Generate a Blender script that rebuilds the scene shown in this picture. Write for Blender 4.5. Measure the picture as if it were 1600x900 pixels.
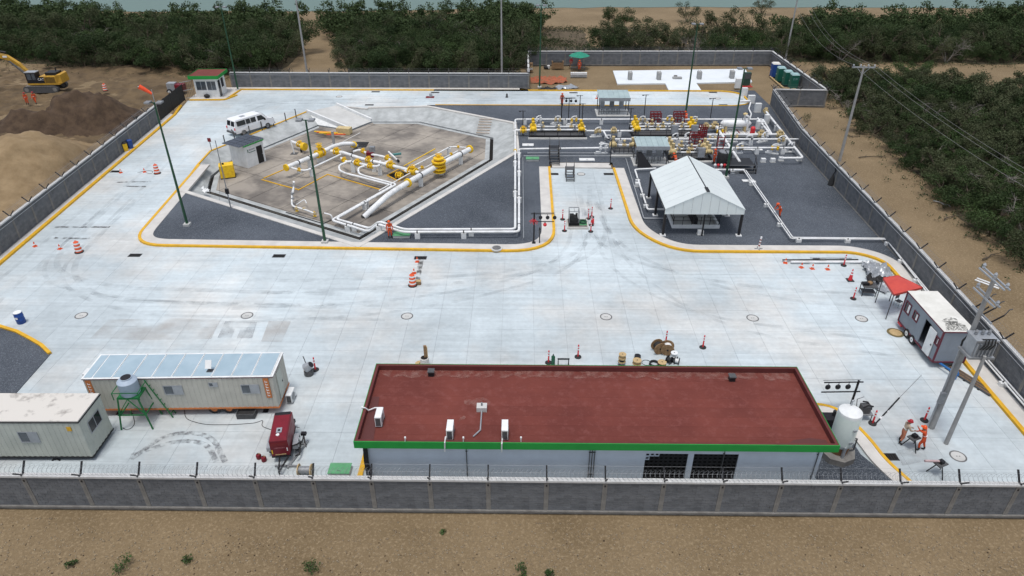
import bpy, bmesh, math, random
import numpy as np
from mathutils import Vector, Matrix, noise
from mathutils.geometry import tessellate_polygon
R = math.radians
random.seed(7); rng = np.random.default_rng(7)
scene = bpy.context.scene
COL = scene.collection
for o in list(bpy.data.objects): bpy.data.objects.remove(o)

# ------------------------------------------------------------------ camera, sky, sun, exposure
CAM_H, FPX, PITCH, YAW = 29.0, 1080.0, R(31.5), R(0.7)
cam_data = bpy.data.cameras.new('camera'); cam = bpy.data.objects.new('camera', cam_data); COL.objects.link(cam)
cam.location = (0, 0, CAM_H); cam.rotation_euler = (math.pi/2 - PITCH, 0, YAW)
cam_data.sensor_width = 36; cam_data.lens = FPX/1600*36; cam_data.clip_start = 0.5; cam_data.clip_end = 6000
scene.camera = cam
SUN_EL, SUN_AZ = R(78), R(195)         # azimuth clockwise from +Y: high, behind the camera
world = bpy.data.worlds.new('World'); scene.world = world; world.use_nodes = True
wn = world.node_tree.nodes; wl = world.node_tree.links
sky = wn.new('ShaderNodeTexSky'); sky.sky_type = 'NISHITA'; sky.sun_disc = False
sky.sun_elevation = SUN_EL; sky.sun_rotation = SUN_AZ; sky.dust_density = 2.5; sky.air_density = 1.0; sky.ozone_density = 1.0
wn['Background'].inputs['Strength'].default_value = 0.135
hsv = wn.new('ShaderNodeHueSaturation'); hsv.inputs['Saturation'].default_value = 0.55      # cloud cover greys the sky light
wl.new(sky.outputs['Color'], hsv.inputs['Color']); wl.new(hsv.outputs['Color'], wn['Background'].inputs['Color'])
sd = bpy.data.lights.new('sun', 'SUN'); sd.energy = 1.35; sd.angle = R(14); sd.color = (1.0, 0.97, 0.93)
sun = bpy.data.objects.new('sun', sd); COL.objects.link(sun)
sdir = Vector((math.sin(SUN_AZ)*math.cos(SUN_EL), math.cos(SUN_AZ)*math.cos(SUN_EL), math.sin(SUN_EL)))
sun.rotation_euler = (-sdir).to_track_quat('-Z', 'Y').to_euler(); sun.location = (0, 60, 60)
vs = scene.view_settings; vs.view_transform = 'Standard'; vs.look = 'None'; vs.exposure = 0.37; vs.gamma = 1.0
try: vs.use_curve_mapping = False
except Exception: pass

# ------------------------------------------------------------------ survey: a photo point at a known height -> site coordinates
_fw = Vector((-math.sin(YAW)*math.cos(PITCH), math.cos(YAW)*math.cos(PITCH), -math.sin(PITCH)))
_rt = Vector((math.cos(YAW), math.sin(YAW), 0)); _up = _rt.cross(_fw)
def G(px, py, z=0.0):
    d = _fw*FPX + _rt*(px-800) + _up*(450-py)
    t = (z-CAM_H)/d.z
    return Vector((d.x*t, d.y*t, z))
def GP(pts, z=0.0): return [G(x, y, z) for x, y in pts]

# ------------------------------------------------------------------ mesh builder
class MB:
    def __init__(s): s.v = []; s.f = []; s.mi = []; s.m = 0
    def add(s, vs, fs):
        o = len(s.v); s.v += [tuple(v) for v in vs]
        for f in fs: s.f.append(tuple(i+o for i in f)); s.mi.append(s.m)
        return s
    def bx(s, x0, x1, y0, y1, z0, z1):
        return s.add([(x0,y0,z0),(x1,y0,z0),(x1,y1,z0),(x0,y1,z0),(x0,y0,z1),(x1,y0,z1),(x1,y1,z1),(x0,y1,z1)],
              [(3,2,1,0),(4,5,6,7),(0,1,5,4),(1,2,6,5),(2,3,7,6),(3,0,4,7)])
    def box(s, c, d, rz=0, M=None):
        x, y, z = d[0]/2, d[1]/2, d[2]/2
        M = M or Matrix.Rotation(rz, 3, 'Z'); c = Vector(c)
        vs = [c + M @ Vector(p) for p in [(-x,-y,-z),(x,-y,-z),(x,y,-z),(-x,y,-z),(-x,-y,z),(x,-y,z),(x,y,z),(-x,y,z)]]
        return s.add(vs, [(3,2,1,0),(4,5,6,7),(0,1,5,4),(1,2,6,5),(2,3,7,6),(3,0,4,7)])
    def beam(s, p, q, w, h):
        p, q = Vector(p), Vector(q); d = q-p; L = d.length; d.normalize()
        up = Vector((0,0,1)) if abs(d.z) < 0.98 else Vector((0,1,0))
        a = d.cross(up).normalized(); b = a.cross(d)
        M = Matrix((d, a, b)).transposed()
        return s.box((p+q)/2, (L, w, h), M=M)
    def cyl(s, p, q, r, r2=None, n=10, caps=True):
        r2 = r if r2 is None else r2; p, q = Vector(p), Vector(q); d = (q-p).normalized()
        up = Vector((0,0,1)) if abs(d.z) < 0.9 else Vector((1,0,0))
        a = d.cross(up).normalized(); b = d.cross(a)
        ring = [(math.cos(2*math.pi*i/n), math.sin(2*math.pi*i/n)) for i in range(n)]
        vs = [p + (a*c+b*t)*r for c, t in ring] + [q + (a*c+b*t)*r2 for c, t in ring]
        fs = [(i, i+n, (i+1) % n+n, (i+1) % n) for i in range(n)]
        if caps: fs += [tuple(range(n)), tuple(range(2*n-1, n-1, -1))]
        return s.add(vs, fs)
    def tube(s, pts, r, n=8, closed=False):
        pts = [Vector(p) for p in pts]; N = len(pts); rr = r if isinstance(r, (list, tuple)) else [r]*N
        vs = []; prev = None
        for i, p in enumerate(pts):
            t0 = (pts[i]-pts[i-1]).normalized() if i > 0 else (pts[1]-pts[0]).normalized()
            t1 = (pts[i+1]-pts[i]).normalized() if i < N-1 else t0
            t = (t0+t1); t = t.normalized() if t.length > 1e-6 else t0
            if prev is None:
                up = Vector((0,0,1)) if abs(t.z) < 0.9 else Vector((1,0,0)); a = t.cross(up).normalized()
            else: a = (prev - t*prev.dot(t)).normalized()
            prev = a; b = t.cross(a); k = 1/max(0.5, t.dot(t0))
            for j in range(n):
                c = math.cos(2*math.pi*j/n); q = math.sin(2*math.pi*j/n); off = a*c+b*q
                if 0 < i < N-1 and k > 1.01:
                    m = (t1-t0)
                    if m.length > 1e-6: m.normalize(); off = off + m*(off.dot(m))*(k-1)
                vs.append(p+off*rr[i])
        fs = [(i*n+j, (i+1)*n+j, (i+1)*n+(j+1) % n, i*n+(j+1) % n) for i in range(N-1) for j in range(n)]
        fs += [tuple(range(n)), tuple(range(N*n-1, (N-1)*n-1, -1))]
        return s.add(vs, fs)
    def lathe(s, prof, n=14, c=(0,0,0)):
        vs = []; c = Vector(c)
        for r, z in prof:
            for j in range(n): vs.append(c+Vector((r*math.cos(2*math.pi*j/n), r*math.sin(2*math.pi*j/n), z)))
        K = len(prof)
        fs = [(i*n+j, i*n+(j+1) % n, (i+1)*n+(j+1) % n, (i+1)*n+j) for i in range(K-1) for j in range(n)]
        fs += [tuple(range(n-1, -1, -1)), tuple(range((K-1)*n, K*n))]
        return s.add(vs, fs)
    def ball(s, c, r, n=10, k=6, sc=(1,1,1)):
        c = Vector(c); prof = [(math.sin(math.pi*i/k), -math.cos(math.pi*i/k)) for i in range(k+1)]
        vs = []
        for rr, z in prof:
            for j in range(n): vs.append(c+Vector((max(rr,.02)*math.cos(2*math.pi*j/n)*r*sc[0], max(rr,.02)*math.sin(2*math.pi*j/n)*r*sc[1], z*r*sc[2])))
        fs = [(i*n+j, i*n+(j+1) % n, (i+1)*n+(j+1) % n, (i+1)*n+j) for i in range(k) for j in range(n)]
        return s.add(vs, fs)
    def prism(s, poly, z0, z1, bottom=False):
        n = len(poly); tri = tessellate_polygon([[Vector((p[0], p[1], 0)) for p in poly]])
        vs = [(p[0], p[1], z1) for p in poly] + [(p[0], p[1], z0) for p in poly]
        area = sum(poly[i][0]*poly[(i+1) % n][1]-poly[(i+1) % n][0]*poly[i][1] for i in range(n))
        def up(t):
            a, b, c = [poly[i] for i in t]
            return t if (b[0]-a[0])*(c[1]-a[1])-(b[1]-a[1])*(c[0]-a[0]) > 0 else (t[0], t[2], t[1])
        fs = [up(t) for t in tri]
        if z1-z0 > 1e-6:
            for i in range(n):
                j = (i+1) % n; fs.append((i, i+n, j+n, j) if area > 0 else (i, j, j+n, i+n))
        return s.add(vs, fs)
    def sheet(s, polys, z):                                    # polygon with holes
        loops = [[Vector((p[0], p[1], 0)) for p in pl] for pl in polys]; flat = [p for l in loops for p in l]
        fs = []
        for t in tessellate_polygon(loops):
            a, b, c = [flat[i] for i in t]
            ar = (b-a).cross(c-a).z
            if abs(ar) < 1e-9: continue
            fs.append(t if ar > 0 else (t[0], t[2], t[1]))
        return s.add([(p.x, p.y, z) for p in flat], fs)
    def strip(s, pts, a, b, z0, z1):                            # a band along an open polyline between side offsets a and b
        A = offset(pts, a); B = offset(pts, b); n = len(pts)
        vs = [(p[0],p[1],z1) for p in A]+[(p[0],p[1],z1) for p in B]+[(p[0],p[1],z0) for p in A]+[(p[0],p[1],z0) for p in B]
        fs = []
        for i in range(n-1):
            fs += [(i, i+1, n+i+1, n+i), (i, 2*n+i, 2*n+i+1, i+1), (n+i, n+i+1, 3*n+i+1, 3*n+i)]
        fs += [(0, n, 3*n, 2*n), (n-1, 3*n-1, 4*n-1, 2*n-1)]
        return s.add(vs, fs)
    def build(s, name, mats, parent=None, world=False, smooth=False, kind=None):
        if world and parent is not None:
            Mi = parent.matrix_basis.inverted()
            q = parent.parent
            if q is not None: Mi = (q.matrix_basis @ parent.matrix_basis).inverted()
            s.v = [tuple(Mi @ Vector(v)) for v in s.v]
        me = bpy.data.meshes.new(name); me.from_pydata(s.v, [], s.f)
        if not isinstance(mats, (list, tuple)): mats = [mats]
        for m in mats: me.materials.append(m)
        if len(mats) > 1: me.polygons.foreach_set('material_index', s.mi)
        if smooth:
            me.polygons.foreach_set('use_smooth', [True]*len(me.polygons)); me.set_sharp_from_angle(angle=R(40))
        me.update()
        o = bpy.data.objects.new(name, me); COL.objects.link(o)
        if parent is not None: o.parent = parent
        if kind: o['kind'] = kind
        return o
def offset(pts, d):
    out = []; P2 = [Vector((p[0], p[1])) for p in pts]
    for i, p in enumerate(P2):
        t0 = (P2[i]-P2[i-1]).normalized() if i > 0 else (P2[1]-P2[0]).normalized()
        t1 = (P2[i+1]-P2[i]).normalized() if i < len(P2)-1 else t0
        n0 = Vector((-t0.y, t0.x)); n1 = Vector((-t1.y, t1.x)); m = (n0+n1)
        m = m.normalized() if m.length > 1e-6 else n0
        out.append(p + m*d/max(0.4, m.dot(n0)))
    return out
def smooth_poly(pts, rads, seg=6):                              # round the corners of an open polyline
    P2 = [Vector((p[0], p[1])) for p in pts]; out = [P2[0]]
    for i in range(1, len(P2)-1):
        a, b, c = P2[i-1], P2[i], P2[i+1]; r = rads[i] if isinstance(rads, (list, tuple)) else rads
        if r <= 0: out.append(b); continue
        l = min(r, (a-b).length*.48, (c-b).length*.48)
        p0 = b+(a-b).normalized()*l; p1 = b+(c-b).normalized()*l
        for k in range(seg+1):
            t = k/seg; out.append(p0*(1-t)**2 + b*2*t*(1-t) + p1*t*t)
    out.append(P2[-1]); return out
def np_mesh(name, V, F, mat):                                   # fast mesh from arrays, F is (n,3) or (n,4)
    me = bpy.data.meshes.new(name); n, k = F.shape
    me.vertices.add(len(V)); me.vertices.foreach_set('co', V.astype(np.float32).ravel())
    me.loops.add(n*k); me.loops.foreach_set('vertex_index', F.astype(np.int32).ravel())
    me.polygons.add(n); me.polygons.foreach_set('loop_start', (np.arange(n)*k).astype(np.int32))
    me.update(calc_edges=True); me.validate()
    if mat: me.materials.append(mat)
    return me
def obj(name, me, parent=None, kind=None, loc=None):
    o = bpy.data.objects.new(name, me); COL.objects.link(o)
    if parent is not None: o.parent = parent
    if kind: o['kind'] = kind
    if loc is not None: o.location = loc
    return o
def tag(o, label, cat, group=None):
    o['label'] = label; o['category'] = cat
    if group: o['group'] = group
    return o
def thing(name, label, cat, loc=(0,0,0), rz=0, group=None):
    o = bpy.data.objects.new(name, None); COL.objects.link(o); o.empty_display_size = 0.2
    o.location = loc; o.rotation_euler = (0, 0, rz)
    o.matrix_basis = Matrix.Translation(Vector(loc)) @ Matrix.Rotation(rz, 4, 'Z')
    return tag(o, label, cat, group)
def copy_tree(o, loc=None, rz=None, label=None, parent=None, scale=None):
    c = o.copy(); COL.objects.link(c); c.parent = parent
    if loc is not None: c.location = loc
    if rz is not None: c.rotation_euler = (0, 0, rz)
    if scale is not None: c.scale = scale
    if label: c['label'] = label
    for ch in o.children: copy_tree(ch, parent=c)
    return c
def struct(o): o['kind'] = 'structure'; return o
def ang(a, b): return math.atan2(b[1]-a[1], b[0]-a[0])

# ------------------------------------------------------------------ materials
MATS = {}
def mat(name, c, c2=None, scale=3.0, rough=0.8, bump=0.0, bscale=40.0, metal=0.0, detail=5, speck=None, spec=0.3, lo=.35, hi=.65, trans=0.0, rand=0.0):
    if name in MATS: return MATS[name]
    m = bpy.data.materials.new(name); m.use_nodes = True; nt = m.node_tree; N = nt.nodes; L = nt.links
    b = N['Principled BSDF']; b.inputs['Roughness'].default_value = rough; b.inputs['Metallic'].default_value = metal
    b.inputs['Specular IOR Level'].default_value = spec
    b.inputs['Base Color'].default_value = (*c, 1)
    tc = N.new('ShaderNodeTexCoord'); sock = None
    if c2 is not None:
        t = N.new('ShaderNodeTexNoise'); t.inputs['Scale'].default_value = scale; t.inputs['Detail'].default_value = detail; t.inputs['Roughness'].default_value = .62
        L.new(tc.outputs['Object'], t.inputs['Vector'])
        mr = N.new('ShaderNodeMapRange'); mr.inputs['From Min'].default_value = lo; mr.inputs['From Max'].default_value = hi
        L.new(t.outputs['Fac'], mr.inputs['Value'])
        mx = N.new('ShaderNodeMix'); mx.data_type = 'RGBA'; mx.inputs['A'].default_value = (*c, 1); mx.inputs['B'].default_value = (*c2, 1)
        L.new(mr.outputs['Result'], mx.inputs['Factor']); sock = mx.outputs['Result']
    if speck is not None:                                       # (scale, colour, amount): small grains
        v = N.new('ShaderNodeTexNoise'); v.inputs['Scale'].default_value = speck[0]; v.inputs['Detail'].default_value = 3; v.inputs['Roughness'].default_value = .8
        L.new(tc.outputs['Object'], v.inputs['Vector'])
        mr = N.new('ShaderNodeMapRange'); mr.inputs['From Min'].default_value = .5; mr.inputs['From Max'].default_value = .72; mr.inputs['To Max'].default_value = speck[2]
        L.new(v.outputs['Fac'], mr.inputs['Value'])
        mx = N.new('ShaderNodeMix'); mx.data_type = 'RGBA'; mx.inputs['A'].default_value = (*c, 1); mx.inputs['B'].default_value = (*speck[1], 1)
        if sock: L.new(sock, mx.inputs['A'])
        L.new(mr.outputs['Result'], mx.inputs['Factor']); sock = mx.outputs['Result']
    if rand > 0:
        oi = N.new('ShaderNodeObjectInfo'); hs = N.new('ShaderNodeHueSaturation'); hs.inputs['Color'].default_value = (*c, 1)
        mr = N.new('ShaderNodeMapRange'); mr.inputs['To Min'].default_value = 1-rand; mr.inputs['To Max'].default_value = 1+rand
        L.new(oi.outputs['Random'], mr.inputs['Value']); L.new(mr.outputs['Result'], hs.inputs['Value'])
        if sock: L.new(sock, hs.inputs['Color'])
        sock = hs.outputs['Color']
    if sock: L.new(sock, b.inputs['Base Color'])
    if bump > 0:
        t2 = N.new('ShaderNodeTexNoise'); t2.inputs['Scale'].default_value = bscale; t2.inputs['Detail'].default_value = 4
        L.new(tc.outputs['Object'], t2.inputs['Vector'])
        bp = N.new('ShaderNodeBump'); bp.inputs['Strength'].default_value = bump; bp.inputs['Distance'].default_value = .05
        L.new(t2.outputs['Fac'], bp.inputs['Height']); L.new(bp.outputs['Normal'], b.inputs['Normal'])
    if trans > 0: b.inputs['Transmission Weight'].default_value = trans
    MATS[name] = m; return m
M_dirt = mat('dirt', (.235,.172,.098), (.135,.095,.050), .12, .95, .9, 7, speck=(6, (.32,.245,.15), .9), detail=12, lo=.3, hi=.7)
M_mound = mat('mound_soil', (.29,.21,.118), (.20,.138,.073), .6, .95, .7, 5, speck=(6, (.24,.18,.11), .5), detail=8)
M_rut = mat('rutted_soil', (.165,.115,.062), (.075,.052,.030), .45, .95, 1.0, 5, detail=12, lo=.32, hi=.7)
M_dark = mat('dark_soil', (.048,.031,.020), (.088,.058,.036), 1.2, .95, .9, 4, detail=8)
M_under = mat('undergrowth', (.055,.050,.028), (.10,.078,.048), .5, .95, .8, 5, detail=8)
M_gravel = mat('gravel', (.042,.051,.064), (.084,.097,.116), .13, .9, .9, 22, speck=(13, (.24,.26,.29), .8), detail=8)
M_conc2 = mat('pale_concrete', (.55,.55,.53), (.45,.45,.43), .6, .85, .15, 20, detail=8)
M_band = mat('kerb_walk_concrete', (.60,.58,.54), (.50,.48,.45), .8, .85, .15, 20, detail=8)
M_slope = mat('basin_slope_concrete', (.45,.47,.465), (.30,.315,.31), .9, .85, .2, 10, detail=9)
M_floor = mat('stained_floor', (.325,.29,.245), (.16,.143,.125), .22, .85, .15, 12, detail=12, rand=.10, lo=.42, hi=.60)
M_yel = mat('yellow_paint', (.72,.41,.02), (.58,.32,.025), 2.0, .6, .1, 20)
M_pyel = mat('yellow_pipe_paint', (.86,.56,.02), (.66,.40,.02), 3, .5, detail=8)
M_cream = mat('cream_paint', (.62,.50,.26), (.52,.40,.20), 5, .5)
M_white = mat('white_paint', (.78,.79,.78), (.64,.65,.64), 1.6, .5, detail=8)
M_pipe = mat('white_pipe_paint', (.80,.81,.81), (.62,.625,.61), 1.2, .45, detail=9)
M_black = mat('black_metal', (.015,.015,.017), None, rough=.5)
M_dgrey = mat('dark_grey_metal', (.06,.062,.065), (.10,.10,.10), 8, .5)
M_grey = mat('grey_metal', (.30,.31,.32), (.22,.23,.24), 5, .5, metal=.3)
M_galv = mat('galvanised_metal', (.42,.44,.46), (.34,.36,.38), 3, .45, metal=.4)
M_block = mat('grey_block', (.158,.165,.174), (.120,.127,.136), 1.2, .95, .4, 25, speck=(3, (.165,.17,.175), .4), detail=8)
def block_tones(m, bw, bh):                                     # each block a slightly different grey
    nt = m.node_tree; N = nt.nodes; L = nt.links; b = N['Principled BSDF']; src = b.inputs['Base Color'].links[0].from_socket
    tc = N.new('ShaderNodeTexCoord'); mp = N.new('ShaderNodeMapping'); mp.inputs['Scale'].default_value = (1/bw, 0, 1/bh); L.new(tc.outputs['Object'], mp.inputs['Vector'])
    fl = N.new('ShaderNodeVectorMath'); fl.operation = 'FLOOR'; L.new(mp.outputs['Vector'], fl.inputs[0]); wn_ = N.new('ShaderNodeTexWhiteNoise'); wn_.noise_dimensions = '3D'; L.new(fl.outputs[0], wn_.inputs['Vector'])
    mr = N.new('ShaderNodeMapRange'); mr.inputs['To Min'].default_value = .86; mr.inputs['To Max'].default_value = 1.12; L.new(wn_.outputs['Value'], mr.inputs['Value'])
    vm = N.new('ShaderNodeVectorMath'); vm.operation = 'SCALE'; L.new(src, vm.inputs[0]); L.new(mr.outputs['Result'], vm.inputs['Scale']); L.new(vm.outputs[0], b.inputs['Base Color'])
block_tones(M_block, .40, .205)
M_mortar = mat('mortar', (.13,.13,.13), (.19,.19,.185), 2, .95)
M_pillar = mat('grey_pillar_concrete', (.24,.232,.215), (.155,.148,.138), 1.5, .9, .3, 20, detail=8)
M_coping = mat('white_coping', (.66,.66,.65), (.48,.48,.47), 1.0, .8, .1, 20, detail=8)
M_red_roof = mat('red_membrane', (.165,.041,.030), (.122,.029,.022), .3, .85, .1, 30, speck=(2.2, (.235,.085,.075), .35), detail=9, rand=.06)
M_red_par = mat('red_parapet', (.125,.03,.027), (.10,.024,.022), 1, .7)
M_green = mat('green_fascia', (.02,.28,.05), (.018,.24,.045), 1, .5)
M_wallw = mat('painted_wall', (.62,.69,.75), (.55,.61,.665), .7, .8, .05, 20, detail=8)
M_gpole = mat('green_pole_paint', (.026,.082,.045), (.020,.066,.036), 2, .5)
M_gstand = mat('green_stand_paint', (.02,.17,.05), (.015,.12,.04), 4, .5)
M_gplate = mat('green_cover_plate', (.11,.34,.16), (.09,.28,.13), 2, .6)
M_cpole = mat('pole_concrete', (.36,.36,.35), (.27,.27,.265), 1.2, .85, .1, 20)
M_tarp_g = mat('green_tarp', (.02,.25,.16), (.015,.19,.12), 2, .6)
M_orange = mat('orange_plastic', (.72,.11,.03), (.62,.09,.03), 3, .55)
M_red = mat('red_plastic', (.66,.04,.05), (.55,.035,.04), 3, .55)
M_wstripe = mat('white_reflective', (.78,.78,.78), None, rough=.5)
M_rubber = mat('black_rubber', (.022,.022,.023), (.035,.035,.035), 5, .8)
M_rframe = mat('dark_red_steel', (.22,.02,.022), (.15,.015,.018), 4, .55)
M_glass = mat('dark_glass', (.015,.018,.022), None, rough=.12, spec=.6)
M_glassg = mat('grey_glass', (.10,.12,.14), (.06,.07,.08), 2, .15, spec=.6)
M_vanw = mat('van_white', (.80,.81,.82), None, rough=.3, spec=.5)
M_beige = mat('beige_siding', (.49,.48,.42), (.42,.41,.36), .8, .7, detail=7)
M_beige2 = mat('pale_green_siding', (.50,.52,.46), (.42,.44,.39), .8, .7, detail=7)
M_cream_roof = mat('stained_cream_roof', (.60,.57,.52), (.22,.20,.18), 1.1, .85, .1, 20, detail=9, lo=.55, hi=.72)
M_wroof = mat('worn_white_roof', (.70,.69,.64), (.58,.57,.52), 1.2, .8, detail=8)
M_blueroof = mat('pale_blue_sheet', (.36,.46,.52), (.30,.40,.46), .8, .5, detail=8)
M_obrown = mat('orange_trim', (.55,.19,.06), (.45,.15,.05), 3, .6)
M_cgrey = mat('caravan_grey', (.235,.265,.30), (.20,.225,.255), 1, .6, detail=6)
M_maroon = mat('maroon_trim', (.12,.02,.035), None, rough=.5)
M_bluep = mat('blue_plastic', (.02,.07,.28), (.018,.06,.24), 3, .45)
M_bluebar = mat('blue_paint', (.03,.16,.42), None, rough=.5)
M_tank = mat('pale_tank_plastic', (.40,.47,.55), (.34,.41,.49), 2, .45)
M_vessel = mat('pale_green_tank_paint', (.60,.67,.62), (.70,.76,.71), .8, .3)
M_redtarp = mat('red_tarp', (.55,.075,.055), (.48,.06,.05), 2, .6)
M_silver = mat('silver_sheeting', (.40,.42,.44), (.27,.29,.31), 3, .35, metal=.3)
M_wood = mat('wood', (.30,.19,.10), (.20,.12,.06), 6, .8)
M_pwood = mat('pale_wood', (.52,.38,.20), (.42,.30,.15), 6, .8)
M_skin = mat('skin', (.32,.18,.12), None, rough=.6)
M_overall = mat('orange_overall', (.62,.085,.025), (.52,.07,.02), 6, .85)
M_overall2 = mat('faded_overall', (.55,.21,.12), (.46,.17,.10), 6, .85)
M_khaki = mat('khaki_shirt', (.42,.34,.26), None, rough=.9)
M_boot = mat('boot_leather', (.03,.022,.018), None, rough=.7)
M_catyel = mat('excavator_yellow', (.52,.30,.035), (.42,.23,.03), 2, .5)
M_bark = mat('bark', (.10,.08,.06), (.07,.055,.04), 4, .95)
M_twig = mat('bare_twig', (.21,.19,.165), (.14,.125,.11), 4, .95)
M_canopy = mat('canopy_sheet', (.64,.69,.68), (.60,.645,.64), .6, .5, detail=6, rand=.01)
M_teal = mat('shelter_sheet', (.36,.45,.45), (.30,.38,.39), 1, .5, rand=.04)
M_solar = mat('solar_cell', (.012,.016,.028), (.018,.022,.036), 3, .2, spec=.6)
M_genred = mat('generator_red', (.19,.012,.022), (.15,.01,.018), 2, .4)
M_mesh_o = mat('orange_mesh', (.42,.10,.05), (.22,.11,.06), 2, .9)
M_dkgate = mat('dark_screen', (.022,.020,.018), (.03,.028,.025), 3, .9)
M_stone = mat('pale_stone', (.34,.28,.20), (.22,.17,.115), 1.5, .9)
M_stain = mat('dark_wet_stain', (.10,.032,.028), None, rough=.5)
M_tgreen = mat('toilet_green', (.015,.12,.085), (.012,.10,.07), 2, .5)
M_tgreen_l = mat('toilet_roof', (.30,.45,.45), None, rough=.5)
M_tblue = mat('toilet_blue', (.02,.07,.26), None, rough=.5)
M_wire = mat('steel_wire', (.22,.23,.24), None, rough=.5, metal=.4)
M_cable = mat('power_cable', (.22,.22,.21), None, rough=.6)
M_cop = mat('copper_cable', (.22,.11,.05), None, rough=.6)
M_mud = mat('muddy_iron', (.13,.10,.045), (.19,.16,.08), 4, .9)
M_manh = mat('cast_iron', (.17,.17,.17), (.11,.11,.11), 4, .8)
M_mortarw = mat('pale_block', (.72,.73,.72), (.62,.63,.62), 2, .85)
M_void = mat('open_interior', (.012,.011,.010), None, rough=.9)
M_signtxt = mat('sign_lettering', (.04,.12,.08), None, rough=.7)

def leaf_mat(name, c1, c2):
    m = bpy.data.materials.new(name); m.use_nodes = True; nt = m.node_tree; N = nt.nodes; L = nt.links
    b = N['Principled BSDF']; b.inputs['Roughness'].default_value = .75; b.inputs['Specular IOR Level'].default_value = .15
    tc = N.new('ShaderNodeTexCoord'); t = N.new('ShaderNodeTexNoise'); t.inputs['Scale'].default_value = .9; t.inputs['Detail'].default_value = 4
    L.new(tc.outputs['Object'], t.inputs['Vector'])
    oi = N.new('ShaderNodeObjectInfo'); ad = N.new('ShaderNodeMath'); ad.operation = 'MULTIPLY_ADD'; ad.inputs[1].default_value = .5; ad.inputs[2].default_value = -.25
    L.new(oi.outputs['Random'], ad.inputs[0])
    a2 = N.new('ShaderNodeMath'); a2.operation = 'ADD'; L.new(ad.outputs[0], a2.inputs[0]); L.new(t.outputs['Fac'], a2.inputs[1])
    mr = N.new('ShaderNodeMapRange'); mr.inputs['From Min'].default_value = .25; mr.inputs['From Max'].default_value = .75; L.new(a2.outputs[0], mr.inputs['Value'])
    mx = N.new('ShaderNodeMix'); mx.data_type = 'RGBA'; mx.inputs['A'].default_value = (*c1, 1); mx.inputs['B'].default_value = (*c2, 1)
    L.new(mr.outputs['Result'], mx.inputs['Factor']); L.new(mx.outputs['Result'], b.inputs['Base Color'])
    return m
M_leaf = leaf_mat('leaf_dark', (.022,.040,.013), (.047,.071,.026))
M_leaf2 = leaf_mat('leaf_olive', (.038,.051,.021), (.076,.087,.043))
M_leaf3 = leaf_mat('leaf_fresh', (.034,.062,.018), (.064,.102,.034))

def yard_mat(gx, gy, x0, y0):                                   # each slab its own tone, broom streaks and stains
    m = bpy.data.materials.new('yard_concrete'); m.use_nodes = True; nt = m.node_tree; N = nt.nodes; L = nt.links
    b = N['Principled BSDF']; b.inputs['Roughness'].default_value = .8; b.inputs['Specular IOR Level'].default_value = .25
    g = N.new('ShaderNodeTexCoord')
    def mp(v, sc, loc=(0,0,0)):
        n = N.new('ShaderNodeMapping'); n.inputs['Scale'].default_value = sc; n.inputs['Location'].default_value = loc; L.new(v, n.inputs['Vector']); return n.outputs['Vector']
    pos = g.outputs['Object']
    fl = N.new('ShaderNodeVectorMath'); fl.operation = 'FLOOR'; L.new(mp(pos, (1/gx,1/gy,0), (-x0/gx,-y0/gy,0)), fl.inputs[0])
    wnz = N.new('ShaderNodeTexWhiteNoise'); wnz.noise_dimensions = '2D'; L.new(fl.outputs[0], wnz.inputs['Vector'])
    def noi(sc, det, v=pos, ro=.6):
        t = N.new('ShaderNodeTexNoise'); t.inputs['Scale'].default_value = sc; t.inputs['Detail'].default_value = det; t.inputs['Roughness'].default_value = ro; L.new(v, t.inputs['Vector']); return t.outputs['Fac']
    def mr(v, a, c, lo, hi):
        n = N.new('ShaderNodeMapRange'); n.inputs['From Min'].default_value = a; n.inputs['From Max'].default_value = c; n.inputs['To Min'].default_value = lo; n.inputs['To Max'].default_value = hi; L.new(v, n.inputs['Value']); return n.outputs['Result']
    def mul(a, c):
        n = N.new('ShaderNodeMath'); n.operation = 'MULTIPLY'; L.new(a, n.inputs[0]); L.new(c, n.inputs[1]); return n.outputs[0]
    tone = mr(wnz.outputs['Value'], 0, 1, .955, 1.03)
    big = mr(noi(.055, 9, ro=.68), .36, .62, .70, 1.05)
    streak = mr(noi(1, 6, mp(pos, (.12, 2.2, 1))), .3, .7, .88, 1.06)
    fine = mr(noi(2.5, 8), .3, .7, .92, 1.05)
    f = mul(mul(tone, big), mul(streak, fine))
    warm = N.new('ShaderNodeMix'); warm.data_type = 'RGBA'; warm.inputs['A'].default_value = (.565,.632,.655,1); warm.inputs['B'].default_value = (.625,.635,.615,1)
    L.new(mr(noi(.11, 4, mp(pos, (1,1,1), (31,7,0))), .47, .66, 0, 1), warm.inputs['Factor'])
    vm = N.new('ShaderNodeVectorMath'); vm.operation = 'SCALE'; L.new(warm.outputs['Result'], vm.inputs[0]); L.new(f, vm.inputs['Scale'])
    L.new(vm.outputs[0], b.inputs['Base Color'])
    bp = N.new('ShaderNodeBump'); bp.inputs['Strength'].default_value = .1; bp.inputs['Distance'].default_value = .02; L.new(noi(30, 3), bp.inputs['Height']); L.new(bp.outputs['Normal'], b.inputs['Normal'])
    return m
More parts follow.
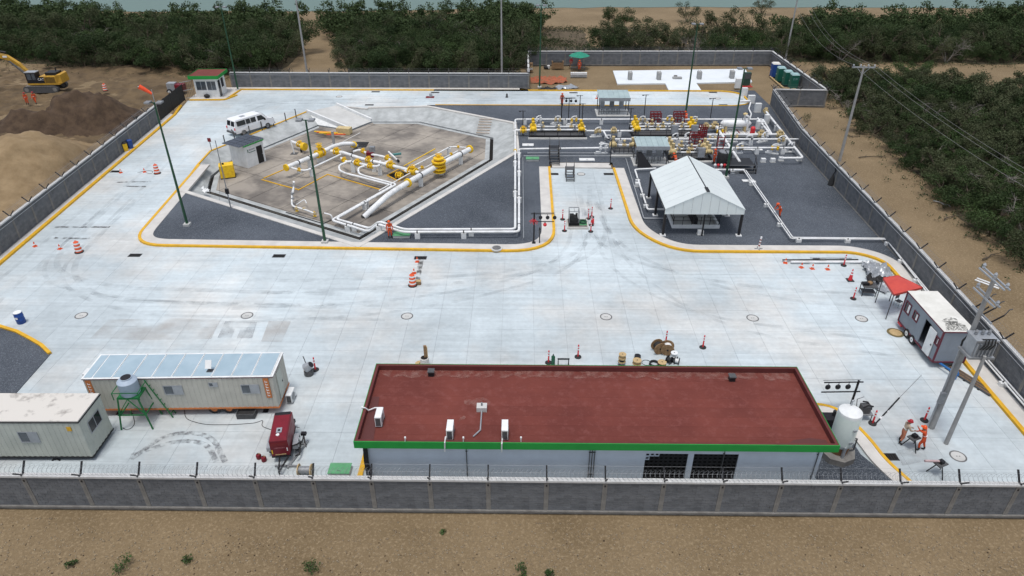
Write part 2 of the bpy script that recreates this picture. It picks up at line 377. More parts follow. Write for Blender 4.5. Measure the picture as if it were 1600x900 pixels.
def mark_mat(name, c, dens, sc):                                # worn mark that lets the slab show through
    m = bpy.data.materials.new(name); m.use_nodes = True; nt = m.node_tree; N = nt.nodes; L = nt.links
    b = N['Principled BSDF']; b.inputs['Base Color'].default_value = (*c, 1); b.inputs['Roughness'].default_value = .9
    tc = N.new('ShaderNodeTexCoord'); t = N.new('ShaderNodeTexNoise'); t.inputs['Scale'].default_value = sc; t.inputs['Detail'].default_value = 6; L.new(tc.outputs['Object'], t.inputs['Vector'])
    mr = N.new('ShaderNodeMapRange'); mr.inputs['From Min'].default_value = .4; mr.inputs['From Max'].default_value = .7; mr.inputs['To Max'].default_value = dens; L.new(t.outputs['Fac'], mr.inputs['Value'])
    L.new(mr.outputs['Result'], b.inputs['Alpha']); return m
M_tyre = mark_mat('tyre_mark', (.30,.325,.34), .22, .7)
M_tyre2 = mark_mat('tyre_print', (.22,.23,.24), .75, 3)
M_white_stain = mark_mat('mineral_stain', (.36,.20,.17), .45, 2.6)
M_patch = mark_mat('grey_patch', (.40,.42,.43), .6, .8)
M_dust = mark_mat('brown_dust', (.46,.41,.37), .4, .35)
M_cut = mark_mat('saw_cut_patch', (.09,.085,.08), .9, 2)

def water_mat():
    m = bpy.data.materials.new('water'); m.use_nodes = True; N = m.node_tree.nodes; L = m.node_tree.links; b = N['Principled BSDF']
    b.inputs['Base Color'].default_value = (.13,.19,.17,1); b.inputs['Roughness'].default_value = .55; b.inputs['Specular IOR Level'].default_value = .2
    tc = N.new('ShaderNodeTexCoord'); t = N.new('ShaderNodeTexNoise'); t.inputs['Scale'].default_value = .8; t.inputs['Detail'].default_value = 4; L.new(tc.outputs['Object'], t.inputs['Vector'])
    bp = N.new('ShaderNodeBump'); bp.inputs['Strength'].default_value = .3; bp.inputs['Distance'].default_value = .3; L.new(t.outputs['Fac'], bp.inputs['Height']); L.new(bp.outputs['Normal'], b.inputs['Normal'])
    return m
M_water = water_mat()
# ================================================================== SETTING
def P2(*a): return [Vector((x, y)) for x, y in a]
YARD_Z = 0.0
# island (gravel + basin) outline that the yard wraps round, travelling with the island on the left
isl = smooth_poly(P2((-36.3,73.3),(-34.85,54.0),(3.3,53.2),(3.4,73.2)), [0,3.2,4.5,0], 8)
isl2 = smooth_poly(P2((10.35,72.9),(10.45,57.5),(13.6,53.4),(29.3,53.4),(31.1,52.0),(31.0,45),(30.25,37.7),(29.95,25.2)), [0,2.5,3,1.5,2,0,0,0], 6)
road_end = smooth_poly(P2((-13,103.9),(30.5,103.9),(32.6,102.6),(32.6,97.8),(30.5,96.6),(-12,96.5)), [0,2.2,2.2,2.2,2.2,0], 6)
O4 = Vector((-13,95.5)); O5 = Vector((-21.2,94.8)); RT = G(525,165).xy; LT = G(481,175).xy
yard = P2((-43.2,25.2),(-44.0,50.4),(-46.7,91.6),(-47.9,98.4),(-42.6,98.6),(-42.0,103.9)) + list(road_end) + [O4, O5, RT, LT] + P2((-36.57,77.8)) + list(isl) + list(isl2)
GX, GY, GX0, GY0 = 2.333, 2.72, 3.42, 25.2
M_yard = yard_mat(GX, GY, GX0, GY0)
M_joint = mat('joint_filler', (.38,.40,.41), (.28,.295,.305), 3, .9)

def slabs(poly, dirs, name_base, base_mat, slab_mat, zt, thick, gap, limit, near, label=None):
    """pave a polygon: a base sheet plus one mesh per slab, joints left open"""
    base = MB(); base.sheet([poly], zt-thick-.004); bo = base.build(name_base, base_mat)
    bm = bmesh.new(); f = bm.faces.new([bm.verts.new((p[0], p[1], 0)) for p in poly]); bm.normal_update()
    for (nx, ny), step, o0, lo, hi in dirs:
        k = math.ceil((lo-o0)/step)
        while o0+k*step < hi:
            d = o0+k*step; co = Vector((nx*d, ny*d, 0))
            bmesh.ops.bisect_plane(bm, geom=list(bm.verts)+list(bm.edges)+list(bm.faces), dist=1e-5, plane_co=co, plane_no=(nx, ny, 0)); k += 1
    cells = []
    for f in bm.faces:
        pts = [v.co.xy.copy() for v in f.verts]
        a = sum(pts[i].x*pts[(i+1) % len(pts)].y-pts[(i+1) % len(pts)].x*pts[i].y for i in range(len(pts)))/2
        if a < 0: pts.reverse(); a = -a
        if a < .02: continue
        c = sum(pts, Vector((0,0)))/len(pts); cells.append((a/((c-near).length**2), c, pts))
    bm.free(); cells.sort(key=lambda t: -t[0])
    rest = MB()
    for i, (_, c, pts) in enumerate(cells):
        n = len(pts); ins = []
        for k in range(n):
            p, q, r = pts[k-1], pts[k], pts[(k+1) % n]
            t0 = (q-p).normalized(); t1 = (r-q).normalized(); m = Vector((-t0.y-t1.y, t0.x+t1.x))
            m = m.normalized() if m.length > 1e-6 else Vector((-t0.y, t0.x))
            ins.append(q+m*gap/max(.5, m.dot(Vector((-t0.y, t0.x)))))
        if i < limit:
            mb = MB(); mb.prism(ins, zt-thick, zt)
            mb.build('slab', slab_mat, bo)
        else: rest.prism(ins, zt-thick, zt)
    if rest.v: rest.build('slab_rows', slab_mat, bo, kind='stuff')
    return bo
yo = struct(slabs(yard, [((1,0), GX, GX0, -50, 35), ((0,1), GY, GY0, 24, 106)], 'yard_pavement', M_joint, M_yard, 0.0, .03, .0055, 300, Vector((0, 8))))

# basin, sunk one metre
FZ = -1.0
Of = [G(283,297).xy, G(560,384).xy, G(806,238).xy, G(802,194).xy, O4, O5, RT, LT, Vector((-36.57,77.8)), Vector((-36.3,73.3))]
B = [G(x, y, FZ).xy for x, y in ((322,301),(562,375),(770,250),(771,215),(656,190),(580,190),(547,203),(497,195),(356,253),(329,275))]
out_loop = [Of[0], Of[1], Of[2], Of[3], Of[4], Of[5]]
# ground outside (hole where the basin is)
gr = MB(); gr.sheet([[(-2500,-300),(2500,-300),(2500,3200),(-2500,3200)], [tuple(p) for p in Of]], -.15)
struct(gr.build('ground', M_dirt))
def face3(mb, pts): mb.add([tuple(p) for p in pts], [tuple(range(len(pts)))])
def v3(p, z): return (p[0], p[1], z)
sl = MB()
def slope(a, b, c, d): face3(sl, [v3(a,.02), v3(b,.02), v3(c,FZ), v3(d,FZ)])
slope(Of[0],Of[1],B[1],B[0]); slope(Of[1],Of[2],B[2],B[1]); slope(Of[2],Of[3],B[3],B[2]); slope(Of[3],Of[4],B[4],B[3]); slope(Of[4],Of[5],B[5],B[4])
face3(sl, [v3(Of[5],.02), v3(RT,.02), v3(B[5],FZ)])
face3(sl, [v3(LT,.02), v3(Of[8],.02), v3(B[8],FZ), v3(B[7],FZ)]); face3(sl, [v3(Of[8],.02), v3(Of[9],.02), v3(B[9],FZ), v3(B[8],FZ)]); face3(sl, [v3(Of[9],.02), v3(Of[0],.02), v3(B[0],FZ), v3(B[9],FZ)])
for i in range(len(B)):                                         # trench side below the slope foot
    a, b = B[i], B[(i+1) % len(B)]; face3(sl, [v3(a,FZ), v3(b,FZ), v3(b,FZ-.3), v3(a,FZ-.3)])
basin = struct(sl.build('basin_slope', M_slope))
tr = MB(); tr.sheet([[tuple(p) for p in B]], FZ-.28); tr.build('drain_channel', M_void, basin)
cB = sum(B, Vector((0,0)))/len(B)
def inset_closed(P, d):
    n = len(P); a = sum(P[i].x*P[(i+1) % n].y-P[(i+1) % n].x*P[i].y for i in range(n)); s = 1 if a > 0 else -1; o = []
    for i in range(n):
        t0 = (P[i]-P[i-1]).normalized(); t1 = (P[(i+1) % n]-P[i]).normalized()
        n0 = Vector((-t0.y, t0.x))*s; n1 = Vector((-t1.y, t1.x))*s; m = (n0+n1).normalized(); o.append(P[i]+m*d/max(.5, m.dot(n0)))
    return o
Fl = inset_closed(B, .42)
th = ang(B[1], B[2]); u = (math.cos(th), math.sin(th)); w = (-u[1], u[0])
du = B[1].x*u[0]+B[1].y*u[1]; dw = B[1].x*w[0]+B[1].y*w[1]
fo = struct(slabs(Fl, [(u, 5.1, du+1.2, -120, 160), (w, 4.6, dw+2.4, -120, 160)], 'basin_floor', M_void, M_floor, FZ, .25, .03, 300, Vector((0,40))))
edge = MB()                                                     # paler edging strip round the floor, proud of the slabs
ring = [Vector(p) for p in Fl]; ring2 = inset_closed(ring, .55)
for i in range(len(ring)):
    if i in (5, 6): continue
    j = (i+1) % len(ring); face3(edge, [v3(ring[i],FZ+.012), v3(ring[j],FZ+.012), v3(ring2[j],FZ+.012), v3(ring2[i],FZ+.012)])
edge.build('edging', M_slope, fo)
# ramp into the basin with white side walls
rmp = MB(); face3(rmp, [v3(LT,.03), v3(B[6],FZ+.02), v3(B[5],FZ+.02), v3(RT,.03)]); ramp = struct(rmp.build('ramp', M_conc2))
def side_wall(a, b, thick):
    d = (b-a).normalized(); n = Vector((-d.y, d.x))*thick; mb = MB()
    for s in (0,):
        A0, A1, B0, B1 = a, a+n, b, b+n
        mb.add([v3(A0,-.1), v3(A1,-.1), v3(B1,FZ-.2), v3(B0,FZ-.2), v3(A0,.38), v3(A1,.38), v3(B1,FZ+.42), v3(B0,FZ+.42)], [(0,1,2,3),(7,6,5,4),(0,4,5,1),(1,5,6,2),(2,6,7,3),(3,7,4,0)])
    return mb
side_wall(LT, B[6], -.25).build('side_wall', M_white, ramp); side_wall(RT, B[5], .25).build('side_wall', M_white, ramp)
tri = MB(); face3(tri, [v3(LT,.02), v3(B[7],FZ), v3(B[6],FZ)]); tri.build('flank_wall', M_mortarw, ramp)
# steps down the right hand slope
st = thing('concrete_steps', 'short flight of brown edged steps down the basin slope', 'steps', (*((Of[3]*.62+Of[4]*.38)), 0))
pa, pb = Of[3]*.70+Of[4]*.30, B[3]*.86+B[4]*.14; dv = (pb-pa); nn = Vector((-dv.y, dv.x)).normalized()
for k in range(6):
    t = (k+.5)/6; c = pa+dv*t; z = .02+(FZ-.02)*t
    mb = MB(); mb.box((c.x, c.y, z+.02), (dv.length/6*.55, 1.7, .3), ang(pa, pb)); mb.build('step', M_band, st, world=True)
    mb = MB(); q = c+dv.normalized()*.12; mb.box((q.x, q.y, z+.18), (.1, 1.7, .04), ang(pa, pb)); mb.build('nosing', M_wood, st, world=True)
# coping round the rim of the basin
rim = MB(); rim.strip([Of[0], Of[1], Of[2], Of[3], Of[4], Of[5]], -.45, .02, -.1, .17); rim.build('rim', M_band, basin)
rim = MB(); rim.strip([RT+Vector((1.5,-.4)), Of[5]], -.3, .0, -.1, .10); rim.build('rim', M_band, basin)
rim = MB(); rim.strip([LT, Of[8], Of[9], Of[0]], -.2, .0, -.1, .12); rim.build('rim', M_yel, basin)

# gravel
wallR = P2((35.3,97),(33.45,80),(32.6,50),(31.3,24.9))
gv = MB(); gpoly = [Of[0]]+[Vector(p) for p in offset(isl, .12)[9:]]+[Vector((3.5,74.6)), Vector((10.2,74.6))]+[Vector(p) for p in offset(isl2, .12)]+[Vector((31.2,25.2)), wallR[2], wallR[1], wallR[0], Vector((35.3,104.2)), Vector((31,104.2))]+[Vector(p) for p in list(reversed(offset(list(reversed(road_end[3:])), .12)))]+[Vector((-12,96.4)), Of[4], Of[3], Of[2], Of[1]]
gsk = [Of[0]]+[Vector(p) for p in offset(isl, .12) if p.y < 66]+[Vector((3.3,74.6)), Vector((10.5,74.6))]+[Vector(p) for p in offset(isl2, .12)]
gsk += [Vector((31.1,25.2)), Vector((32.45,50)), Vector((33.3,80)), Vector((35.1,97)), Vector((35.1,104.3)), Vector((31.5,104.3)), Vector((32.6,102.9)), Vector((32.9,97.6)), Vector((30.5,96.4)), Vector((-12,96.3)), Of[4], Of[3], Of[2], Of[1]]
gv.sheet([[tuple(p) for p in gsk]], .10); struct(gv.build('gravel_bed', M_gravel))
gv = MB(); gv.prism([tuple(p) for p in P2((-46,41.5),(-38.2,41.45),(-36.4,40.75),(-34.88,39.88),(-33.6,39.1),(-32.49,38.16),(-32.29,34.07),(-32.3,31),(-46,31))], -.1, .05); struct(gv.build('gravel_bed', M_gravel))
gv = MB(); gv.prism([tuple(p) for p in P2((16.5,25.3),(21.0,25.3),(20.6,27.3),(19.7,29.2),(19.6,32.2),(17.2,33.0),(16.5,33))], -.1, .06); struct(gv.build('gravel_bed', M_gravel))
# kerbs and the pale walk behind them
def kerb(pts, w=.26, band=.95, side=1, zb=.135):
    k = MB(); k.strip(pts, 0, w*side, -.06, .17); ko = struct(k.build('kerb', M_yel))
    if band: b = MB(); b.strip(pts, w*side, (w+band)*side, -.06, zb); struct(b.build('kerb_walk', M_band))
    return ko
kerb(isl, band=1.0)
kerb(isl2[:-1]+[Vector((29.95,25.2))], band=1.0)
b_ = MB(); b_.bx(3.6,10.2,73.0,74.4,-.06,.13); struct(b_.build('kerb_walk', M_band))
kerb(list(reversed(road_end)), w=.2, band=0, side=-1)
kerb(P2((-47.6,95.8),(-46.7,91.6),(-44.0,50.4),(-42.4,25.2)), w=.3, band=0, side=-1)
lw_in = P2((-47.75,97.5),(-45.1,52.1),(-43.2,25.0))
b_ = MB(); b_.prism([tuple(p) for p in P2((-46.99,91.6),(-44.29,50.4),(-42.69,25.2),(-43.3,25.2),(-45.1,52.1),(-47.75,92))], -.1, .13); struct(b_.build('kerb_walk', M_band))
kerb(P2((-42.3,100.2),(-42.0,103.9),(1.2,103.9),(1.2,103.9+.001)), w=.22, band=1.1, side=1)
kerb(smooth_poly(P2((-47.6,98.3),(-42.5,98.5),(-41.6,101)), [0,.8,0]), w=.25, band=0, side=1)
b_ = MB(); b_.prism([tuple(p) for p in P2((-47.8,98.7),(-42.7,98.9),(-42.2,104.9),(-48,104.9))], -.1, .14); struct(b_.build('kerb_walk', M_band))
kerb(P2((-46,41.6),(-38.2,41.5),(-36.4,40.8),(-34.88,39.93),(-33.6,39.15),(-32.45,38.2)), w=.24, band=0, side=-1, zb=.1)
kerb(smooth_poly(P2((17.2,33.6),(20.0,33.4),(20.85,30.3),(21.0,28.72),(22.3,25.3)), [0,2,1,2,0]), w=.2, band=.75, side=-1)
k_ = MB(); k_.bx(-8.9,-8.62,25.3,32.4,-.05,.16); struct(k_.build('kerb', M_yel))
# bare lot behind the upper road, and the pale pad on it
pad = MB(); pad.prism([(15.2,115.9),(15.0,107.9),(22.45,108.3),(22.3,104.5),(27.2,104.6),(27.3,108.6),(36.2,109.4),(37.3,117.4)], -.2, .06)
struct(pad.build('concrete_pad', mat('new_concrete', (.70,.74,.76), (.64,.68,.70), .5, .8)))

# water, bank, undergrowth
def jag(pts, step, amp, seed):
    out = []; r = random.Random(seed)
    for i in range(len(pts)):
        a, b = Vector(pts[i]), Vector(pts[(i+1) % len(pts)]); n = max(1, int((b-a).length/step))
        for k in range(n): p = a.lerp(b, k/n); out.append((p.x+r.uniform(-amp, amp), p.y+r.uniform(-amp, amp)))
    return out
wt = MB(); wt.sheet([jag([(-300,168),(-40,170),(-10,174),(40,177),(160,176),(300,176),(300,420),(-300,420)], 5, .8, 3)], -.10); struct(wt.build('water', M_water))
fb = MB(); fb.sheet([jag([(-500,420),(500,420),(500,700),(-500,700)], 12, 3, 4)], -.08); struct(fb.build('far_bank', M_under))
FOREST_L = [(-190,118),(-90,122.5),(-66,115),(-43,112),(-39.5,112.5),(-39.5,128),(-43,136),(-48,150),(-70,151),(-80,146),(-96,158),(-190,160)]
FOREST_M = [(-28,112.5),(-1,113),(0,122),(2,136),(4,152),(-8,157),(-22,150),(-30,156),(-40,150),(-31,130)]
FOREST_R = [(14,127),(44,124.5),(58,122.5),(90,122),(170,122),(170,152),(95,150),(62,146),(48,136),(30,134),(16,136)]
BRUSH_R = [(47,109),(60,106),(72,101),(100,99),(140,97),(120,40),(60,40),(45.5,44),(43.5,52),(43,61),(44,74),(45,88),(45,100)]
for pl, sd_ in ((FOREST_L,1),(FOREST_M,2),(FOREST_R,5),(BRUSH_R,6)):
    u_ = MB(); u_.sheet([jag(pl, 3, .7, sd_)], -.135); struct(u_.build('undergrowth', M_under))
SCRUB = [(2,121.5),(13,122.5),(13,150),(5,150),(3,136)]
u_ = MB(); u_.sheet([jag(SCRUB, 2.5, .6, 9)], -.138); struct(u_.build('scrub_slope', mat('scrub_soil', (.075,.058,.036), (.12,.092,.058), .4, .95, .9, 4, detail=9)))
# spoil heaps left of the site
def heap(name, m, x0, x1, y0, y1, step, fn, label=None):
    nx = int((x1-x0)/step)+1; ny = int((y1-y0)/step)+1
    xs = np.linspace(x0, x1, nx); ys = np.linspace(y0, y1, ny); V = []
    for y in ys:
        for x in xs: V.append((x, y, fn(x, y)))
    F = np.array([(j*nx+i, j*nx+i+1, (j+1)*nx+i+1, (j+1)*nx+i) for j in range(ny-1) for i in range(nx-1)])
    me = np_mesh(name, np.array(V), F, m); me.polygons.foreach_set('use_smooth', [True]*len(me.polygons)); return struct(obj(name, me))
def gs(x, y, cx, cy, sx, sy, rot=0):
    dx, dy = x-cx, y-cy; c, s = math.cos(rot), math.sin(rot); a, b = dx*c+dy*s, -dx*s+dy*c
    return math.exp(-(a/sx)**2-(b/sy)**2)
def nz(x, y, s): return noise.fractal(Vector((x*s, y*s, 3.1)), .9, 2.1, 5)
def wall_x(y): return -45.1-(y-52)*.0668
def h_left(x, y):
    d = min(1, max(0, (wall_x(y)-1.2-x)/3.0))
    edge = min(1, max(0, (x+108)/6))*min(1, max(0, (y-42)/5))*min(1, max(0, (119-y)/4))
    h = 1.2*gs(x,y,-64,80,8,4,.2) + 1.0*gs(x,y,-84,97,9,6) + .8*gs(x,y,-66,116,10,2.5)+.6*gs(x,y,-54,104,5,4)
    h = h*(1+.22*nz(x,y,.25)) + .6*nz(x,y,.35)*.7 + .28*nz(x,y,1.1)+.10*nz(x*.4,y*2.2,1.5)
    return -.16 + max(0, h+.1)*d*edge - .05*(1-d*edge)
heap('rutted_ground', M_rut, -108, -46, 42, 119, .55, h_left)
def h_sand(x, y):
    d = min(1, max(0, (wall_x(y)-.9-x)/2.5))
    g = 4.4*gs(x,y,-53.6,71.5,5.0,6.0,.3)+3.0*gs(x,y,-58.5,63,5.5,6)+1.8*gs(x,y,-60,78,4.5,3.2)
    return -.55 + (g*(1+.15*nz(x,y,.3))+.30*nz(x,y,.7)+.14*nz(x,y,1.6)+.08*nz(x,y,3.5))*d+.25*d
heap('spoil_heap', M_mound, -72, -47, 52, 84, .45, h_sand)
def h_dark(x, y):
    g = gs(x,y,-56.3,88.3,5.6,4.2,.15)+.55*gs(x,y,-62.5,83.5,3.6,2.4)
    return -.4 + (h_left(x,y)+.16) + 5.0*max(0, g-.12)*(1+.35*nz(x,y,.35)) + .5*nz(x,y,.9)*min(1,g*2)+.22*nz(x,y,2.6)*min(1,g*2)
heap('spoil_heap', M_dark, -72, -50.2, 78, 97, .5, h_dark)
def h_bank(x, y): return -.4 + 1.3*(gs(x,y,4,124,4,1.5)+.6*gs(x,y,10.5,123.6,3,1.2)+.5*gs(x,y,-25,108.5,4,.7)+.7*gs(x,y,57,117.5,5,2.5)+.5*gs(x,y,49,114,3,3))*(1+.4*nz(x,y,.6))
heap('spoil_heap', M_mound, -32, 66, 107, 129, .6, lambda x, y: h_bank(x, y) if not (0.5 < x < 43 and y < 121) else -.5)
# stones of the foreground verge
def stones(n, xr, yr, lo, hi, seed, clusters):
    r = np.random.default_rng(seed); base = np.array([(1,0,0),(-1,0,0),(0,1,0),(0,-1,0),(0,0,.8),(0,0,-.8)], float)
    tri = np.array([(0,2,4),(2,1,4),(1,3,4),(3,0,4),(2,0,5),(1,2,5),(3,1,5),(0,3,5)])
    pos = np.stack([r.uniform(*xr, n), r.uniform(*yr, n)], 1)
    k = int(n*.62); cl = r.uniform([xr[0],yr[0]], [xr[1],yr[1]], (clusters, 2)); idx = r.integers(0, clusters, k)
    pos[:k] = cl[idx]+r.normal(0, 1, (k,2))*np.array([2.2, .9])
    pos[:, 1] = np.minimum(pos[:, 1], 24.2)
    s = lo*(hi/lo)**(r.random(n)**2.2)
    V = base[None]*s[:,None,None]*r.uniform(.6,1.3,(n,6,1)); a = r.uniform(0, 6.28, n); c, q = np.cos(a), np.sin(a)
    X = V[...,0]*c[:,None]-V[...,1]*q[:,None]; Y = V[...,0]*q[:,None]+V[...,1]*c[:,None]; V[...,0] = X+pos[:,0:1]; V[...,1] = Y+pos[:,1:2]; V[...,2] += (-.15+s*.35)[:,None]
    F = (tri[None]+np.arange(n)[:,None,None]*6).reshape(-1, 3)
    return V.reshape(-1, 3), F
V, F = stones(17000, (-30, 30), (19.0, 23.7), .010, .06, 11, 70)
o = obj('loose_stones', np_mesh('loose_stones', V, F, M_stone), kind='stuff'); tag(o, 'loose pale stones scattered over the bare verge in front', 'stones')
V, F = stones(1100, (-30, 30), (19.0, 23.4), .012, .055, 12, 9)
o = obj('loose_clods', np_mesh('loose_clods', V, F, M_dark), kind='stuff'); tag(o, 'dark brown clods in patches on the bare verge in front', 'clods')

# tyre marks sweeping over the slabs (worn rubber, part of the yard)
def mark(pts, w, m=None, z=.006):
    mb = MB(); A = offset(pts, -w/2); B_ = offset(pts, w/2); n = len(pts)
    mb.add([v3(p, z) for p in A]+[v3(p, z) for p in B_], [(i, i+1, n+i+1, n+i) for i in range(n-1)]); mb.build('tyre_mark', m or M_tyre, yo)
def arc(pts, seg=14): return smooth_poly(P2(*pts), 40, seg)
zz = [0]
def sweep(pts, w, m=None):
    zz[0] += 1; mark(arc(pts), w, m, .006+.0009*zz[0])
for dx in (0, 1.9):
    sweep([(6.2+dx*.7,66),(6.4+dx,54),(16+dx,48-dx),(29,46.5-dx)], .45)
    sweep([(7.4+dx*.5,68),(6.0+dx,52.5),(-4,49-dx*.6),(-20,48.2-dx)], .5)
    sweep([(6.8+dx*.5,64),(7.2+dx,50.5),(13+dx,43.5-dx),(26,40.5-dx)], .35)
    sweep([(5.6+dx*.5,62),(3.6+dx,50.5),(-8,45.4-dx),(-22,44-dx)], .35)
    sweep([(-41+dx,66),(-40+dx,50),(-33,47-dx),(-14,46.2-dx)], .5)
    sweep([(-42+dx,75),(-40.5+dx,48),(-30,45-dx),(-10,44.5-dx)], .35)
    sweep([(-39.5+dx,90),(-38.8+dx,97),(-30,99-dx),(-8,100.5-dx)], .5)
    sweep([(-8,100+dx),(8,100.4+dx),(28,100.2+dx)], .4)
    sweep([(-43+dx,62),(-42.5+dx,46),(-40,42),(-36,36)], .35)
for k, (a, b, c) in enumerate(((G(205,718),G(280,675),G(345,700)),(G(205,712),G(285,685),G(320,735)))):
    zz[0] += 1; mark(smooth_poly([a.xy, G(262+14*k,676+12*k).xy, G(330-6*k,678+14*k).xy, G(352-14*k,722).xy], 5, 12), .32, M_tyre2, .006+.0009*zz[0])
for (a, b) in (((86,355),(172,355)),((85,372),(140,373)),((183,285),(236,284)),((193,291),(228,292))):
    zz[0] += 1; mark([G(*a).xy, G(*b).xy], .28, M_cut, .006+.0009*zz[0])

def stain_px(poly, m):
    zz[0] += 1; mb = MB(); mb.sheet([[tuple(G(*p).xy) for p in poly]], .006+.0009*zz[0]); mb.build('stain', m, yo)
stain_px([(352,502),(372,502),(362,528),(340,528)], M_patch); stain_px([(380,503),(402,503),(394,529),(370,529)], M_patch)
stain_px([(170,500),(250,497),(345,499),(330,530),(230,532),(140,530)], M_dust); stain_px([(420,502),(455,502),(440,535),(408,534)], M_dust)
stain_px([(654,406),(662,406),(655,445),(648,445)], M_cut); stain_px([(930,371),(958,368),(975,378),(960,388),(935,384)], M_tyre); stain_px([(1400,705),(1440,695),(1450,720),(1410,728)], M_patch)


# drain grates and manholes set into the paving
def grate(px, py, w=.95, d=.55, rz=0, z=0):
    t = thing('drain_grate', GRL[(px, py)], 'drain grate', G(px, py, z), rz, 'black drain grates along the kerbs')
    mb = MB(); mb.bx(-w/2, w/2, -d/2, d/2, -.02, .008); mb.build('sump', M_void, t)
    mb = MB(); mb.bx(-w/2-.04, w/2+.04, -d/2-.04, -d/2, -.02, .018); mb.bx(-w/2-.04, w/2+.04, d/2, d/2+.04, -.02, .018); mb.bx(-w/2-.04, -w/2, -d/2, d/2, -.02, .018); mb.bx(w/2, w/2+.04, -d/2, d/2, -.02, .018); mb.build('frame', M_dgrey, t)
    mb = MB()
    for k in range(7): x = -w/2+(k+.5)*w/7; mb.bx(x-.02, x+.02, -d/2, d/2, -.005, .014)
    mb.build('grille', M_black, t)
GRL = {(211,399):'black drain grate at the rounded lower left kerb corner', (436,400):'black drain grate under the kerb below the leftmost gravel', (657,403):'black drain grate at the kerb beside the striped drum',
 (181,268):'black drain grate at the left kerb beside a small cone', (865,272):'black drain grate at the left top of the driveway', (951,272):'black drain grate at the right top of the driveway', (1280,405):'black drain grate behind the white pipes laid on the yard',
 (587,143.5):'black drain grate on the far kerb of the upper road, leftmost', (680,144.5):'black drain grate on the far kerb by the dug patch', (577,164):'black drain grate at the near edge of the upper road by the ramp',
 (674,165):'black drain grate at the near edge of the upper road above the basin corner', (896,145):'black drain grate on the far kerb beside the orange worker', (900,165):'black drain grate on the near edge of the upper road by the worker',
 (1114,144.5):'black drain grate on the far kerb near the rounded road end', (1130,164):'black drain grate on the near edge near the rounded road end', (1388,714):'large black drain grate at the curved kerb beside the white tank'}
for (px, py) in list(GRL): grate(px, py, 1.0 if py > 200 else 1.15, .5 if py > 200 else .45)
MHL = {(127,493):'round manhole cover nearest the blue barrel', (386,493):'round manhole cover above the middle of the long office trailer', (636,494):'round manhole cover in the open yard left of centre', (947,495):'round manhole cover in the yard behind the red roof', (1176,497):'round manhole cover right of the cable reels', (1346,498):'round manhole cover beside the grey caravan, upper one',
 (1497,713):'round manhole cover near the two workers and the utility poles', (908,272):'round manhole cover at the top of the driveway', (1121,154):'round manhole cover on the upper road near its rounded end', (530,151):'round manhole cover on the upper road near the guard hut'}
for (px, py), lb in MHL.items():
    t = thing('manhole_cover', lb, 'manhole cover', G(px, py), 0, 'manhole covers in the concrete yard')
    mb = MB(); mb.lathe([(.46,-.01),(.46,.016),(.38,.016),(.38,.006)], 24); mb.build('ring', M_manh, t)
    mb = MB(); mb.lathe([(.375,-.01),(.375,.013),(.1,.015)], 24); mb.build('lid', M_conc2, t)
    for sx in (-.08, .08): mb = MB(); mb.bx(sx-.04,sx+.04,-.02,.02,.0,.02); mb.build('lift_slot', M_black, t)
t = thing('manhole_cover', 'muddy brown manhole cover beside the wheels of the grey caravan', 'manhole cover', G(1399,520), 0)
mb = MB(); mb.lathe([(.58,-.01),(.58,.02),(.45,.03)], 24); mb.build('ring', M_mud, t); mb = MB(); mb.lathe([(.42,0),(.42,.04),(.2,.05)], 20); mb.build('lid', M_pwood, t)
t = thing('manhole_cover', 'raised round manhole on the kerb walk below the gravel', 'manhole cover', G(776,389,.13), 0)
mb = MB(); mb.lathe([(.52,0),(.52,.10),(.40,.12)], 20); mb.build('ring', M_conc2, t); mb = MB(); mb.lathe([(.38,0),(.38,.15),(.2,.16)], 20); mb.build('lid', M_manh, t)

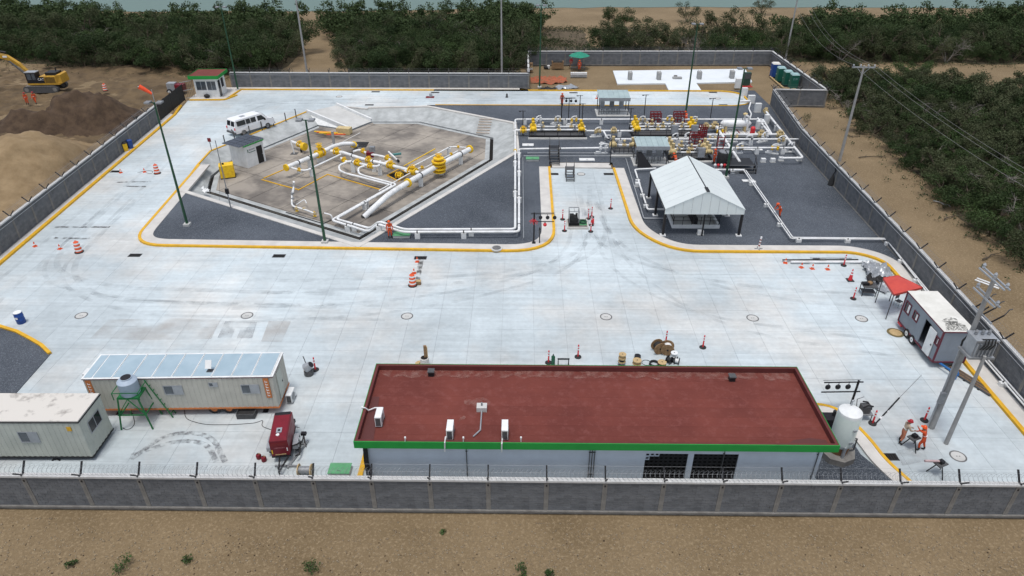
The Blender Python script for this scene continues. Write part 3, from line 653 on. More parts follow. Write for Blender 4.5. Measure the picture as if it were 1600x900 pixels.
# ------------------------------------------------------------------ perimeter walls
WALL_H = 2.5
def bay_meshes(L, near):
    cols = max(3, round(L/.40)); rows = 10; bw = L/cols; bh = (WALL_H-.42)/rows; mb = MB(); r = random.Random(int(L*100)+near)
    mb.bx(0, L, -.055, .055, .30, WALL_H-.12)
    if near:
        for j in range(rows):
            off = 0 if j % 2 == 0 else bw/2
            for i in range(cols+(j % 2)):
                x0 = max(0, i*bw-off)+.008; x1 = min(L, (i+1)*bw-off)-.008
                if x1-x0 < .05: continue
                d = .062+r.uniform(0, .012); z0 = .30+j*bh
                mb.bx(x0, x1, -d, d, z0+.009, z0+bh-.009)
    return mb
_bay = {}
def wall(name, label, pts, bays, near=True, up=True, coil=False, plinth=True, gr_='perimeter walls', inner=1):
    a0 = Vector(pts[0]); t = thing(name, label, 'wall', (a0.x, a0.y, -.15), 0, gr_)
    for a, b, n in zip(pts[:-1], pts[1:], bays):
        a, b = Vector(a), Vector(b); L = (b-a).length/n; rz = ang(a, b); key = (round(L, 2), near)
        if key not in _bay:
            mb = bay_meshes(L-.24, near); me = bpy.data.meshes.new('block_panel'); me.from_pydata(mb.v, [], mb.f); me.materials.append(M_block); _bay[key] = me
            mb = MB(); mb.bx(-.12,.12,-.09,.09,.05,WALL_H-.1); mb.bx(-.025,.025,-.10,.10,.05,WALL_H-.1); me = bpy.data.meshes.new('pillar'); me.from_pydata(mb.v, [], mb.f); me.materials.append(M_pillar); _bay[('p',)+key] = me
            mb = MB(); mb.bx(.004,L-.004,-.13,.13,WALL_H-.12,WALL_H); me = bpy.data.meshes.new('coping'); me.from_pydata(mb.v, [], mb.f); me.materials.append(M_coping); _bay[('c',)+key] = me
            mb = MB(); mb.bx(0,L,-.17,.17,.20,.30); mb.bx(0,L,-.07,.07,-.1,.20); me = bpy.data.meshes.new('plinth'); me.from_pydata(mb.v, [], mb.f); me.materials.append(M_pillar); _bay[('b',)+key] = me
            mb = MB()
            for s in (-1, 1): mb.beam((0, 0, WALL_H-.25), (0, s*.10, WALL_H+.04), .05, .05); mb.beam((0, s*.03, WALL_H+.0), (0, s*.46, WALL_H+.52), .075, .075)
            mb.bx(-.04,.04,-.11,.11,WALL_H-.42,WALL_H-.30)
            me = bpy.data.meshes.new('wire_bracket'); me.from_pydata(mb.v, [], mb.f); me.materials.append(M_black); _bay[('y',)+key] = me
        d = (b-a).normalized()
        for i in range(n):
            p = a+d*(i*L)-a0
            for nm, k, dx in (('block_panel', key, .12), ('pillar', ('p',)+key, 0), ('coping', ('c',)+key, 0), ('plinth', ('b',)+key, 0), ('wire_bracket', ('y',)+key, 0)):
                q = p+d*dx; o = obj(nm, _bay[k], t); o.location = (q.x, q.y, 0); o.rotation_euler = (0, 0, rz)
                if nm == 'block_panel': o['kind'] = 'stuff'
        p = b-a0
        for nm, k in (('pillar', ('p',)+key), ('wire_bracket', ('y',)+key)):
            o = obj(nm, _bay[k], t); o.location = (p.x, p.y, 0); o.rotation_euler = (0, 0, rz)
        nrm = Vector((-d.y, d.x))
        mb = MB()
        for s, hh in ((-.45,.5),(.45,.5),(.2,.25),(-.2,.25)):
            q0 = a+nrm*s-a0; q1 = b+nrm*s-a0; mb.tube([(q0.x,q0.y,WALL_H+hh),(q1.x,q1.y,WALL_H+hh)], .004, 3)
        mb.build('barbed_wire', M_wire, t)
        q0 = a+nrm*(.16*inner)-a0; q1 = b+nrm*(.16*inner)-a0; mb = MB(); mb.tube([(q0.x,q0.y,WALL_H-.36),(q1.x,q1.y,WALL_H-.36)], .025, 6); mb.build('conduit', M_galv, t)
        if coil:
            pitch = .24; LL = (b-a).length; nt = int(LL/pitch); pts3 = []
            for k in range(nt*10): ph = 2*math.pi*k/10; s = k/10*pitch; pp = a-a0+d*s; pts3.append((pp.x+nrm.x*.27*math.cos(ph)+d.x*.1*math.sin(ph*2), pp.y+nrm.y*.27*math.cos(ph), WALL_H+.33+.27*math.sin(ph)))
            mb = MB(); mb.tube(pts3, .0055, 3); mb.build('razor_coil', M_wire, t)
    return t
wall('perimeter_wall', 'grey block wall with white coping along the front of the site', [(-43.3,24.9),(31.3,24.9)], [25], True, coil=True)
wall('perimeter_wall', 'grey block wall along the left side beside the soil heaps', [(-43.3,24.9),(-47.5,88.5)], [21], True, coil=True, inner=-1)
wall('perimeter_wall', 'grey block wall along the right side beside the dirt track', [(31.3,24.9),(32.6,50),(33.45,80),(35.3,97)], [8,10,6], True, coil=True)
wall('perimeter_wall', 'grey block wall behind the upper road, from guard hut to the bare lot', [(-43.8,105.2),(1.2,105.2)], [15], False, inner=-1)
wall('perimeter_wall', 'short grey block wall closing the left side of the bare lot', [(1.2,105.2),(1.2,119.6)], [5], False, inner=-1)
wall('perimeter_wall', 'grey block wall behind the green umbrella and the pale pad', [(1.2,119.6),(42.2,120.3)], [13], False, inner=-1)
wall('perimeter_wall', 'grey block wall right behind the portable toilets', [(42.2,120.3),(42.6,96.7)], [8], False, inner=-1)
wall('perimeter_wall', 'short grey block return wall in front of the toilets', [(35.3,97),(42.6,96.7)], [2], True)
# ================================================================== BUILDINGS, TRAILERS, VEHICLES
def text(s, size, M, m, parent, name='lettering', ext=.004, align='CENTER'):
    cu = bpy.data.curves.new(name, 'FONT'); cu.body = s; cu.size = size; cu.extrude = ext; cu.align_x = align; cu.align_y = 'CENTER'; cu.resolution_u = 2
    tmp = bpy.data.objects.new(name+'_tmp', cu); COL.objects.link(tmp); dg = bpy.context.evaluated_depsgraph_get(); dg.update()
    me = bpy.data.meshes.new_from_object(tmp.evaluated_get(dg)); bpy.data.objects.remove(tmp); me.materials.clear(); me.materials.append(m)
    o = obj(name, me, parent); o.matrix_local = M; return o
def face_M(x, y, z, rz=0, rx=math.pi/2): return Matrix.Translation((x, y, z)) @ Matrix.Rotation(rz, 4, 'Z') @ Matrix.Rotation(rx, 4, 'X')

# ---- control building with red roof
BW, BD, BZ = 24.95, 6.5, 3.6
bl = thing('control_building', 'long low white building with red flat roof and green fascia behind the front wall', 'building', (-8.48, 26.18, 0))
wl_ = MB(); x0, x1 = .42, BW-.5; y0 = .38; op = [(15.2,17.45),(17.75,20.1)]
wl_.bx(x0, x1, y0+.22, BD-.2, 0, 3.2)
for a, b in ((x0, op[0][0]), (op[0][1], op[1][0]), (op[1][1], x1)): wl_.bx(a, b, y0, y0+.22, 0, 3.2)
for a, b in op: wl_.bx(a, b, y0, y0+.22, 2.55, 3.2); wl_.bx(a, b, y0, y0+.22, 0, .5)
wl_.build('wall', M_wallw, bl)
for a, b in op:
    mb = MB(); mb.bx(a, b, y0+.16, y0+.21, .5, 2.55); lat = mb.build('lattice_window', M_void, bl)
    nx, nz_ = 9, 8; w_, h_ = (b-a)/nx, 2.05/nz_
    bk = MB(); bk.bx(.012,w_-.012,0,.05,.012,.045); bk.bx(.012,w_-.012,0,.05,h_-.045,h_-.012); bk.bx(.012,.045,0,.05,.045,h_-.045); bk.bx(w_-.045,w_-.012,0,.05,.045,h_-.045)
    me = bpy.data.meshes.new('lattice_block'); me.from_pydata(bk.v, [], bk.f); me.materials.append(M_rubber); me2 = me.copy(); me2.materials[0] = M_wallw
    for i in range(nx):
        for j in range(nz_):
            pale = a < 16 and ((i == 0 and j > 5) or (i == 1 and j == 7) or (i == 2 and j == 7))
            o = obj('lattice_block', me2 if pale else me, lat); o.location = (a+i*w_, y0+.05, .5+j*h_)
par = MB(); par.bx(0,BW,0,.16,3.18,BZ); par.bx(0,BW,BD-.16,BD,3.18,BZ); par.bx(0,.16,.16,BD-.16,3.18,BZ); par.bx(BW-.16,BW,.16,BD-.16,3.18,BZ); par.build('parapet', M_red_par, bl)
fa = MB(); fa.bx(-.03,BW+.03,-.03,-.002,3.16,BZ+.012); fa.bx(-.03,-.002,0,BD+.03,3.16,BZ+.012); fa.bx(BW+.002,BW+.03,0,BD+.03,3.16,BZ+.012); fa.bx(0,BW,BD+.002,BD+.03,3.16,BZ+.012)
fa.bx(0,BW,-.002,.02,BZ+.001,BZ+.016); fa.build('fascia', M_green, bl)
rf = MB(); rf.bx(.16,BW-.16,.16,BD-.16,3.0,3.24); roof = rf.build('roof', M_red_par, bl)
ys = [.16,.9,1.68,2.45,3.2,4.0,4.75,5.5,BD-.16]
for a, b in zip(ys[:-1], ys[1:]):
    mb = MB(); mb.add([(.17,a+.006,3.262),(BW-.17,a+.006,3.262),(BW-.17,b-.012,3.274),(.17,b-.012,3.274),(.17,a+.006,3.24),(BW-.17,a+.006,3.24)], [(0,1,2,3),(4,5,1,0)]); mb.build('roof_sheet', M_red_roof, roof)
def patch(pts, z, m, name='stain'):
    mb = MB(); mb.sheet([pts], z); mb.build(name, m, roof)
r_ = random.Random(5)
top = [(.4+i*.6, BD-.5-abs(math.sin(i*1.7))*.32-r_.random()*.15) for i in range(41)]
patch(top+[(BW-.3,BD-.18),(.3,BD-.18)], 3.300, M_white_stain)
patch([(6.2+.95*math.cos(k*.5)*(.6+.5*r_.random()), 3.55+.55*math.sin(k*.5)*(.6+.5*r_.random())) for k in range(12)], 3.296, M_white_stain)
patch([(5.2,1.9),(5.6,2.15),(5.55,2.4),(5.3,2.2)], 3.296, M_white_stain)
patch([(22.2,.2),(24.6,.2),(24.6,.75),(23.8,.86),(22.9,.7)], 3.294, M_stain)
patch([(.2,3.9),(.6,3.9),(.9,.5),(.2,.4)], 3.293, M_stain)
def ac_unit(px, py, label, z=3.27):
    p = G(px, py, z); t = thing('air_conditioner', label, 'air conditioner', p, 0, 'air conditioner condensers')
    b = MB(); b.bx(-.17,.17,-.42,.42,.08,.72); b.build('casing', M_white, t)
    b = MB(); b.bx(-.13,.13,-.44,-.421,.14,.66); b.build('side_grille', M_dgrey, t)
    b = MB(); b.cyl((.171,-.05,.4),(.19,-.05,.4),.26,n=16); b.build('fan_grille', M_grey, t)
    b = MB(); b.bx(-.2,.2,-.36,-.28,0,.08); b.build('foot', M_dgrey, t); b = MB(); b.bx(-.2,.2,.28,.36,0,.08); b.build('foot', M_dgrey, t)
    return t
ac_unit(594,660,'white air conditioner near the left edge of the red roof'); ac_unit(704,680,'white air conditioner on the red roof, middle of three'); ac_unit(789,680,'white air conditioner on the red roof, rightmost of three')
def roof_tube(label, pts, r, m, name='roof_pipe', cat='pipe'):
    t = thing(name, label, cat, G(*pts[0])); mb = MB(); mb.tube([G(*p) for p in pts], r, 6); mb.build('pipe', m, t, world=True, smooth=True)
    mb = MB(); q = G(*pts[0]); mb.cyl(q+Vector((0,0,-.06)), q+Vector((0,0,.05)), r*1.6, n=8); mb.build('elbow', m, t, world=True)
    return t
roof_tube('white curled pipe running over the left edge of the red roof', [(566,637,3.7),(570,637,3.7),(576,641,3.45),(586,637,3.45),(594,637,3.45),(596,641,3.4)], .035, M_pipe)
roof_tube('white pipe from the middle air conditioner down over the fascia', [(703,680,3.5),(696,683,3.4),(695,692,3.7),(695,705,2.9)], .04, M_pipe)
roof_tube('white pipe from the rightmost air conditioner down over the fascia', [(788,680,3.5),(785,684,3.4),(784,694,3.7),(784,706,2.9)], .04, M_pipe)
roof_tube('short white vent pipe at the left part of the green fascia', [(633,684,3.9),(633,690,3.6),(634,700,3.0)], .03, M_pipe)
roof_tube('short white vent pipe on the fascia between two air conditioners', [(724,684,3.9),(724,690,3.6),(725,700,3.0)], .03, M_pipe)
roof_tube('short white vent pipe on the fascia right of the air conditioners', [(814,684,3.9),(814,690,3.6),(814,700,3.0)], .03, M_pipe)
t = thing('roof_pedestal', 'grey concrete pedestal with conduit on the red roof amid a white stain', 'pedestal', G(753,640,3.27))
mb = MB(); mb.bx(-.28,.28,-.22,.22,0,.30); mb.build('block', M_conc2, t); mb = MB(); mb.cyl((0,0,.3),(0,0,.5),.05); mb.build('stub', M_grey, t)
mb = MB(); mb.tube([(0,-.22,.1),(0,-1.7,.08),(-.35,-2.2,.08)], .04, 6); mb.build('conduit', M_galv, t)
for px, py, lb in ((674,586,'black square vent on the left of the red roof'), (1143,594,'black square vent on the right of the red roof')):
    t = thing('roof_vent', lb, 'vent', G(px, py, 3.27)); mb = MB(); mb.bx(-.16,.16,-.16,.16,0,.28); mb.build('stack', M_black, t); mb = MB(); mb.bx(-.2,.2,-.2,.2,.3,.36); mb.build('cap', M_dgrey, t)
# pipes clipped to the building front
def wall_pipe(x, label, n=1, gap=.13, m=M_dgrey):
    t = thing('wall_conduit', label, 'conduit', (-8.48+x, 26.5, 0)); 
    for k in range(n):
        mb = MB(); mb.cyl((k*gap,0,.1),(k*gap,0,3.1),.025,n=6); mb.build('pipe', m, t)
    for z in (1.0, 2.6): mb = MB(); mb.bx(-.05,(n-1)*gap+.05,.03,.05,z,z+.05); mb.build('clip', M_black, t)
wall_pipe(5.75,'single dark conduit down the white building front',1); wall_pipe(12.25,'bundle of three dark conduits down the white building front',3)
wall_pipe(19.3,'single dark conduit crossing the right lattice window',1); wall_pipe(24.2,'dark downpipe at the right corner of the white building',1)
t = thing('cable_bundle', 'black cable bundle running down the left corner of the building', 'cables', (-8.1, 26.3, 0))
for k in range(4): mb = MB(); mb.tube([(k*.06,.1,3.1),(k*.07-.05,.05,2.0),(k*.08,0,.9),(k*.2+.3,-.2,.1),(k*.3+.9,-.35,.05)], .035, 6); mb.build('cable', M_rubber, t)

# ---- corrugated site trailers
def corr(mb, p, q, z0, z1, pitch=.3, d=.02):                     # ribbed panel from p to q (2d), ribs outwards to the right of p->q
    p, q = Vector(p), Vector(q); L = (q-p).length; t = (q-p)/L; n = Vector((t.y, -t.x)); k = int(L/pitch); pt = L/k; prof = []
    for i in range(k): prof += [(i*pt, 0), (i*pt+pt*.42, 0), (i*pt+pt*.48, d), (i*pt+pt*.94, d)]
    prof.append((L, 0)); pts = [p+t*s+n*e for s, e in prof]; m = len(pts)
    mb.add([v3(a, z0) for a in pts]+[v3(a, z1) for a in pts], [(i, i+1, m+i+1, m+i) for i in range(m-1)])
def window(parent, x, z, w, h, y=-.03, m=M_glassg, fm=M_galv, half=True, axis='x', name='window'):
    def bb(a, b, c, d, e, f):
        mb = MB()
        if axis == 'x': mb.bx(a, b, c, d, e, f)
        else: mb.bx(y-(d-y) if False else y-.0, y+.0, 0, 0, 0, 0)
        return mb
    mb = MB()
    def B_(u0, u1, v0, v1, z0, z1):
        if axis == 'x': mb.bx(u0, u1, y+v0, y+v1, z0, z1)
        else: mb.bx(y-v1, y-v0, u0, u1, z0, z1)
    B_(x-w/2, x+w/2, -.01, .04, z-h/2, z+h/2); wo = mb.build(name, m, parent)
    mb = MB(); e = .045
    B_(x-w/2-e, x+w/2+e, -.03, 0, z-h/2-e, z-h/2); B_(x-w/2-e, x+w/2+e, -.03, 0, z+h/2, z+h/2+e); B_(x-w/2-e, x-w/2, -.03, 0, z-h/2, z+h/2); B_(x+w/2, x+w/2+e, -.03, 0, z-h/2, z+h/2); B_(x-.02, x+.02, -.03, 0, z-h/2, z+h/2)
    mb.build('frame', fm, wo)
    if half: mb = MB(); B_(x+.02, x+w/2, -.022, -.012, z-h/2, z+h/2); mb.build('screen', M_galv, wo)
    return wo
def wheel(parent, c, r, w, axis, name='wheel', rim=M_white):
    a = Vector(axis)*w/2; c = Vector(c); mb = MB(); mb.cyl(c-a, c+a, r, n=18); o = mb.build(name, M_rubber, parent, smooth=True)
    mb = MB(); mb.cyl(c-a*1.04, c+a*1.04, r*.55, n=12); mb.build('rim', rim, o); mb = MB(); mb.cyl(c-a*1.1, c+a*1.1, r*.14, n=8); mb.build('hub', M_dgrey, o)
    return o
L1 = 11.2
tr1 = thing('office_trailer', 'long beige office trailer with orange trim and pale blue sheeted roof', 'trailer', (-25.9, 31.85, 0), R(1.9))
mb = MB(); corr(mb, (0,0), (L1,0), .62, 2.95); corr(mb, (L1,0), (L1,2.3), .62, 2.95); corr(mb, (L1,2.3), (0,2.3), .62, 2.95); corr(mb, (0,2.3), (0,0), .62, 2.95); mb.bx(.03,L1-.03,.03,2.27,.6,2.9); mb.build('siding', M_beige, tr1)
mb = MB(); mb.bx(-.04,L1+.04,-.04,2.34,.50,.61); mb.build('skirt_rail', M_obrown, tr1)
mb = MB(); mb.bx(-.05,L1+.05,-.05,2.35,2.90,2.96); mb.build('roof_rail', M_maroon, tr1)
rfo = MB(); rfo.bx(-.06,L1+.06,-.06,2.36,2.962,3.0); rfo = rfo.build('roof', M_white, tr1)
nP = 9
mb = MB(); mb.bx(.06,.52,.06,2.24,3.0,3.02); mb.build('roof_panel', M_blueroof, rfo)
for i in range(nP):
    w_ = (L1-.62)/nP; mb = MB(); mb.bx(.6+i*w_, .6+i*w_+w_-.10, .06, 2.24, 3.0, 3.02); mb.build('roof_panel', M_blueroof, rfo)
    mb = MB(); mb.bx(.6+(i+1)*w_-.075, .6+(i+1)*w_-.035, .0, 2.3, 3.0, 3.05); mb.build('roof_batten', M_white, rfo)
window(tr1, 5.15, 2.05, 1.05, .6); window(tr1, 9.75, 2.05, 1.0, .6); window(tr1, 7.6, 2.42, .45, .24)
for x, rz_ in ((.28, 0), (L1-.42, 0)):
    mb = MB(); mb.bx(x-.16, x+.16, -.055, -.03, 1.35, 2.85); s_ = mb.build('name_plate', M_obrown, tr1)
    for k in range(6):
        mb = MB(); mb.bx(x-.075, x+.075, -.06, -.056, 1.5+k*.21, 1.5+k*.21+.05); mb.bx(x-.075, x-.04, -.06, -.056, 1.55+k*.21, 1.62+k*.21); mb.build('letter_stroke', M_wstripe, s_)
mb = MB(); mb.bx(L1+.03,L1+.06,.5,1.35,.75,2.7); d_ = mb.build('door', M_beige2, tr1); mb = MB(); mb.bx(L1+.06,L1+.09,1.2,1.28,1.6,1.7); mb.build('handle', M_dgrey, d_)
mb = MB(); mb.bx(-.45,-.05,.7,1.3,2.3,2.75); mb.build('window_cooler', M_white, tr1)
for x in (7.15, 8.05): wheel(tr1, (x, .25, .38), .38, .24, (0,1,0), rim=M_obrown); wheel(tr1, (x, 2.05, .38), .38, .24, (0,1,0), rim=M_obrown)
for x in (1.2, L1-1.0):
    for y in (.3, 2.0): mb = MB(); mb.cyl((x,y,0),(x,y,.55),.06); mb.bx(x-.16,x+.16,y-.16,y+.16,0,.04); mb.build('jack_stand', M_black, tr1)
mb = MB(); mb.bx(L1*.1,L1*.95,.9,1.4,.36,.5); mb.build('chassis', M_black, tr1)
mb = MB(); mb.bx(8.75,9.75,-.45,.05,.02,.42); cr = mb.build('crate', M_dgrey, tr1); bpy.data.objects.remove(cr)
t = thing('storage_crate', 'dark grey slatted crate on the ground under the long office trailer', 'crate', tr1.matrix_basis @ Vector((9.2,-.15,0)), R(1.9))
for k in range(4): mb = MB(); mb.bx(-.55,.55,-.3,-.27,.04+k*.1,.11+k*.1); mb.bx(-.55,.55,.27,.3,.04+k*.1,.11+k*.1); mb.bx(-.55,-.52,-.27,.27,.04+k*.1,.11+k*.1); mb.bx(.52,.55,-.27,.27,.04+k*.1,.11+k*.1); mb.build('slat', M_dgrey, t)
mb = MB(); mb.bx(-.5,.5,-.25,.25,.02,.3); mb.build('contents', M_rubber, t)
t = thing('satellite_dish', 'small white flat dish on the roof of the long office trailer', 'dish', tr1.matrix_basis @ Vector((7.35,.55,3.02)))
mb = MB(); mb.cyl((0,0,0),(0,0,.3),.03); mb.bx(-.18,.18,-.15,.15,0,.02); mb.build('mast', M_dgrey, t)
mb = MB(); mb.box((0,0,.48), (.36,.05,.52), M=Matrix.Rotation(R(-35),3,'X') @ Matrix.Rotation(R(8),3,'Z')); mb.build('panel', M_white, t)
t = ac_unit(456,625,'white air conditioner standing on the yard at the trailer end', 0)
for nm, pts, lb in (('trailing_cable',[(288,641),(290,655),(318,664),(365,664),(400,661),(412,656),(408,666),(424,672)],'grey cord trailing over the yard to the red generator'),
                    ('trailing_cable',[(207,646),(211,662),(205,670),(196,672),(192,668)],'thin cord looped below the green tank stand'),
                    ('trailing_cable',[(215,270),(232,266),(240,268),(236,272),(228,270)],'thin cord beside the upper left striped drum')):
    mb = MB(); mb.tube([(*q, .015) for q in smooth_poly([G(*p).xy for p in pts], 1.2, 5)], .018, 5); o = mb.build(nm, M_rubber, world=False); tag(o, lb, 'cable')
# nearer trailer, partly out of frame
tr2 = thing('site_trailer', 'pale green site trailer with stained cream roof at the lower left', 'trailer', (-36.2, 28.05, 0), R(.6)); LL = 12.05
mb = MB(); corr(mb, (0,0), (LL,0), .35, 2.92); corr(mb, (LL,0), (LL,2.3), .35, 2.92); corr(mb, (LL,2.3), (0,2.3), .35, 2.92); corr(mb, (0,2.3), (0,0), .35, 2.92); mb.bx(.03,LL-.03,.03,2.27,.33,2.9); mb.build('siding', M_beige2, tr2)
mb = MB(); mb.bx(-.05,LL+.05,-.05,2.35,2.88,2.95); mb.build('roof_rail', M_black, tr2)
mb = MB(); mb.bx(-.02,LL+.02,-.02,2.32,2.95,3.02); mb.build('roof', M_cream_roof, tr2)
mb = MB(); mb.bx(-.03,LL+.03,-.03,2.33,.25,.34); mb.build('floor_rail', M_black, tr2)
window(tr2, 9.0, 1.85, 1.0, .7); window(tr2, 1.15, 1.95, 1.1, .75, y=LL+.02, axis='y', m=M_glass, half=False)
mb = MB(); mb.bx(LL-.75,LL-.5,-.05,-.03,2.3,2.6); mb.build('warning_sticker', M_yel, tr2)
for x in (1.5, LL-2.2):
    mb = MB(); mb.tube([(x-.22,.0,0),(x,.0,.33),(x+.22,.0,0)], .04, 6); mb.tube([(x-.2,.05,.05),(x+.2,.05,.05)], .03, 6); mb.build('jack_stand', M_black, tr2)
for x in (1.5, LL-2.2): mb = MB(); mb.bx(x-.15,x+.15,1.9,2.2,0,.3); mb.build('support_block', M_block, tr2)
# ---- water tank on its green stand
pf = [G(189,669), G(242,669), G(254,651), G(203,648)]; ctr = (pf[0]+pf[1]+pf[2]+pf[3])/4
sd_ = thing('tank_stand', 'green steel stand with ladder beside the long office trailer', 'stand', ctr, R(1.9)); ST = 2.25; hw, hd = .72, .55
mb_ = lambda: MB()
for sx in (-1, 1):
    for sy in (-1, 1):
        mb = MB(); mb.beam((sx*(hw+.22), sy*(hd+.12), 0), (sx*hw*.82, sy*hd*.9, ST), .07, .07); mb.build('leg', M_gstand, sd_)
for z, e in ((ST,0),(1.05,.12)):
    mb = MB(); a, b = hw*.86+e, hd*.92+e*.5
    for p, q in (((-a,-b),(a,-b)),((a,-b),(a,b)),((a,b),(-a,b)),((-a,b),(-a,-b))): mb.beam((*p,z), (*q,z), .06, .06)
    mb.build('ring_beam', M_gstand, sd_)
mb = MB(); mb.bx(-hw*.86,hw*.86,-hd*.9,hd*.9,ST+.03,ST+.07); mb.build('platform', M_gstand, sd_)
for s in (-1, 1): mb = MB(); mb.beam((s*.85,-.62,1.05),(0,-.55,ST),.05,.05); mb.build('brace', M_gstand, sd_)
mb = MB()
for s in (-1, 1): mb.beam((s*.75,-.6,ST+.5),(s*.75,.6,ST+.5),.04,.04); mb.beam((s*.75,-.6,ST),(s*.75,-.6,ST+.5),.04,.04); mb.beam((s*.75,.6,ST),(s*.75,.6,ST+.5),.04,.04)
mb.beam((-.75,-.6,ST+.5),(.75,-.6,ST+.5),.04,.04); mb.build('guard_rail', M_gstand, sd_)
la = MB()
for s in (.35, .75): la.beam((1.75,s,0),(.78,s,ST+.7),.05,.05)
for k in range(7): f_ = (k+.7)/8; la.beam((1.75-.97*f_,.35,(ST+.7)*f_),(1.75-.97*f_,.75,(ST+.7)*f_),.04,.04)
la.build('ladder', M_gstand, sd_)
tk = thing('water_tank', 'pale blue plastic water tank with open black lid on the green stand', 'water tank', ctr+Vector((0,0,ST+.07)))
mb = MB(); mb.lathe([(.52,0),(.55,.05),(.54,.4),(.55,.43),(.54,.85),(.56,.90),(.52,.95),(.33,1.08),(.28,1.12)], 22); mb.build('body', M_tank, tk, smooth=True)
mb = MB(); mb.lathe([(.29,1.11),(.29,1.16),(.25,1.17)], 18); mb.build('lid', M_black, tk)
mb = MB(); mb.lathe([(.33,1.10),(.33,1.15),(.29,1.15),(.29,1.10)], 18); mb.build('neck_ring', M_tank, tk)
# ---- red welder generator on a trailer
ga, gb = G(424,727), G(452,724); gw = (gb-ga).length*.95
ge = thing('welder_generator', 'dark red welding generator on a small two wheeled trailer', 'generator', (ga+gb)/2+Vector((.1,.15,0)), R(9)); gl, gh0, gh1 = 2.35, .55, 1.75
mb = MB(); hw = .5; mb.add([(-hw,0,gh0),(hw,0,gh0),(hw,gl,gh0),(-hw,gl,gh0),(-hw,.0,gh1-.1),(hw,0,gh1-.1),(hw,gl,gh1-.1),(-hw,gl,gh1-.1),(-hw+.07,.09,gh1),(hw-.07,.09,gh1),(hw-.07,gl-.35,gh1),(-hw+.07,gl-.35,gh1)],
   [(3,2,1,0),(0,1,5,4),(1,2,6,5),(2,3,7,6),(3,0,4,7),(4,5,9,8),(5,6,10,9),(6,7,11,10),(7,4,8,11),(8,9,10,11)]); mb.build('housing', M_genred, ge)
mb = MB(); mb.bx(-.46,.46,gl+.0,gl+.03,.9,1.6); mb.bx(-.44,.44,gl-.30,gl-.02,gh1-.06,gh1-.02); mb.build('radiator_grille', M_black, ge)
mb = MB(); mb.bx(-.16,.14,.55,.95,gh1,gh1+.03); mb.build('label_plate', M_galv, ge); mb = MB(); mb.bx(-.08,.06,.66,.82,gh1+.03,gh1+.04); mb.build('display', M_glass, ge)
mb = MB(); mb.cyl((-.04,.38,gh1),(-.04,.38,gh1+.04),.1); mb.build('filler_cap', M_white, ge)
mb = MB(); mb.bx(-.44,.44,-.012,-.001,1.28,1.5); mb.build('control_panel', M_rframe, ge)
mb = MB(); mb.bx(-.3,.3,-.014,-.002,1.08,1.16); mb.build('name_strip', mat('faded_lettering',(.30,.12,.13),(.2,.03,.04),14,.6), ge); mb = MB(); mb.bx(hw+.002,hw+.012,.6,1.7,1.3,1.42); mb.build('name_strip', MATS['faded_lettering'], ge)
mb = MB(); mb.bx(-.46,-.40,-.014,-.002,.72,1.0); mb.build('hazard_label', M_pyel, ge); mb = MB(); mb.bx(.38,.43,-.014,-.002,.86,1.1); mb.build('reflector', M_wstripe, ge)
mb = MB(); mb.bx(-.3,.3,-.014,-.002,.60,.66); mb.build('lift_bar', M_pwood, ge)
mb = MB(); mb.bx(-.52,.52,0,gl,.42,.54); mb.beam((-.1,0,.45),(0,-1.15,.4),.08,.08); mb.beam((.4,0,.45),(0,-1.15,.4),.08,.08); mb.cyl((0,-1.1,.05),(0,-1.1,.7),.04); mb.build('chassis', M_black, ge)
for s in (-1, 1):
    wheel(ge, (s*.72,1.0,.34), .34, .2, (1,0,0)); mb = MB(); mb.bx(s*.72-.15,s*.72+.15,.55,1.45,.70,.74); mb.bx(s*.72-.15,s*.72+.15,.50,.55,.45,.72); mb.bx(s*.72-.15,s*.72+.15,1.45,1.5,.45,.72); mb.build('fender', M_galv, ge)
mb = MB(); mb.tube([(.62,.3,.9),(.85,.5,.8),(.98,.9,.6),(.95,.2,.3),(.8,-.1,.5)], .05, 6); mb.build('hose_loop', M_rubber, ge)
for px, py, lb in ((405,716,'small dark red fuel can left of the red generator, upper one'), (413,720,'small dark red fuel can left of the red generator, nearer one')):
    t = thing('fuel_can', lb, 'fuel can', G(px, py)); mb = MB(); mb.lathe([(.14,0),(.15,.03),(.15,.24),(.12,.3),(.05,.32)], 12); mb.build('can', M_genred, t, smooth=True); mb = MB(); mb.cyl((.06,0,.3),(.06,0,.38),.03); mb.build('spout', M_pwood, t); mb = MB(); mb.tube([(-.1,0,.29),(-.05,0,.37),(.03,0,.37)], .014, 5); mb.build('handle', M_black, t)
t = thing('pipe_rack', 'low steel rack with a vice beside the red generator', 'rack', G(476,695))
for k, (p, q) in enumerate((((-.9,0,.08),(.15,0,.08)),((.15,.25,.06),(-.45,-1.9,.06)),((-1.2,-1.75,.08),(.1,-1.75,.08)))): mb = MB(); mb.beam(p, q, .1, .1); mb.build('bar', M_grey, t)
mb = MB(); mb.beam((0,.0,0),(0,.2,.65),.06,.06); mb.beam((-.18,0,0),(0,.2,.65),.05,.05); mb.beam((.15,-.2,0),(0,.2,.65),.05,.05); mb.build('vice_stand', M_dgrey, t); mb = MB(); mb.bx(-.15,.15,.1,.3,.62,.78); mb.build('vice', M_black, t)
t = thing('grinder_post', 'thin steel post with clamps behind the red generator', 'tool stand', G(459,668))
mb = MB(); mb.cyl((0,0,0),(0,0,1.0),.03); mb.build('post', M_dgrey, t); mb = MB(); mb.bx(-.1,.16,-.1,.1,.4,.62); mb.build('clamp', M_black, t)
for a_ in (0, 2.1, 4.2): mb = MB(); mb.beam((0,0,.12),(.35*math.cos(a_),.35*math.sin(a_),0),.04,.04); mb.build('foot', M_grey, t)
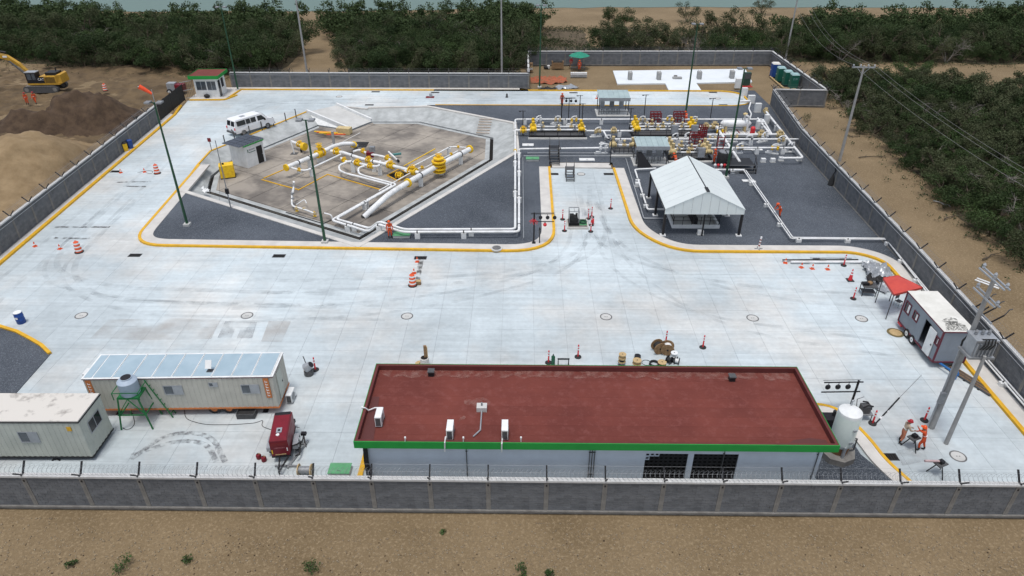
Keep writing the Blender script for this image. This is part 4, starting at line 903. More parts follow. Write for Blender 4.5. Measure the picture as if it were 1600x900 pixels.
def plate(px, py, w, d, lb, z=0, m=M_gplate, rz=0, h=.22):
    t = thing('cover_plate', lb, 'cover plate', G(px, py, z), rz); mb = MB(); mb.bx(-w/2,w/2,-d/2,d/2,0,h); mb.build('curb', M_conc2 if m is M_gplate else m, t)
    mb = MB(); mb.bx(-w/2-.03,w/2+.03,-d/2-.03,d/2+.03,h,h+.03); p_ = mb.build('lid', m, t)
    mb = MB(); mb.tube([(-.08,-d*.3,h+.03),(-.08,-d*.3,h+.08),(.08,-d*.3,h+.08),(.08,-d*.3,h+.03)], .012, 5); mb.build('lift_handle', M_dgrey, p_); return t
plate(532,738,1.15,.75,'green cover plate behind the front wall near the cable drum', h=.3)
plate(628,369,1.5,.75,'green cover plate beside the worker at the basin edge', .1); plate(832,250,1.45,.75,'green cover plate in the gravel left of the black stairs', .1)

# ---- guard hut by the gate
hut = thing('guard_hut', 'small white guard hut with red roof and green fascia by the gate', 'hut', (-47.0, 99.6, .13), R(2)); HW, HD, HH = 3.3, 3.2, 2.75
mb = MB()
mb.bx(0,HW,0,HD,0,1.0); mb.bx(0,HW,0,HD,2.3,HH)
for a, b in ((0,.25),(1.65,1.8),(HW-.25,HW)): mb.bx(a,b,0,.14,1.0,2.3)
mb.bx(0,.14,.14,HD-.14,1.0,2.3); mb.bx(0,HW,HD-.14,HD,1.0,2.3); mb.bx(HW-.14,HW,.14,.3,1.0,2.3); mb.bx(HW-.14,HW,1.1,1.55,1,2.3); mb.bx(HW-.14,HW,2.6,HD-.14,1,2.3); mb.build('wall', M_white, hut)
for a, b in ((.25,1.65),(1.8,HW-.25)): mb = MB(); mb.bx(a,b,.05,.09,1.0,2.3); w_ = mb.build('window', M_glassg, hut); mb = MB(); mb.bx(a,b,.02,.05,1.0,1.06); mb.bx(a,b,.02,.05,2.24,2.3); mb.bx((a+b)/2-.03,(a+b)/2+.03,.02,.05,1.06,2.24); mb.build('frame', M_galv, w_)
mb = MB(); mb.bx(HW-.09,HW-.05,1.55,2.6,1.0,2.3); mb.build('window', M_glass, hut)
mb = MB(); mb.bx(HW+.002,HW+.04,.3,1.1,.02,2.3); d_ = mb.build('door', M_glass, hut); mb = MB(); mb.bx(HW+.04,HW+.07,.35,.43,1.0,1.12); mb.build('handle', M_galv, d_)
mb = MB(); e = .45; mb.bx(-e,HW+e,-e,HD+e,HH,HH+.1); mb.build('roof_slab', M_red_par, hut)
mb = MB(); mb.bx(-e-.03,HW+e+.03,-e-.03,-e,HH-.04,HH+.42); mb.bx(-e-.03,HW+e+.03,HD+e,HD+e+.03,HH-.04,HH+.42); mb.bx(-e-.03,-e,-e,HD+e,HH-.04,HH+.42); mb.bx(HW+e,HW+e+.03,-e,HD+e,HH-.04,HH+.42); mb.build('fascia', M_green, hut)
mb = MB(); mb.bx(-e+.02,HW+e-.02,-e+.02,HD+e-.02,HH+.30,HH+.36); mb.build('roof_sheet', M_red_roof, hut)
t = thing('sliding_gate', 'dark screened sliding gate between the left wall and the guard hut', 'gate', (-47.55, 89.0, 0)); gd = ang((-47.55,89),(-48.3,98.5))
for k in range(4): mb = MB(); c = Vector((-47.55,89,0)).lerp(Vector((-48.2,98.3,0)), (k+.5)/4); mb.box((c.x,c.y,1.25), (2.28,.05,2.2), gd); mb.build('screen_panel', M_dkgate, t, world=True)
for k in range(5): c = Vector((-47.55,89,0)).lerp(Vector((-48.2,98.3,0)), k/4); mb = MB(); mb.cyl((c.x,c.y,0),(c.x,c.y,2.4),.05); mb.build('post', M_black, t, world=True)
t = thing('swing_gate', 'grey barred gate leaf standing open beside the guard hut', 'gate', (-48.6,98.6,.13))
for k in range(8): mb = MB(); mb.cyl((.18*k,.15*k,.1),(.18*k,.15*k,2.4),.025,n=6); mb.build('bar', M_dgrey, t)
for z in (.1, 1.2, 2.4): mb = MB(); mb.beam((0,0,z),(1.26,1.05,z),.05,.05); mb.build('rail', M_galv, t)
for px, py, s_, lb in ((324,153,.35,'dark bundle lying by the guard hut door step'),(336,151,.3,'black bag against the white guard hut wall')):
    t = thing('bag', lb, 'bag', G(px, py, .14)); mb = MB(); mb.ball((0,0,s_*.8),s_,8,6,(1.3,.9,.8)); mb.build('sack', M_rubber, t, smooth=True); mb = MB(); mb.tube([(-s_*.5,0,s_*1.2),(0,0,s_*1.7),(s_*.5,0,s_*1.2)],.03,5); mb.build('strap', M_dgrey, t)

# ---- white passenger van
va, vb = G(381,212), G(414,202)
van = thing('passenger_van', 'white passenger van parked on the lane beside the basin', 'van', (va+vb)/2+Vector((-.55,.72,0)), ang(va, vb)); VL = 5.7
prof = [(-2.75,.45),(-2.82,.75),(-2.80,1.25),(-2.62,2.0),(-2.45,2.1),(1.0,2.12),(1.35,2.05),(1.95,1.35),(2.75,1.12),(2.86,.8),(2.82,.45)]
n = len(prof); V_ = []; W0 = .98
for s in (-1, 1):
    for x, z in prof: V_.append((x, s*(W0 if z < 1.4 else W0-.16*(z-1.3)/.8), z))
mb = MB(); mb.add(V_, [tuple(range(n-1,-1,-1)) if False else tuple(range(n)), tuple(range(2*n-1,n-1,-1))]+[((i+1) % n, i, n+i, n+(i+1) % n) for i in range(n)]); mb.build('body', M_vanw, van)
def sidew(x0, x1, z0, z1, s, nm='window', sk=0):
    y = lambda z: s*(W0-.16*max(0, z-1.3)/.8+.006)
    mb = MB(); p = [(x0,y(z0),z0),(x1+sk,y(z0),z0),(x1,y(z1),z1),(x0,y(z1),z1)]; q = [(a,b-s*.02,c) for a, b, c in p]
    mb.add(p+q, [(0,1,2,3),(7,6,5,4),(0,4,5,1),(1,5,6,2),(2,6,7,3),(3,7,4,0)]); mb.build(nm, M_glass, van)
for s in (-1, 1):
    for a, b, sk in ((-2.45,-1.25,0),(-1.15,-.55,0),(-.45,.25,0),(.5,1.15,.5)): sidew(a, b, 1.35, 1.92, s, sk=sk)
    wheel(van, (-1.75, s*.85, .38), .38, .26, (0,1,0), rim=M_grey); wheel(van, (1.75, s*.85, .38), .38, .26, (0,1,0), rim=M_grey)
    mb = MB(); mb.bx(1.35,1.5,s*1.0-.0 if s > 0 else -1.18, 1.18 if s > 0 else -1.0,1.25,1.5); mb.build('mirror', M_black, van)
    mb = MB(); mb.bx(-2.86,-2.80,s*.85-.08,s*.85+.08,.9,1.2); mb.build('tail_light', M_red, van)
    mb = MB(); mb.bx(2.80,2.88,s*.75-.14,s*.75+.14,.82,1.0); mb.build('headlight', M_glassg, van)
    mb = MB(); mb.add([(-2.71,s*.08,1.35),(-2.71,s*.78,1.35),(-2.60,s*.72,1.92),(-2.60,s*.08,1.92),(-2.79,s*.08,1.35),(-2.79,s*.78,1.35),(-2.67,s*.72,1.92),(-2.67,s*.08,1.92)], [(0,1,2,3),(7,6,5,4),(0,4,5,1),(1,5,6,2),(2,6,7,3),(3,7,4,0)]); mb.build('rear_window', M_glass, van)
mb = MB(); mb.add([(1.38,-.75,2.0),(1.38,.75,2.0),(1.93,.86,1.38),(1.93,-.86,1.38),(1.42,-.75,2.04),(1.42,.75,2.04),(1.97,.86,1.40),(1.97,-.86,1.40)], [(3,2,1,0),(4,5,6,7),(0,1,5,4),(1,2,6,5),(2,3,7,6),(3,0,4,7)]); mb.build('windscreen', M_glass, van)
mb = MB(); mb.bx(-2.92,-2.78,-.95,.95,.42,.62); mb.build('rear_bumper', M_dgrey, van); mb = MB(); mb.bx(2.80,2.93,-.95,.95,.42,.62); mb.build('front_bumper', M_dgrey, van)
mb = MB(); mb.bx(-2.84,-2.81,-.28,.02,.75,.92); mb.build('number_plate', M_dgrey, van); mb = MB(); mb.bx(-1.3,-.7,-.25,.25,2.12,2.15); mb.build('roof_hatch', M_galv, van)

# ---- caravan
cv = thing('caravan', 'grey caravan with worn white roof and open door beside the right wall', 'caravan', (27.8, 37.35, 0), R(-.3)); CW, CL = 2.05, 5.0
mb = MB(); mb.bx(0,CW,0,.06,.5,2.96); mb.bx(0,CW,CL-.06,CL,.5,2.96); mb.bx(CW-.06,CW,.06,CL-.06,.5,2.96)
d0, d1 = 1.35, 2.15
mb.bx(0,.06,.06,d0,.5,2.96); mb.bx(0,.06,d1,CL-.06,.5,2.96); mb.bx(0,.06,d0,d1,2.55,2.96); mb.bx(.06,CW-.06,.06,CL-.06,.5,.6); mb.build('wall', M_cgrey, cv)
mb = MB(); mb.bx(-.04,CW+.04,-.04,CL+.04,2.96,3.0); rfc = mb.build('roof', M_wroof, cv)
r_ = random.Random(3)
mb = MB(); mb.sheet([[(.5+.9*math.sin(k*.7)*.3+.55+.35*math.cos(k*.42), 1.0+.55*math.sin(k*.42)+.18*r_.random()) for k in range(15)]], 3.004); mb.build('worn_patch', mark_mat('roof_wear', (.12,.12,.11), 1.0, 5), rfc)
mb = MB(); mb.sheet([[(.15,.1),(1.6,.12),(1.75,.75),(1.2,1.2),(.5,.9)]], 3.007); mb.build('worn_patch', mark_mat('roof_wear_fine', (.10,.10,.09), 1.0, 9), rfc)
tm = MB()
for x in (0, CW): tm.bx(x-.05,x+.05,-.05,.05,.5,2.99); tm.bx(x-.05,x+.05,CL-.05,CL+.05,.5,2.99)
for z in (.46, 2.9):
    tm.bx(-.05,.02,-.02,CL+.02,z,z+.09); tm.bx(CW-.02,CW+.05,-.02,CL+.02,z,z+.09); tm.bx(0,CW,-.05,.02,z,z+.09); tm.bx(0,CW,CL-.02,CL+.05,z,z+.09)
tm.build('trim', M_maroon, cv)
def sw(y, z, w, h):
    mb = MB(); mb.bx(-.015,.03,y-w/2,y+w/2,z-h/2,z+h/2); o = mb.build('window', M_glass, cv); mb = MB(); e = .07
    mb.bx(-.05,-.015,y-w/2-e,y+w/2+e,z-h/2-e,z-h/2); mb.bx(-.05,-.015,y-w/2-e,y+w/2+e,z+h/2,z+h/2+e); mb.bx(-.05,-.015,y-w/2-e,y-w/2,z-h/2,z+h/2); mb.bx(-.05,-.015,y+w/2,y+w/2+e,z-h/2,z+h/2); mb.bx(-.04,-.015,y-.03,y+.03,z-h/2,z+h/2); mb.build('frame', M_maroon, o)
    mb = MB(); mb.bx(-.03,-.016,y-w/2+.05,y-.05,z-h/2+.05,z+h/2-.05); mb.build('sash', M_white, o)
sw(4.4,1.95,.62,.75); sw(3.25,2.0,.55,.55); sw(.32,2.0,.32,.5)
mb = MB(); mb.box((-.07, d0-.42, 1.52), (.05,.78,1.95), R(3)); dd = mb.build('door', M_white, cv); mb = MB(); mb.bx(-.13,-.09,d0-.75,d0-.66,1.4,1.5); mb.build('handle', M_dgrey, dd)
for y in (2.78, 3.55): wheel(cv, (.06, y, .34), .34, .22, (1,0,0)); wheel(cv, (CW-.06, y, .34), .34, .22, (1,0,0))
mb = MB(); mb.bx(.3,CW-.3,.1,CL-.1,.36,.48); mb.build('chassis', M_black, cv)
mb = MB(); mb.beam((.5,0,.42),(1.05,-1.3,.42),.1,.1); mb.beam((1.6,0,.42),(1.05,-1.3,.42),.1,.1); mb.cyl((1.05,-1.2,0),(1.05,-1.2,.6),.05); mb.build('tow_frame', M_bluebar, cv)
mb = MB(); mb.bx(-.04,.1,CL-.6,CL-.05,.3,.46); mb.build('rear_lamp_bar', M_red, cv)
# ---- red shade tent and clutter beside it
tt = [G(1380,434,2.25), G(1403,430,2.35), G(1442,449,2.25), G(1397,460,2.2)]
tn = thing('shade_tent', 'red fabric shade tent propped on thin legs behind the grey caravan', 'tent', (*((tt[0]+tt[2])/2).xy, 0))
A_, B_, C_, D_ = tt; N_ = 7; vv = []
for i in range(N_+1):
    for j in range(N_+1):
        p = (A_.lerp(B_, i/N_)).lerp(D_.lerp(C_, i/N_), j/N_); s = math.sin(math.pi*i/N_)*math.sin(math.pi*j/N_); p = p+Vector((0,0,.22*s+.03*math.sin(i*2.1+j*1.3))); vv.append(p)
mb = MB(); mb.add(vv, [(i*(N_+1)+j, (i+1)*(N_+1)+j, (i+1)*(N_+1)+j+1, i*(N_+1)+j+1) for i in range(N_) for j in range(N_)]); mb.build('fabric', M_redtarp, tn, world=True, smooth=True)
for p in tt: mb = MB(); mb.beam((p.x,p.y,p.z),(p.x,p.y,0),.05,.05); mb.build('leg', M_dgrey, tn, world=True)
for p, q in ((0,1),(1,2),(2,3),(3,0)):
    mb = MB(); a, b = tt[p], tt[q]; mb.add([a+Vector((0,0,.02)), b+Vector((0,0,.02)), b-Vector((0,0,.16)), a-Vector((0,0,.16))], [(0,1,2,3)]); mb.build('valance', M_redtarp, tn, world=True)
t = thing('chair', 'folding chair in the shade under the red tent', 'chair', G(1402,478,0), .5)
mb = MB(); mb.bx(-.22,.22,-.2,.2,.43,.46); mb.build('seat', M_dgrey, t); mb = MB(); mb.bx(-.22,.22,.2,.23,.6,.9); mb.build('backrest', M_dgrey, t)
for a, b in ((-.2,-.18),(.2,-.18),(-.2,.2),(.2,.2)): mb = MB(); mb.cyl((a,b,0),(a,b,.45 if b < 0 else .9),.015,n=6); mb.build('leg', M_dgrey, t)
t = thing('work_table', 'dark work table piled with tools left of the red tent', 'table', G(1357,464), R(-6))
mb = MB(); mb.bx(-.55,.55,0,.8,.8,.86); mb.build('top', M_dgrey, t)
for a in (-.5,.5):
    for b in (.05,.75): mb = MB(); mb.cyl((a,b,0),(a,b,.8),.03,n=6); mb.build('leg', M_black, t)
mb = MB(); mb.bx(-.5,.5,.05,.75,.3,.34); mb.build('shelf', M_dgrey, t)
r_ = random.Random(8)
for k, (nm, c, s_, m_) in enumerate((('tool_case','black tool case on the dark work table',(.5,.3,.25),M_black),('cloth_heap','brown cloth heap on the dark work table',(.5,.4,.3),M_wood),('paint_tin','grey paint tin on the dark work table',(.2,.2,.25),M_grey))):
    p = t.matrix_basis @ Vector((-.35+.35*k,.4+.1*k,.86)); q = thing(nm, c, 'tool' if k else 'case', p, .3*k)
    mb = MB()
    if k == 1: mb.ball((0,0,.13),.22,8,5,(1.2,.9,.7))
    elif k == 2: mb.lathe([(.1,0),(.1,.22),(.09,.24)],10)
    else: mb.bx(-.25,.25,-.15,.15,0,.22)
    mb.build('body', m_, q); mb = MB(); mb.tube([(-.08,0,.24),(0,0,.32),(.08,0,.24)], .012, 5); mb.build('handle' if k != 1 else 'fold', M_dgrey if k != 1 else M_pwood, q)
def crumple(name, label, cat, poly_px, m, hmax, seed, z0=.02, step=.14):
    P_ = [G(*p).xy for p in poly_px]; xs = [p.x for p in P_]; ys_ = [p.y for p in P_]
    def inside(x, y):
        c = False
        for i in range(len(P_)):
            a, b = P_[i], P_[i-1]
            if (a.y > y) != (b.y > y) and x < (b.x-a.x)*(y-a.y)/(b.y-a.y)+a.x: c = not c
        return c
    nx = int((max(xs)-min(xs))/step)+1; ny = int((max(ys_)-min(ys_))/step)+1; vid = {}; V_ = []; F_ = []
    for i in range(nx):
        for j in range(ny):
            q = [(i,j),(i+1,j),(i+1,j+1),(i,j+1)]; cx, cy = min(xs)+(i+.5)*step, min(ys_)+(j+.5)*step
            if not inside(cx, cy): continue
            ids = []
            for a in q:
                if a not in vid:
                    x, y = min(xs)+a[0]*step, min(ys_)+a[1]*step; h = abs(noise.fractal(Vector((x*1.4, y*1.4, seed)), .8, 2.2, 4)); vid[a] = len(V_); V_.append((x+.05*math.sin(y*9+seed), y+.05*math.sin(x*8), z0+hmax*min(1, h*1.3)))
                ids.append(vid[a])
            F_.append(tuple(ids))
    mb = MB(); mb.add(V_, F_); o = mb.build(name, m, smooth=True); tag(o, label, cat); return o
crumple('plastic_sheet', 'crumpled silver plastic sheeting heaped beyond the work table', 'plastic sheet', [(1345,412),(1362,409),(1385,418),(1396,434),(1385,442),(1362,436),(1350,424)], M_silver, .45, 1.3)
crumple('plastic_sheet', 'crumpled grey plastic sheet on the yard between table and red tent', 'plastic sheet', [(1362,444),(1378,440),(1394,452),(1385,460),(1370,455)], M_silver, .25, 5.1)
crumple('dark_tarp', 'black bundled tarp between the work table and silver sheeting', 'tarp', [(1353,432),(1372,431),(1382,440),(1368,448),(1355,442)], M_rubber, .5, 2.7)
# ================================================================== POLES, WIRES
def light_pole(px, py, h, label, heads=2, rz=0):
    t = thing('light_pole', label, 'light pole', G(px, py, .1), rz, 'green lamp poles')
    mb = MB(); mb.bx(-.28,.28,-.28,.28,0,.22); mb.build('base', M_conc2, t)
    mb = MB(); mb.cyl((0,0,.2),(0,0,h),.13,.07,n=10); mb.build('pole', M_gpole, t, smooth=True)
    mb = MB(); mb.beam((-.45,0,h),(.45,0,h),.06,.06); mb.build('crossarm', M_gpole, t)
    for s in ((-1, 1) if heads == 2 else (1,)):
        mb = MB(); mb.box((s*.5,-.05,h+.04),(.46,.62,.14),0); hd = mb.build('lamp_head', M_grey, t); mb = MB(); mb.box((s*.5,-.05,h-.035),(.36,.5,.02)); mb.build('lens', M_glassg, hd)
light_pole(293,352,11.6,'green lamp pole standing in the leftmost gravel, beneath the windsock'); light_pole(508,379,11.2,'green lamp pole in front of the sunken basin'); light_pole(1071,180,11.7,'green lamp pole behind the red steel frames')
light_pole(1134,278,11.6,'green lamp pole right of the white gable canopy'); light_pole(843,137,11.7,'green lamp pole by the orange netting in the bare lot'); light_pole(372,141,11.7,'green lamp pole behind the guard hut')
ws = thing('windsock', 'bright orange windsock on top of the left green lamp pole', 'windsock', G(293,352,.1)+Vector((0,0,11.6)))
mb = MB(); mb.cyl((0,.12,-.4),(0,.12,1.1),.03,n=6); mb.build('mast', M_galv, ws)
mb = MB(); mb.tube([(0,.12,1.0),(-.35,.1,1.12),(-.8,.05,1.0),(-1.15,0,.65)][::-1] if False else [(-.05,.12,.72),(-.3,.1,.92),(-.6,.06,1.15),(-.9,.0,1.36)][::1], [.10,.13,.17,.20], 12); mb.build('sock', mat('windsock_orange',(.85,.10,.03),(.75,.08,.03),3,.7), ws, smooth=True)
mb = MB(); mb.lathe([(.13,0),(.13,.04)],10,(-.9,0,1.34)); hoop = mb.build('hoop', M_galv, ws); 
def util_pole(loc, h, label, cross=True, rz=0, r0=.17, r1=.1, z=0):
    t = thing('utility_pole', label, 'utility pole', (loc[0], loc[1], z-.15), rz, 'concrete utility poles')
    mb = MB(); mb.cyl((0,0,0),(0,0,h),r0,r1,n=10); mb.build('pole', M_cpole, t, smooth=True)
    if cross:
        mb = MB(); mb.bx(-1.2,1.2,-.06,.06,h-.25,h-.13); ca = mb.build('crossarm', M_galv, t)
        for x in (-1.1,-.35,.45,1.1): mb = MB(); mb.lathe([(.05,h-.13),(.09,h-.05),(.05,h+.02),(.09,h+.06),(.04,h+.13)],8,(x,0,0)); mb.build('insulator', M_galv, ca)
        for s in (-1,1): mb = MB(); mb.beam((0,0,h-.95),(s*.7,0,h-.2),.04,.04); mb.build('brace', M_galv, t)
    return t
p_up = [(-33.65,110.2),(-2.98,111.5),(45.72,123.0),(36.78,75.97)]
util_pole(p_up[0],14.5,'concrete utility pole behind the far wall beside the dirt trail'); util_pole(p_up[1],13.5,'concrete utility pole behind the far wall near the bare lot')
util_pole(p_up[2],11.0,'concrete utility pole outside the wall corner behind the toilets',rz=R(-5)); util_pole(p_up[3],10.8,'leaning grey utility pole on the dirt track beyond the right wall',rz=R(-3))
def wires(label, A, B, h0, h1, xs, rz, sag, name='power_line', r=.014):
    t = thing(name, label, 'power line', (A[0], A[1], 0))
    for x in xs:
        a = Vector((A[0]+x*math.cos(rz), A[1]+x*math.sin(rz), h0)); b = Vector((B[0]+x*math.cos(rz), B[1]+x*math.sin(rz), h1))
        mb = MB(); mb.tube([a.lerp(b, k/16)-Vector((0,0,sag*4*(k/16)*(1-k/16))) for k in range(17)], r, 4); mb.build('wire', M_cable, t, world=True)
wires('three power lines sagging between the two poles right of the site', p_up[2], p_up[3], 10.9, 10.7, (-1.1,.45,1.1), R(-4), 1.8, r=.011)
wires('three power lines running off to the right over the brush', p_up[3], (36.0,18), 10.7, 12.0, (-1.1,.45,1.1), R(-4), 1.6, r=.011)
wires('power lines strung between the two poles behind the far wall', p_up[0], p_up[1], 14.3, 13.3, (-1.0,.0,1.0), R(88), .5, r=.012)
wires('power lines leaving left over the thicket', (-120,112), p_up[0], 13.4, 14.3, (-1.0,0,1.0), R(90), .9, r=.012)
wires('power lines running on behind the bare lot towards the right', p_up[1], p_up[2], 13.3, 10.9, (-.6,.6), R(88), .6, r=.012)
# street side pole pair with transformer
tp = util_pole(G(1455,668).xy, 10.6, 'thick grey utility pole carrying the transformer beside the two workers', cross=False, r0=.19, r1=.11, z=.15)
tp2 = util_pole(G(1478,693).xy, 6.4, 'shorter grey pole propping the transformer platform', cross=False, r0=.13, r1=.09, z=.15)
A = G(1455,668); dv = (G(1478,693)-A)
for k, (h, w_) in enumerate(((10.45,1.15),(9.3,1.0))):
    for s in (-.17, .17):
        mb = MB(); mb.beam((s*.8,-w_,h),(s*.8,w_,h),.075,.075); ca = mb.build('crossarm', M_galv, tp)
    for y in (-w_*.9, 0, w_*.9): mb = MB(); mb.lathe([(.06,h+.05),(.1,h+.12),(.06,h+.2),(.1,h+.26),(.04,h+.36)],8,(0,y,0)); mb.build('insulator', M_galv, tp)
for y in (-.75,0,.75):
    mb = MB(); mb.beam((.2,y,8.2),(.75,y,8.65),.06,.06); mb.build('fuse_cutout', M_black, tp); mb = MB(); mb.tube([(.75,y,8.65),(.9,y,9.0),(1.05,y,9.05)],.03,6); mb.build('lead', M_dgrey, tp)
mb = MB(); mb.beam((.15,-.9,8.2),(.15,.9,8.2),.08,.08); mb.build('cutout_arm', M_galv, tp)
mb = MB(); mb.tube([(-.28,-.05,0.1),(-.26,-.04,3.6),(-.26,-.02,6.0)],.05,8); mb.build('riser_pipe', M_galv, tp); mb = MB(); mb.bx(-.42,-.14,-.3,-.12,2.1,2.9); mb.build('meter_box', M_grey, tp)
mb = MB(); mb.tube([(-.26,0,6.0),(-.45,-.2,6.6),(-.3,-.3,7.1),(.15,-.35,6.8),(.3,-.4,7.0)],.05,8); mb.build('service_cable', M_rubber, tp)
tf = thing('transformer', 'grey pole mounted transformer with black cables at the twin poles', 'transformer', Vector((A.x+.12, A.y-.75, 6.1)))
mb = MB(); mb.bx(-.55,.55,-.42,.42,.15,1.15); mb.build('tank', M_galv, tf); mb = MB(); mb.bx(-.62,.62,-.5,.5,1.15,1.23); mb.build('cover', M_galv, tf); mb = MB(); mb.bx(-.7,.7,-.55,.55,.02,.14); mb.build('platform', M_grey, tf)
for k in range(6): mb = MB(); mb.bx(-.5+k*.19,-.46+k*.19,-.55,-.42,.25,1.0); mb.build('cooling_fin', M_galv, tf)
for x in (-.35,0,.35): mb = MB(); mb.lathe([(.07,1.23),(.1,1.3),(.07,1.36),(.1,1.42),(.05,1.52)],8,(x,.12,0)); mb.build('bushing', M_grey, tf)
for x in (-.25,-.08,.1,.27): mb = MB(); mb.tube([(x,-.3,1.2),(x+.05,-.55,1.35),(x+.05,-.62,1.05),(x-.1,-.58,.7)],.035,6); mb.build('cable', M_rubber, tf)
t = thing('guy_wire', 'guy wire with black and white guard by a striped delineator post', 'guy wire', G(1367,663)); mb = MB(); q = G(1367,663); e_ = G(1405,622); e2 = G(1440,586)
mb.tube([q, e_+Vector((0,0,.02)), ], .05, 6); mb.build('guard', M_black, t, world=True); mb = MB(); mb.tube([e_+Vector((0,0,.02)), e2+Vector((0,0,.02))], .012, 4); mb.build('wire', M_wire, t, world=True)
for k in range(3): mb = MB(); a = q.lerp(e_, .2+.27*k); b = q.lerp(e_, .3+.27*k); mb.tube([a, b], .056, 6); mb.build('white_band', M_wstripe, t, world=True)

# ================================================================== TRAFFIC FURNITURE
def put(proto, used, loc, label, rz=0):
    if not used: used.append(1); proto.location = loc; proto.rotation_euler = (0,0,rz); proto['label'] = label; return proto
    return copy_tree(proto, loc, rz, label)
dl = thing('delineator_post', 'x', 'delineator post', (0,0,0), 0, 'striped delineator posts'); u_dl = []
mb = MB(); mb.lathe([(.24,0),(.24,.05),(.12,.08)],14); mb.build('base', M_rubber, dl); mb = MB(); mb.lathe([(.055,.08),(.05,1.0),(.03,1.06)],10); po = mb.build('post', M_red, dl, smooth=True)
for z in (.62,.82): mb = MB(); mb.lathe([(.056,z),(.055,z+.1)],10); mb.build('stripe', M_wstripe, po)
for px, py, lb in ((879,343,'delineator post at the far left of the engine pump'),(882,361,'delineator post at the near left of the engine pump'),(919,342,'delineator post behind the engine pump, left of the close pair'),(924.5,339,'delineator post behind the engine pump, right of the close pair'),(924,352,'delineator post at the middle right of the engine pump'),(923,362,'delineator post at the near right corner of the engine pump'),
  (954,326,'delineator post alone on the driveway near its right kerb'),(903,558,'delineator post behind the red roof, left of the cable reels'),(857,567,'delineator post half hidden behind the red roof edge'),(1098,543,'delineator post alone in the yard right of the cable reels'),(1040,536,'delineator post behind the two big wooden reels'),
  (1333,467,'delineator post beside the dark work table'),(1318,415,'delineator post at the white pipes laid on the yard'),(1363,662,'delineator post at the foot of the guy wire'),(1444,657,'delineator post behind the worker at the utility pole'),(493,578,'delineator post beside the small cement mixer')):
    put(dl, u_dl, G(px, py), 'red and white '+lb, random.uniform(0, 6))
cn = thing('traffic_cone', 'x', 'traffic cone', (0,0,0), 0, 'small orange traffic cones'); u_cn = []
mb = MB(); mb.bx(-.17,.17,-.17,.17,0,.03); mb.build('base', M_orange, cn); mb = MB(); mb.lathe([(.13,.03),(.03,.46)],12); co = mb.build('cone', M_orange, cn, smooth=True); mb = MB(); mb.lathe([(.099,.18),(.076,.28)],12); mb.build('stripe', M_wstripe, co)
for px, py, lb in ((55,385,'by the left kerb, leftmost on the lane'),(94,389,'between the left kerb cone and the lower striped drum'),(189,270,'next to the drain grate at the left kerb'),(226,269,'just left of the upper striped drum'),(652,409,'nearest the kerb behind the central striped drum'),(647,427,'directly behind the central striped drum'),
   (1227,411,'at the left end of the pipes laid on the yard'),(1252,418,'in front of the laid pipes, second from left'),(1269,420,'in front of the laid pipes, third from left'),(1293,421,'in front of the laid pipes, rightmost small one'),(932,154,'on the upper road left of the small shelter')):
    put(cn, u_cn, G(px, py), 'small orange cone '+lb, random.uniform(0, 1.5))
t = thing('tall_cone', 'tall red and white banded cone between the laid pipes and the work table', 'traffic cone', G(1328,438)); mb = MB(); mb.bx(-.26,.26,-.26,.26,0,.06); mb.build('base', M_rubber, t); mb = MB(); mb.lathe([(.17,.06),(.035,1.05)],12); co = mb.build('cone', M_red, t, smooth=True)
for z in (.55,.78): mb = MB(); r0 = .17-.136*(z-.06)/.99; mb.lathe([(r0+.004,z),(r0-.011,z+.11)],12); mb.build('stripe', M_wstripe, co)
dr = thing('traffic_drum', 'x', 'traffic drum', (0,0,0), 0, 'striped traffic drums'); u_dr = []
mb = MB(); mb.lathe([(.38,0),(.38,.06),(.3,.08)],16); mb.build('base', M_rubber, dr); mb = MB(); mb.lathe([(.29,.06),(.28,.4),(.26,.42),(.25,.75),(.23,.77),(.21,1.0),(.12,1.05)],16); co = mb.build('drum', M_orange, dr, smooth=True)
for z, r in ((.2,.292),(.52,.262),(.82,.236)): mb = MB(); mb.lathe([(r,z),(r-.008,z+.13)],16); mb.build('stripe', M_wstripe, co)
mb = MB(); mb.tube([(-.07,0,1.04),(-.05,0,1.14),(.05,0,1.14),(.07,0,1.04)],.02,5); mb.build('handle', M_orange, dr)
for px, py, lb, z in ((124,394,'orange and white traffic drum on the left lane, lower one',0),(246,271,'orange and white traffic drum on the left lane, upper one',0),(645,446,'orange and white traffic drum in the middle of the yard',0),(165,142,'orange and white traffic drum on the dirt beyond the dark soil heap',.4)): put(dr, u_dr, G(px, py, z), lb)
t = thing('tool_box', 'small brown box beside the central striped drum', 'box', G(654,444)); mb = MB(); mb.bx(-.2,.2,-.15,.15,0,.28); mb.build('body', M_wood, t); mb = MB(); mb.bx(-.21,.21,-.16,.16,.28,.34); mb.build('lid', M_pwood, t)
t = thing('barrel', 'blue plastic barrel with white top near the left kerb', 'barrel', G(34,504)); mb = MB(); mb.lathe([(.28,0),(.30,.03),(.30,.3),(.315,.32),(.30,.34),(.30,.6),(.315,.62),(.30,.64),(.29,.9)],18); mb.build('body', M_bluep, t, smooth=True)
mb = MB(); mb.lathe([(.28,.88),(.28,.93),(.2,.94)],18); mb.build('lid', M_white, t); mb = MB(); mb.bx(-.1,.08,-.312,-.302,.45,.62); mb.build('label_sticker', M_wstripe, t)
for px, py, m_, lb in ((197,236,M_pyel,'yellow waste bin against the left wall'),(205,232,M_bluep,'dark blue waste bin against the left wall')):
    t = thing('waste_bin', lb, 'bin', G(px, py, .1)); mb = MB(); mb.lathe([(.3,0),(.36,.95)],4); mb.build('body', m_, t); mb = MB(); mb.lathe([(.4,.95),(.4,1.02),(.2,1.12)],4); mb.build('lid', M_black if m_ is M_pyel else M_bluep, t)
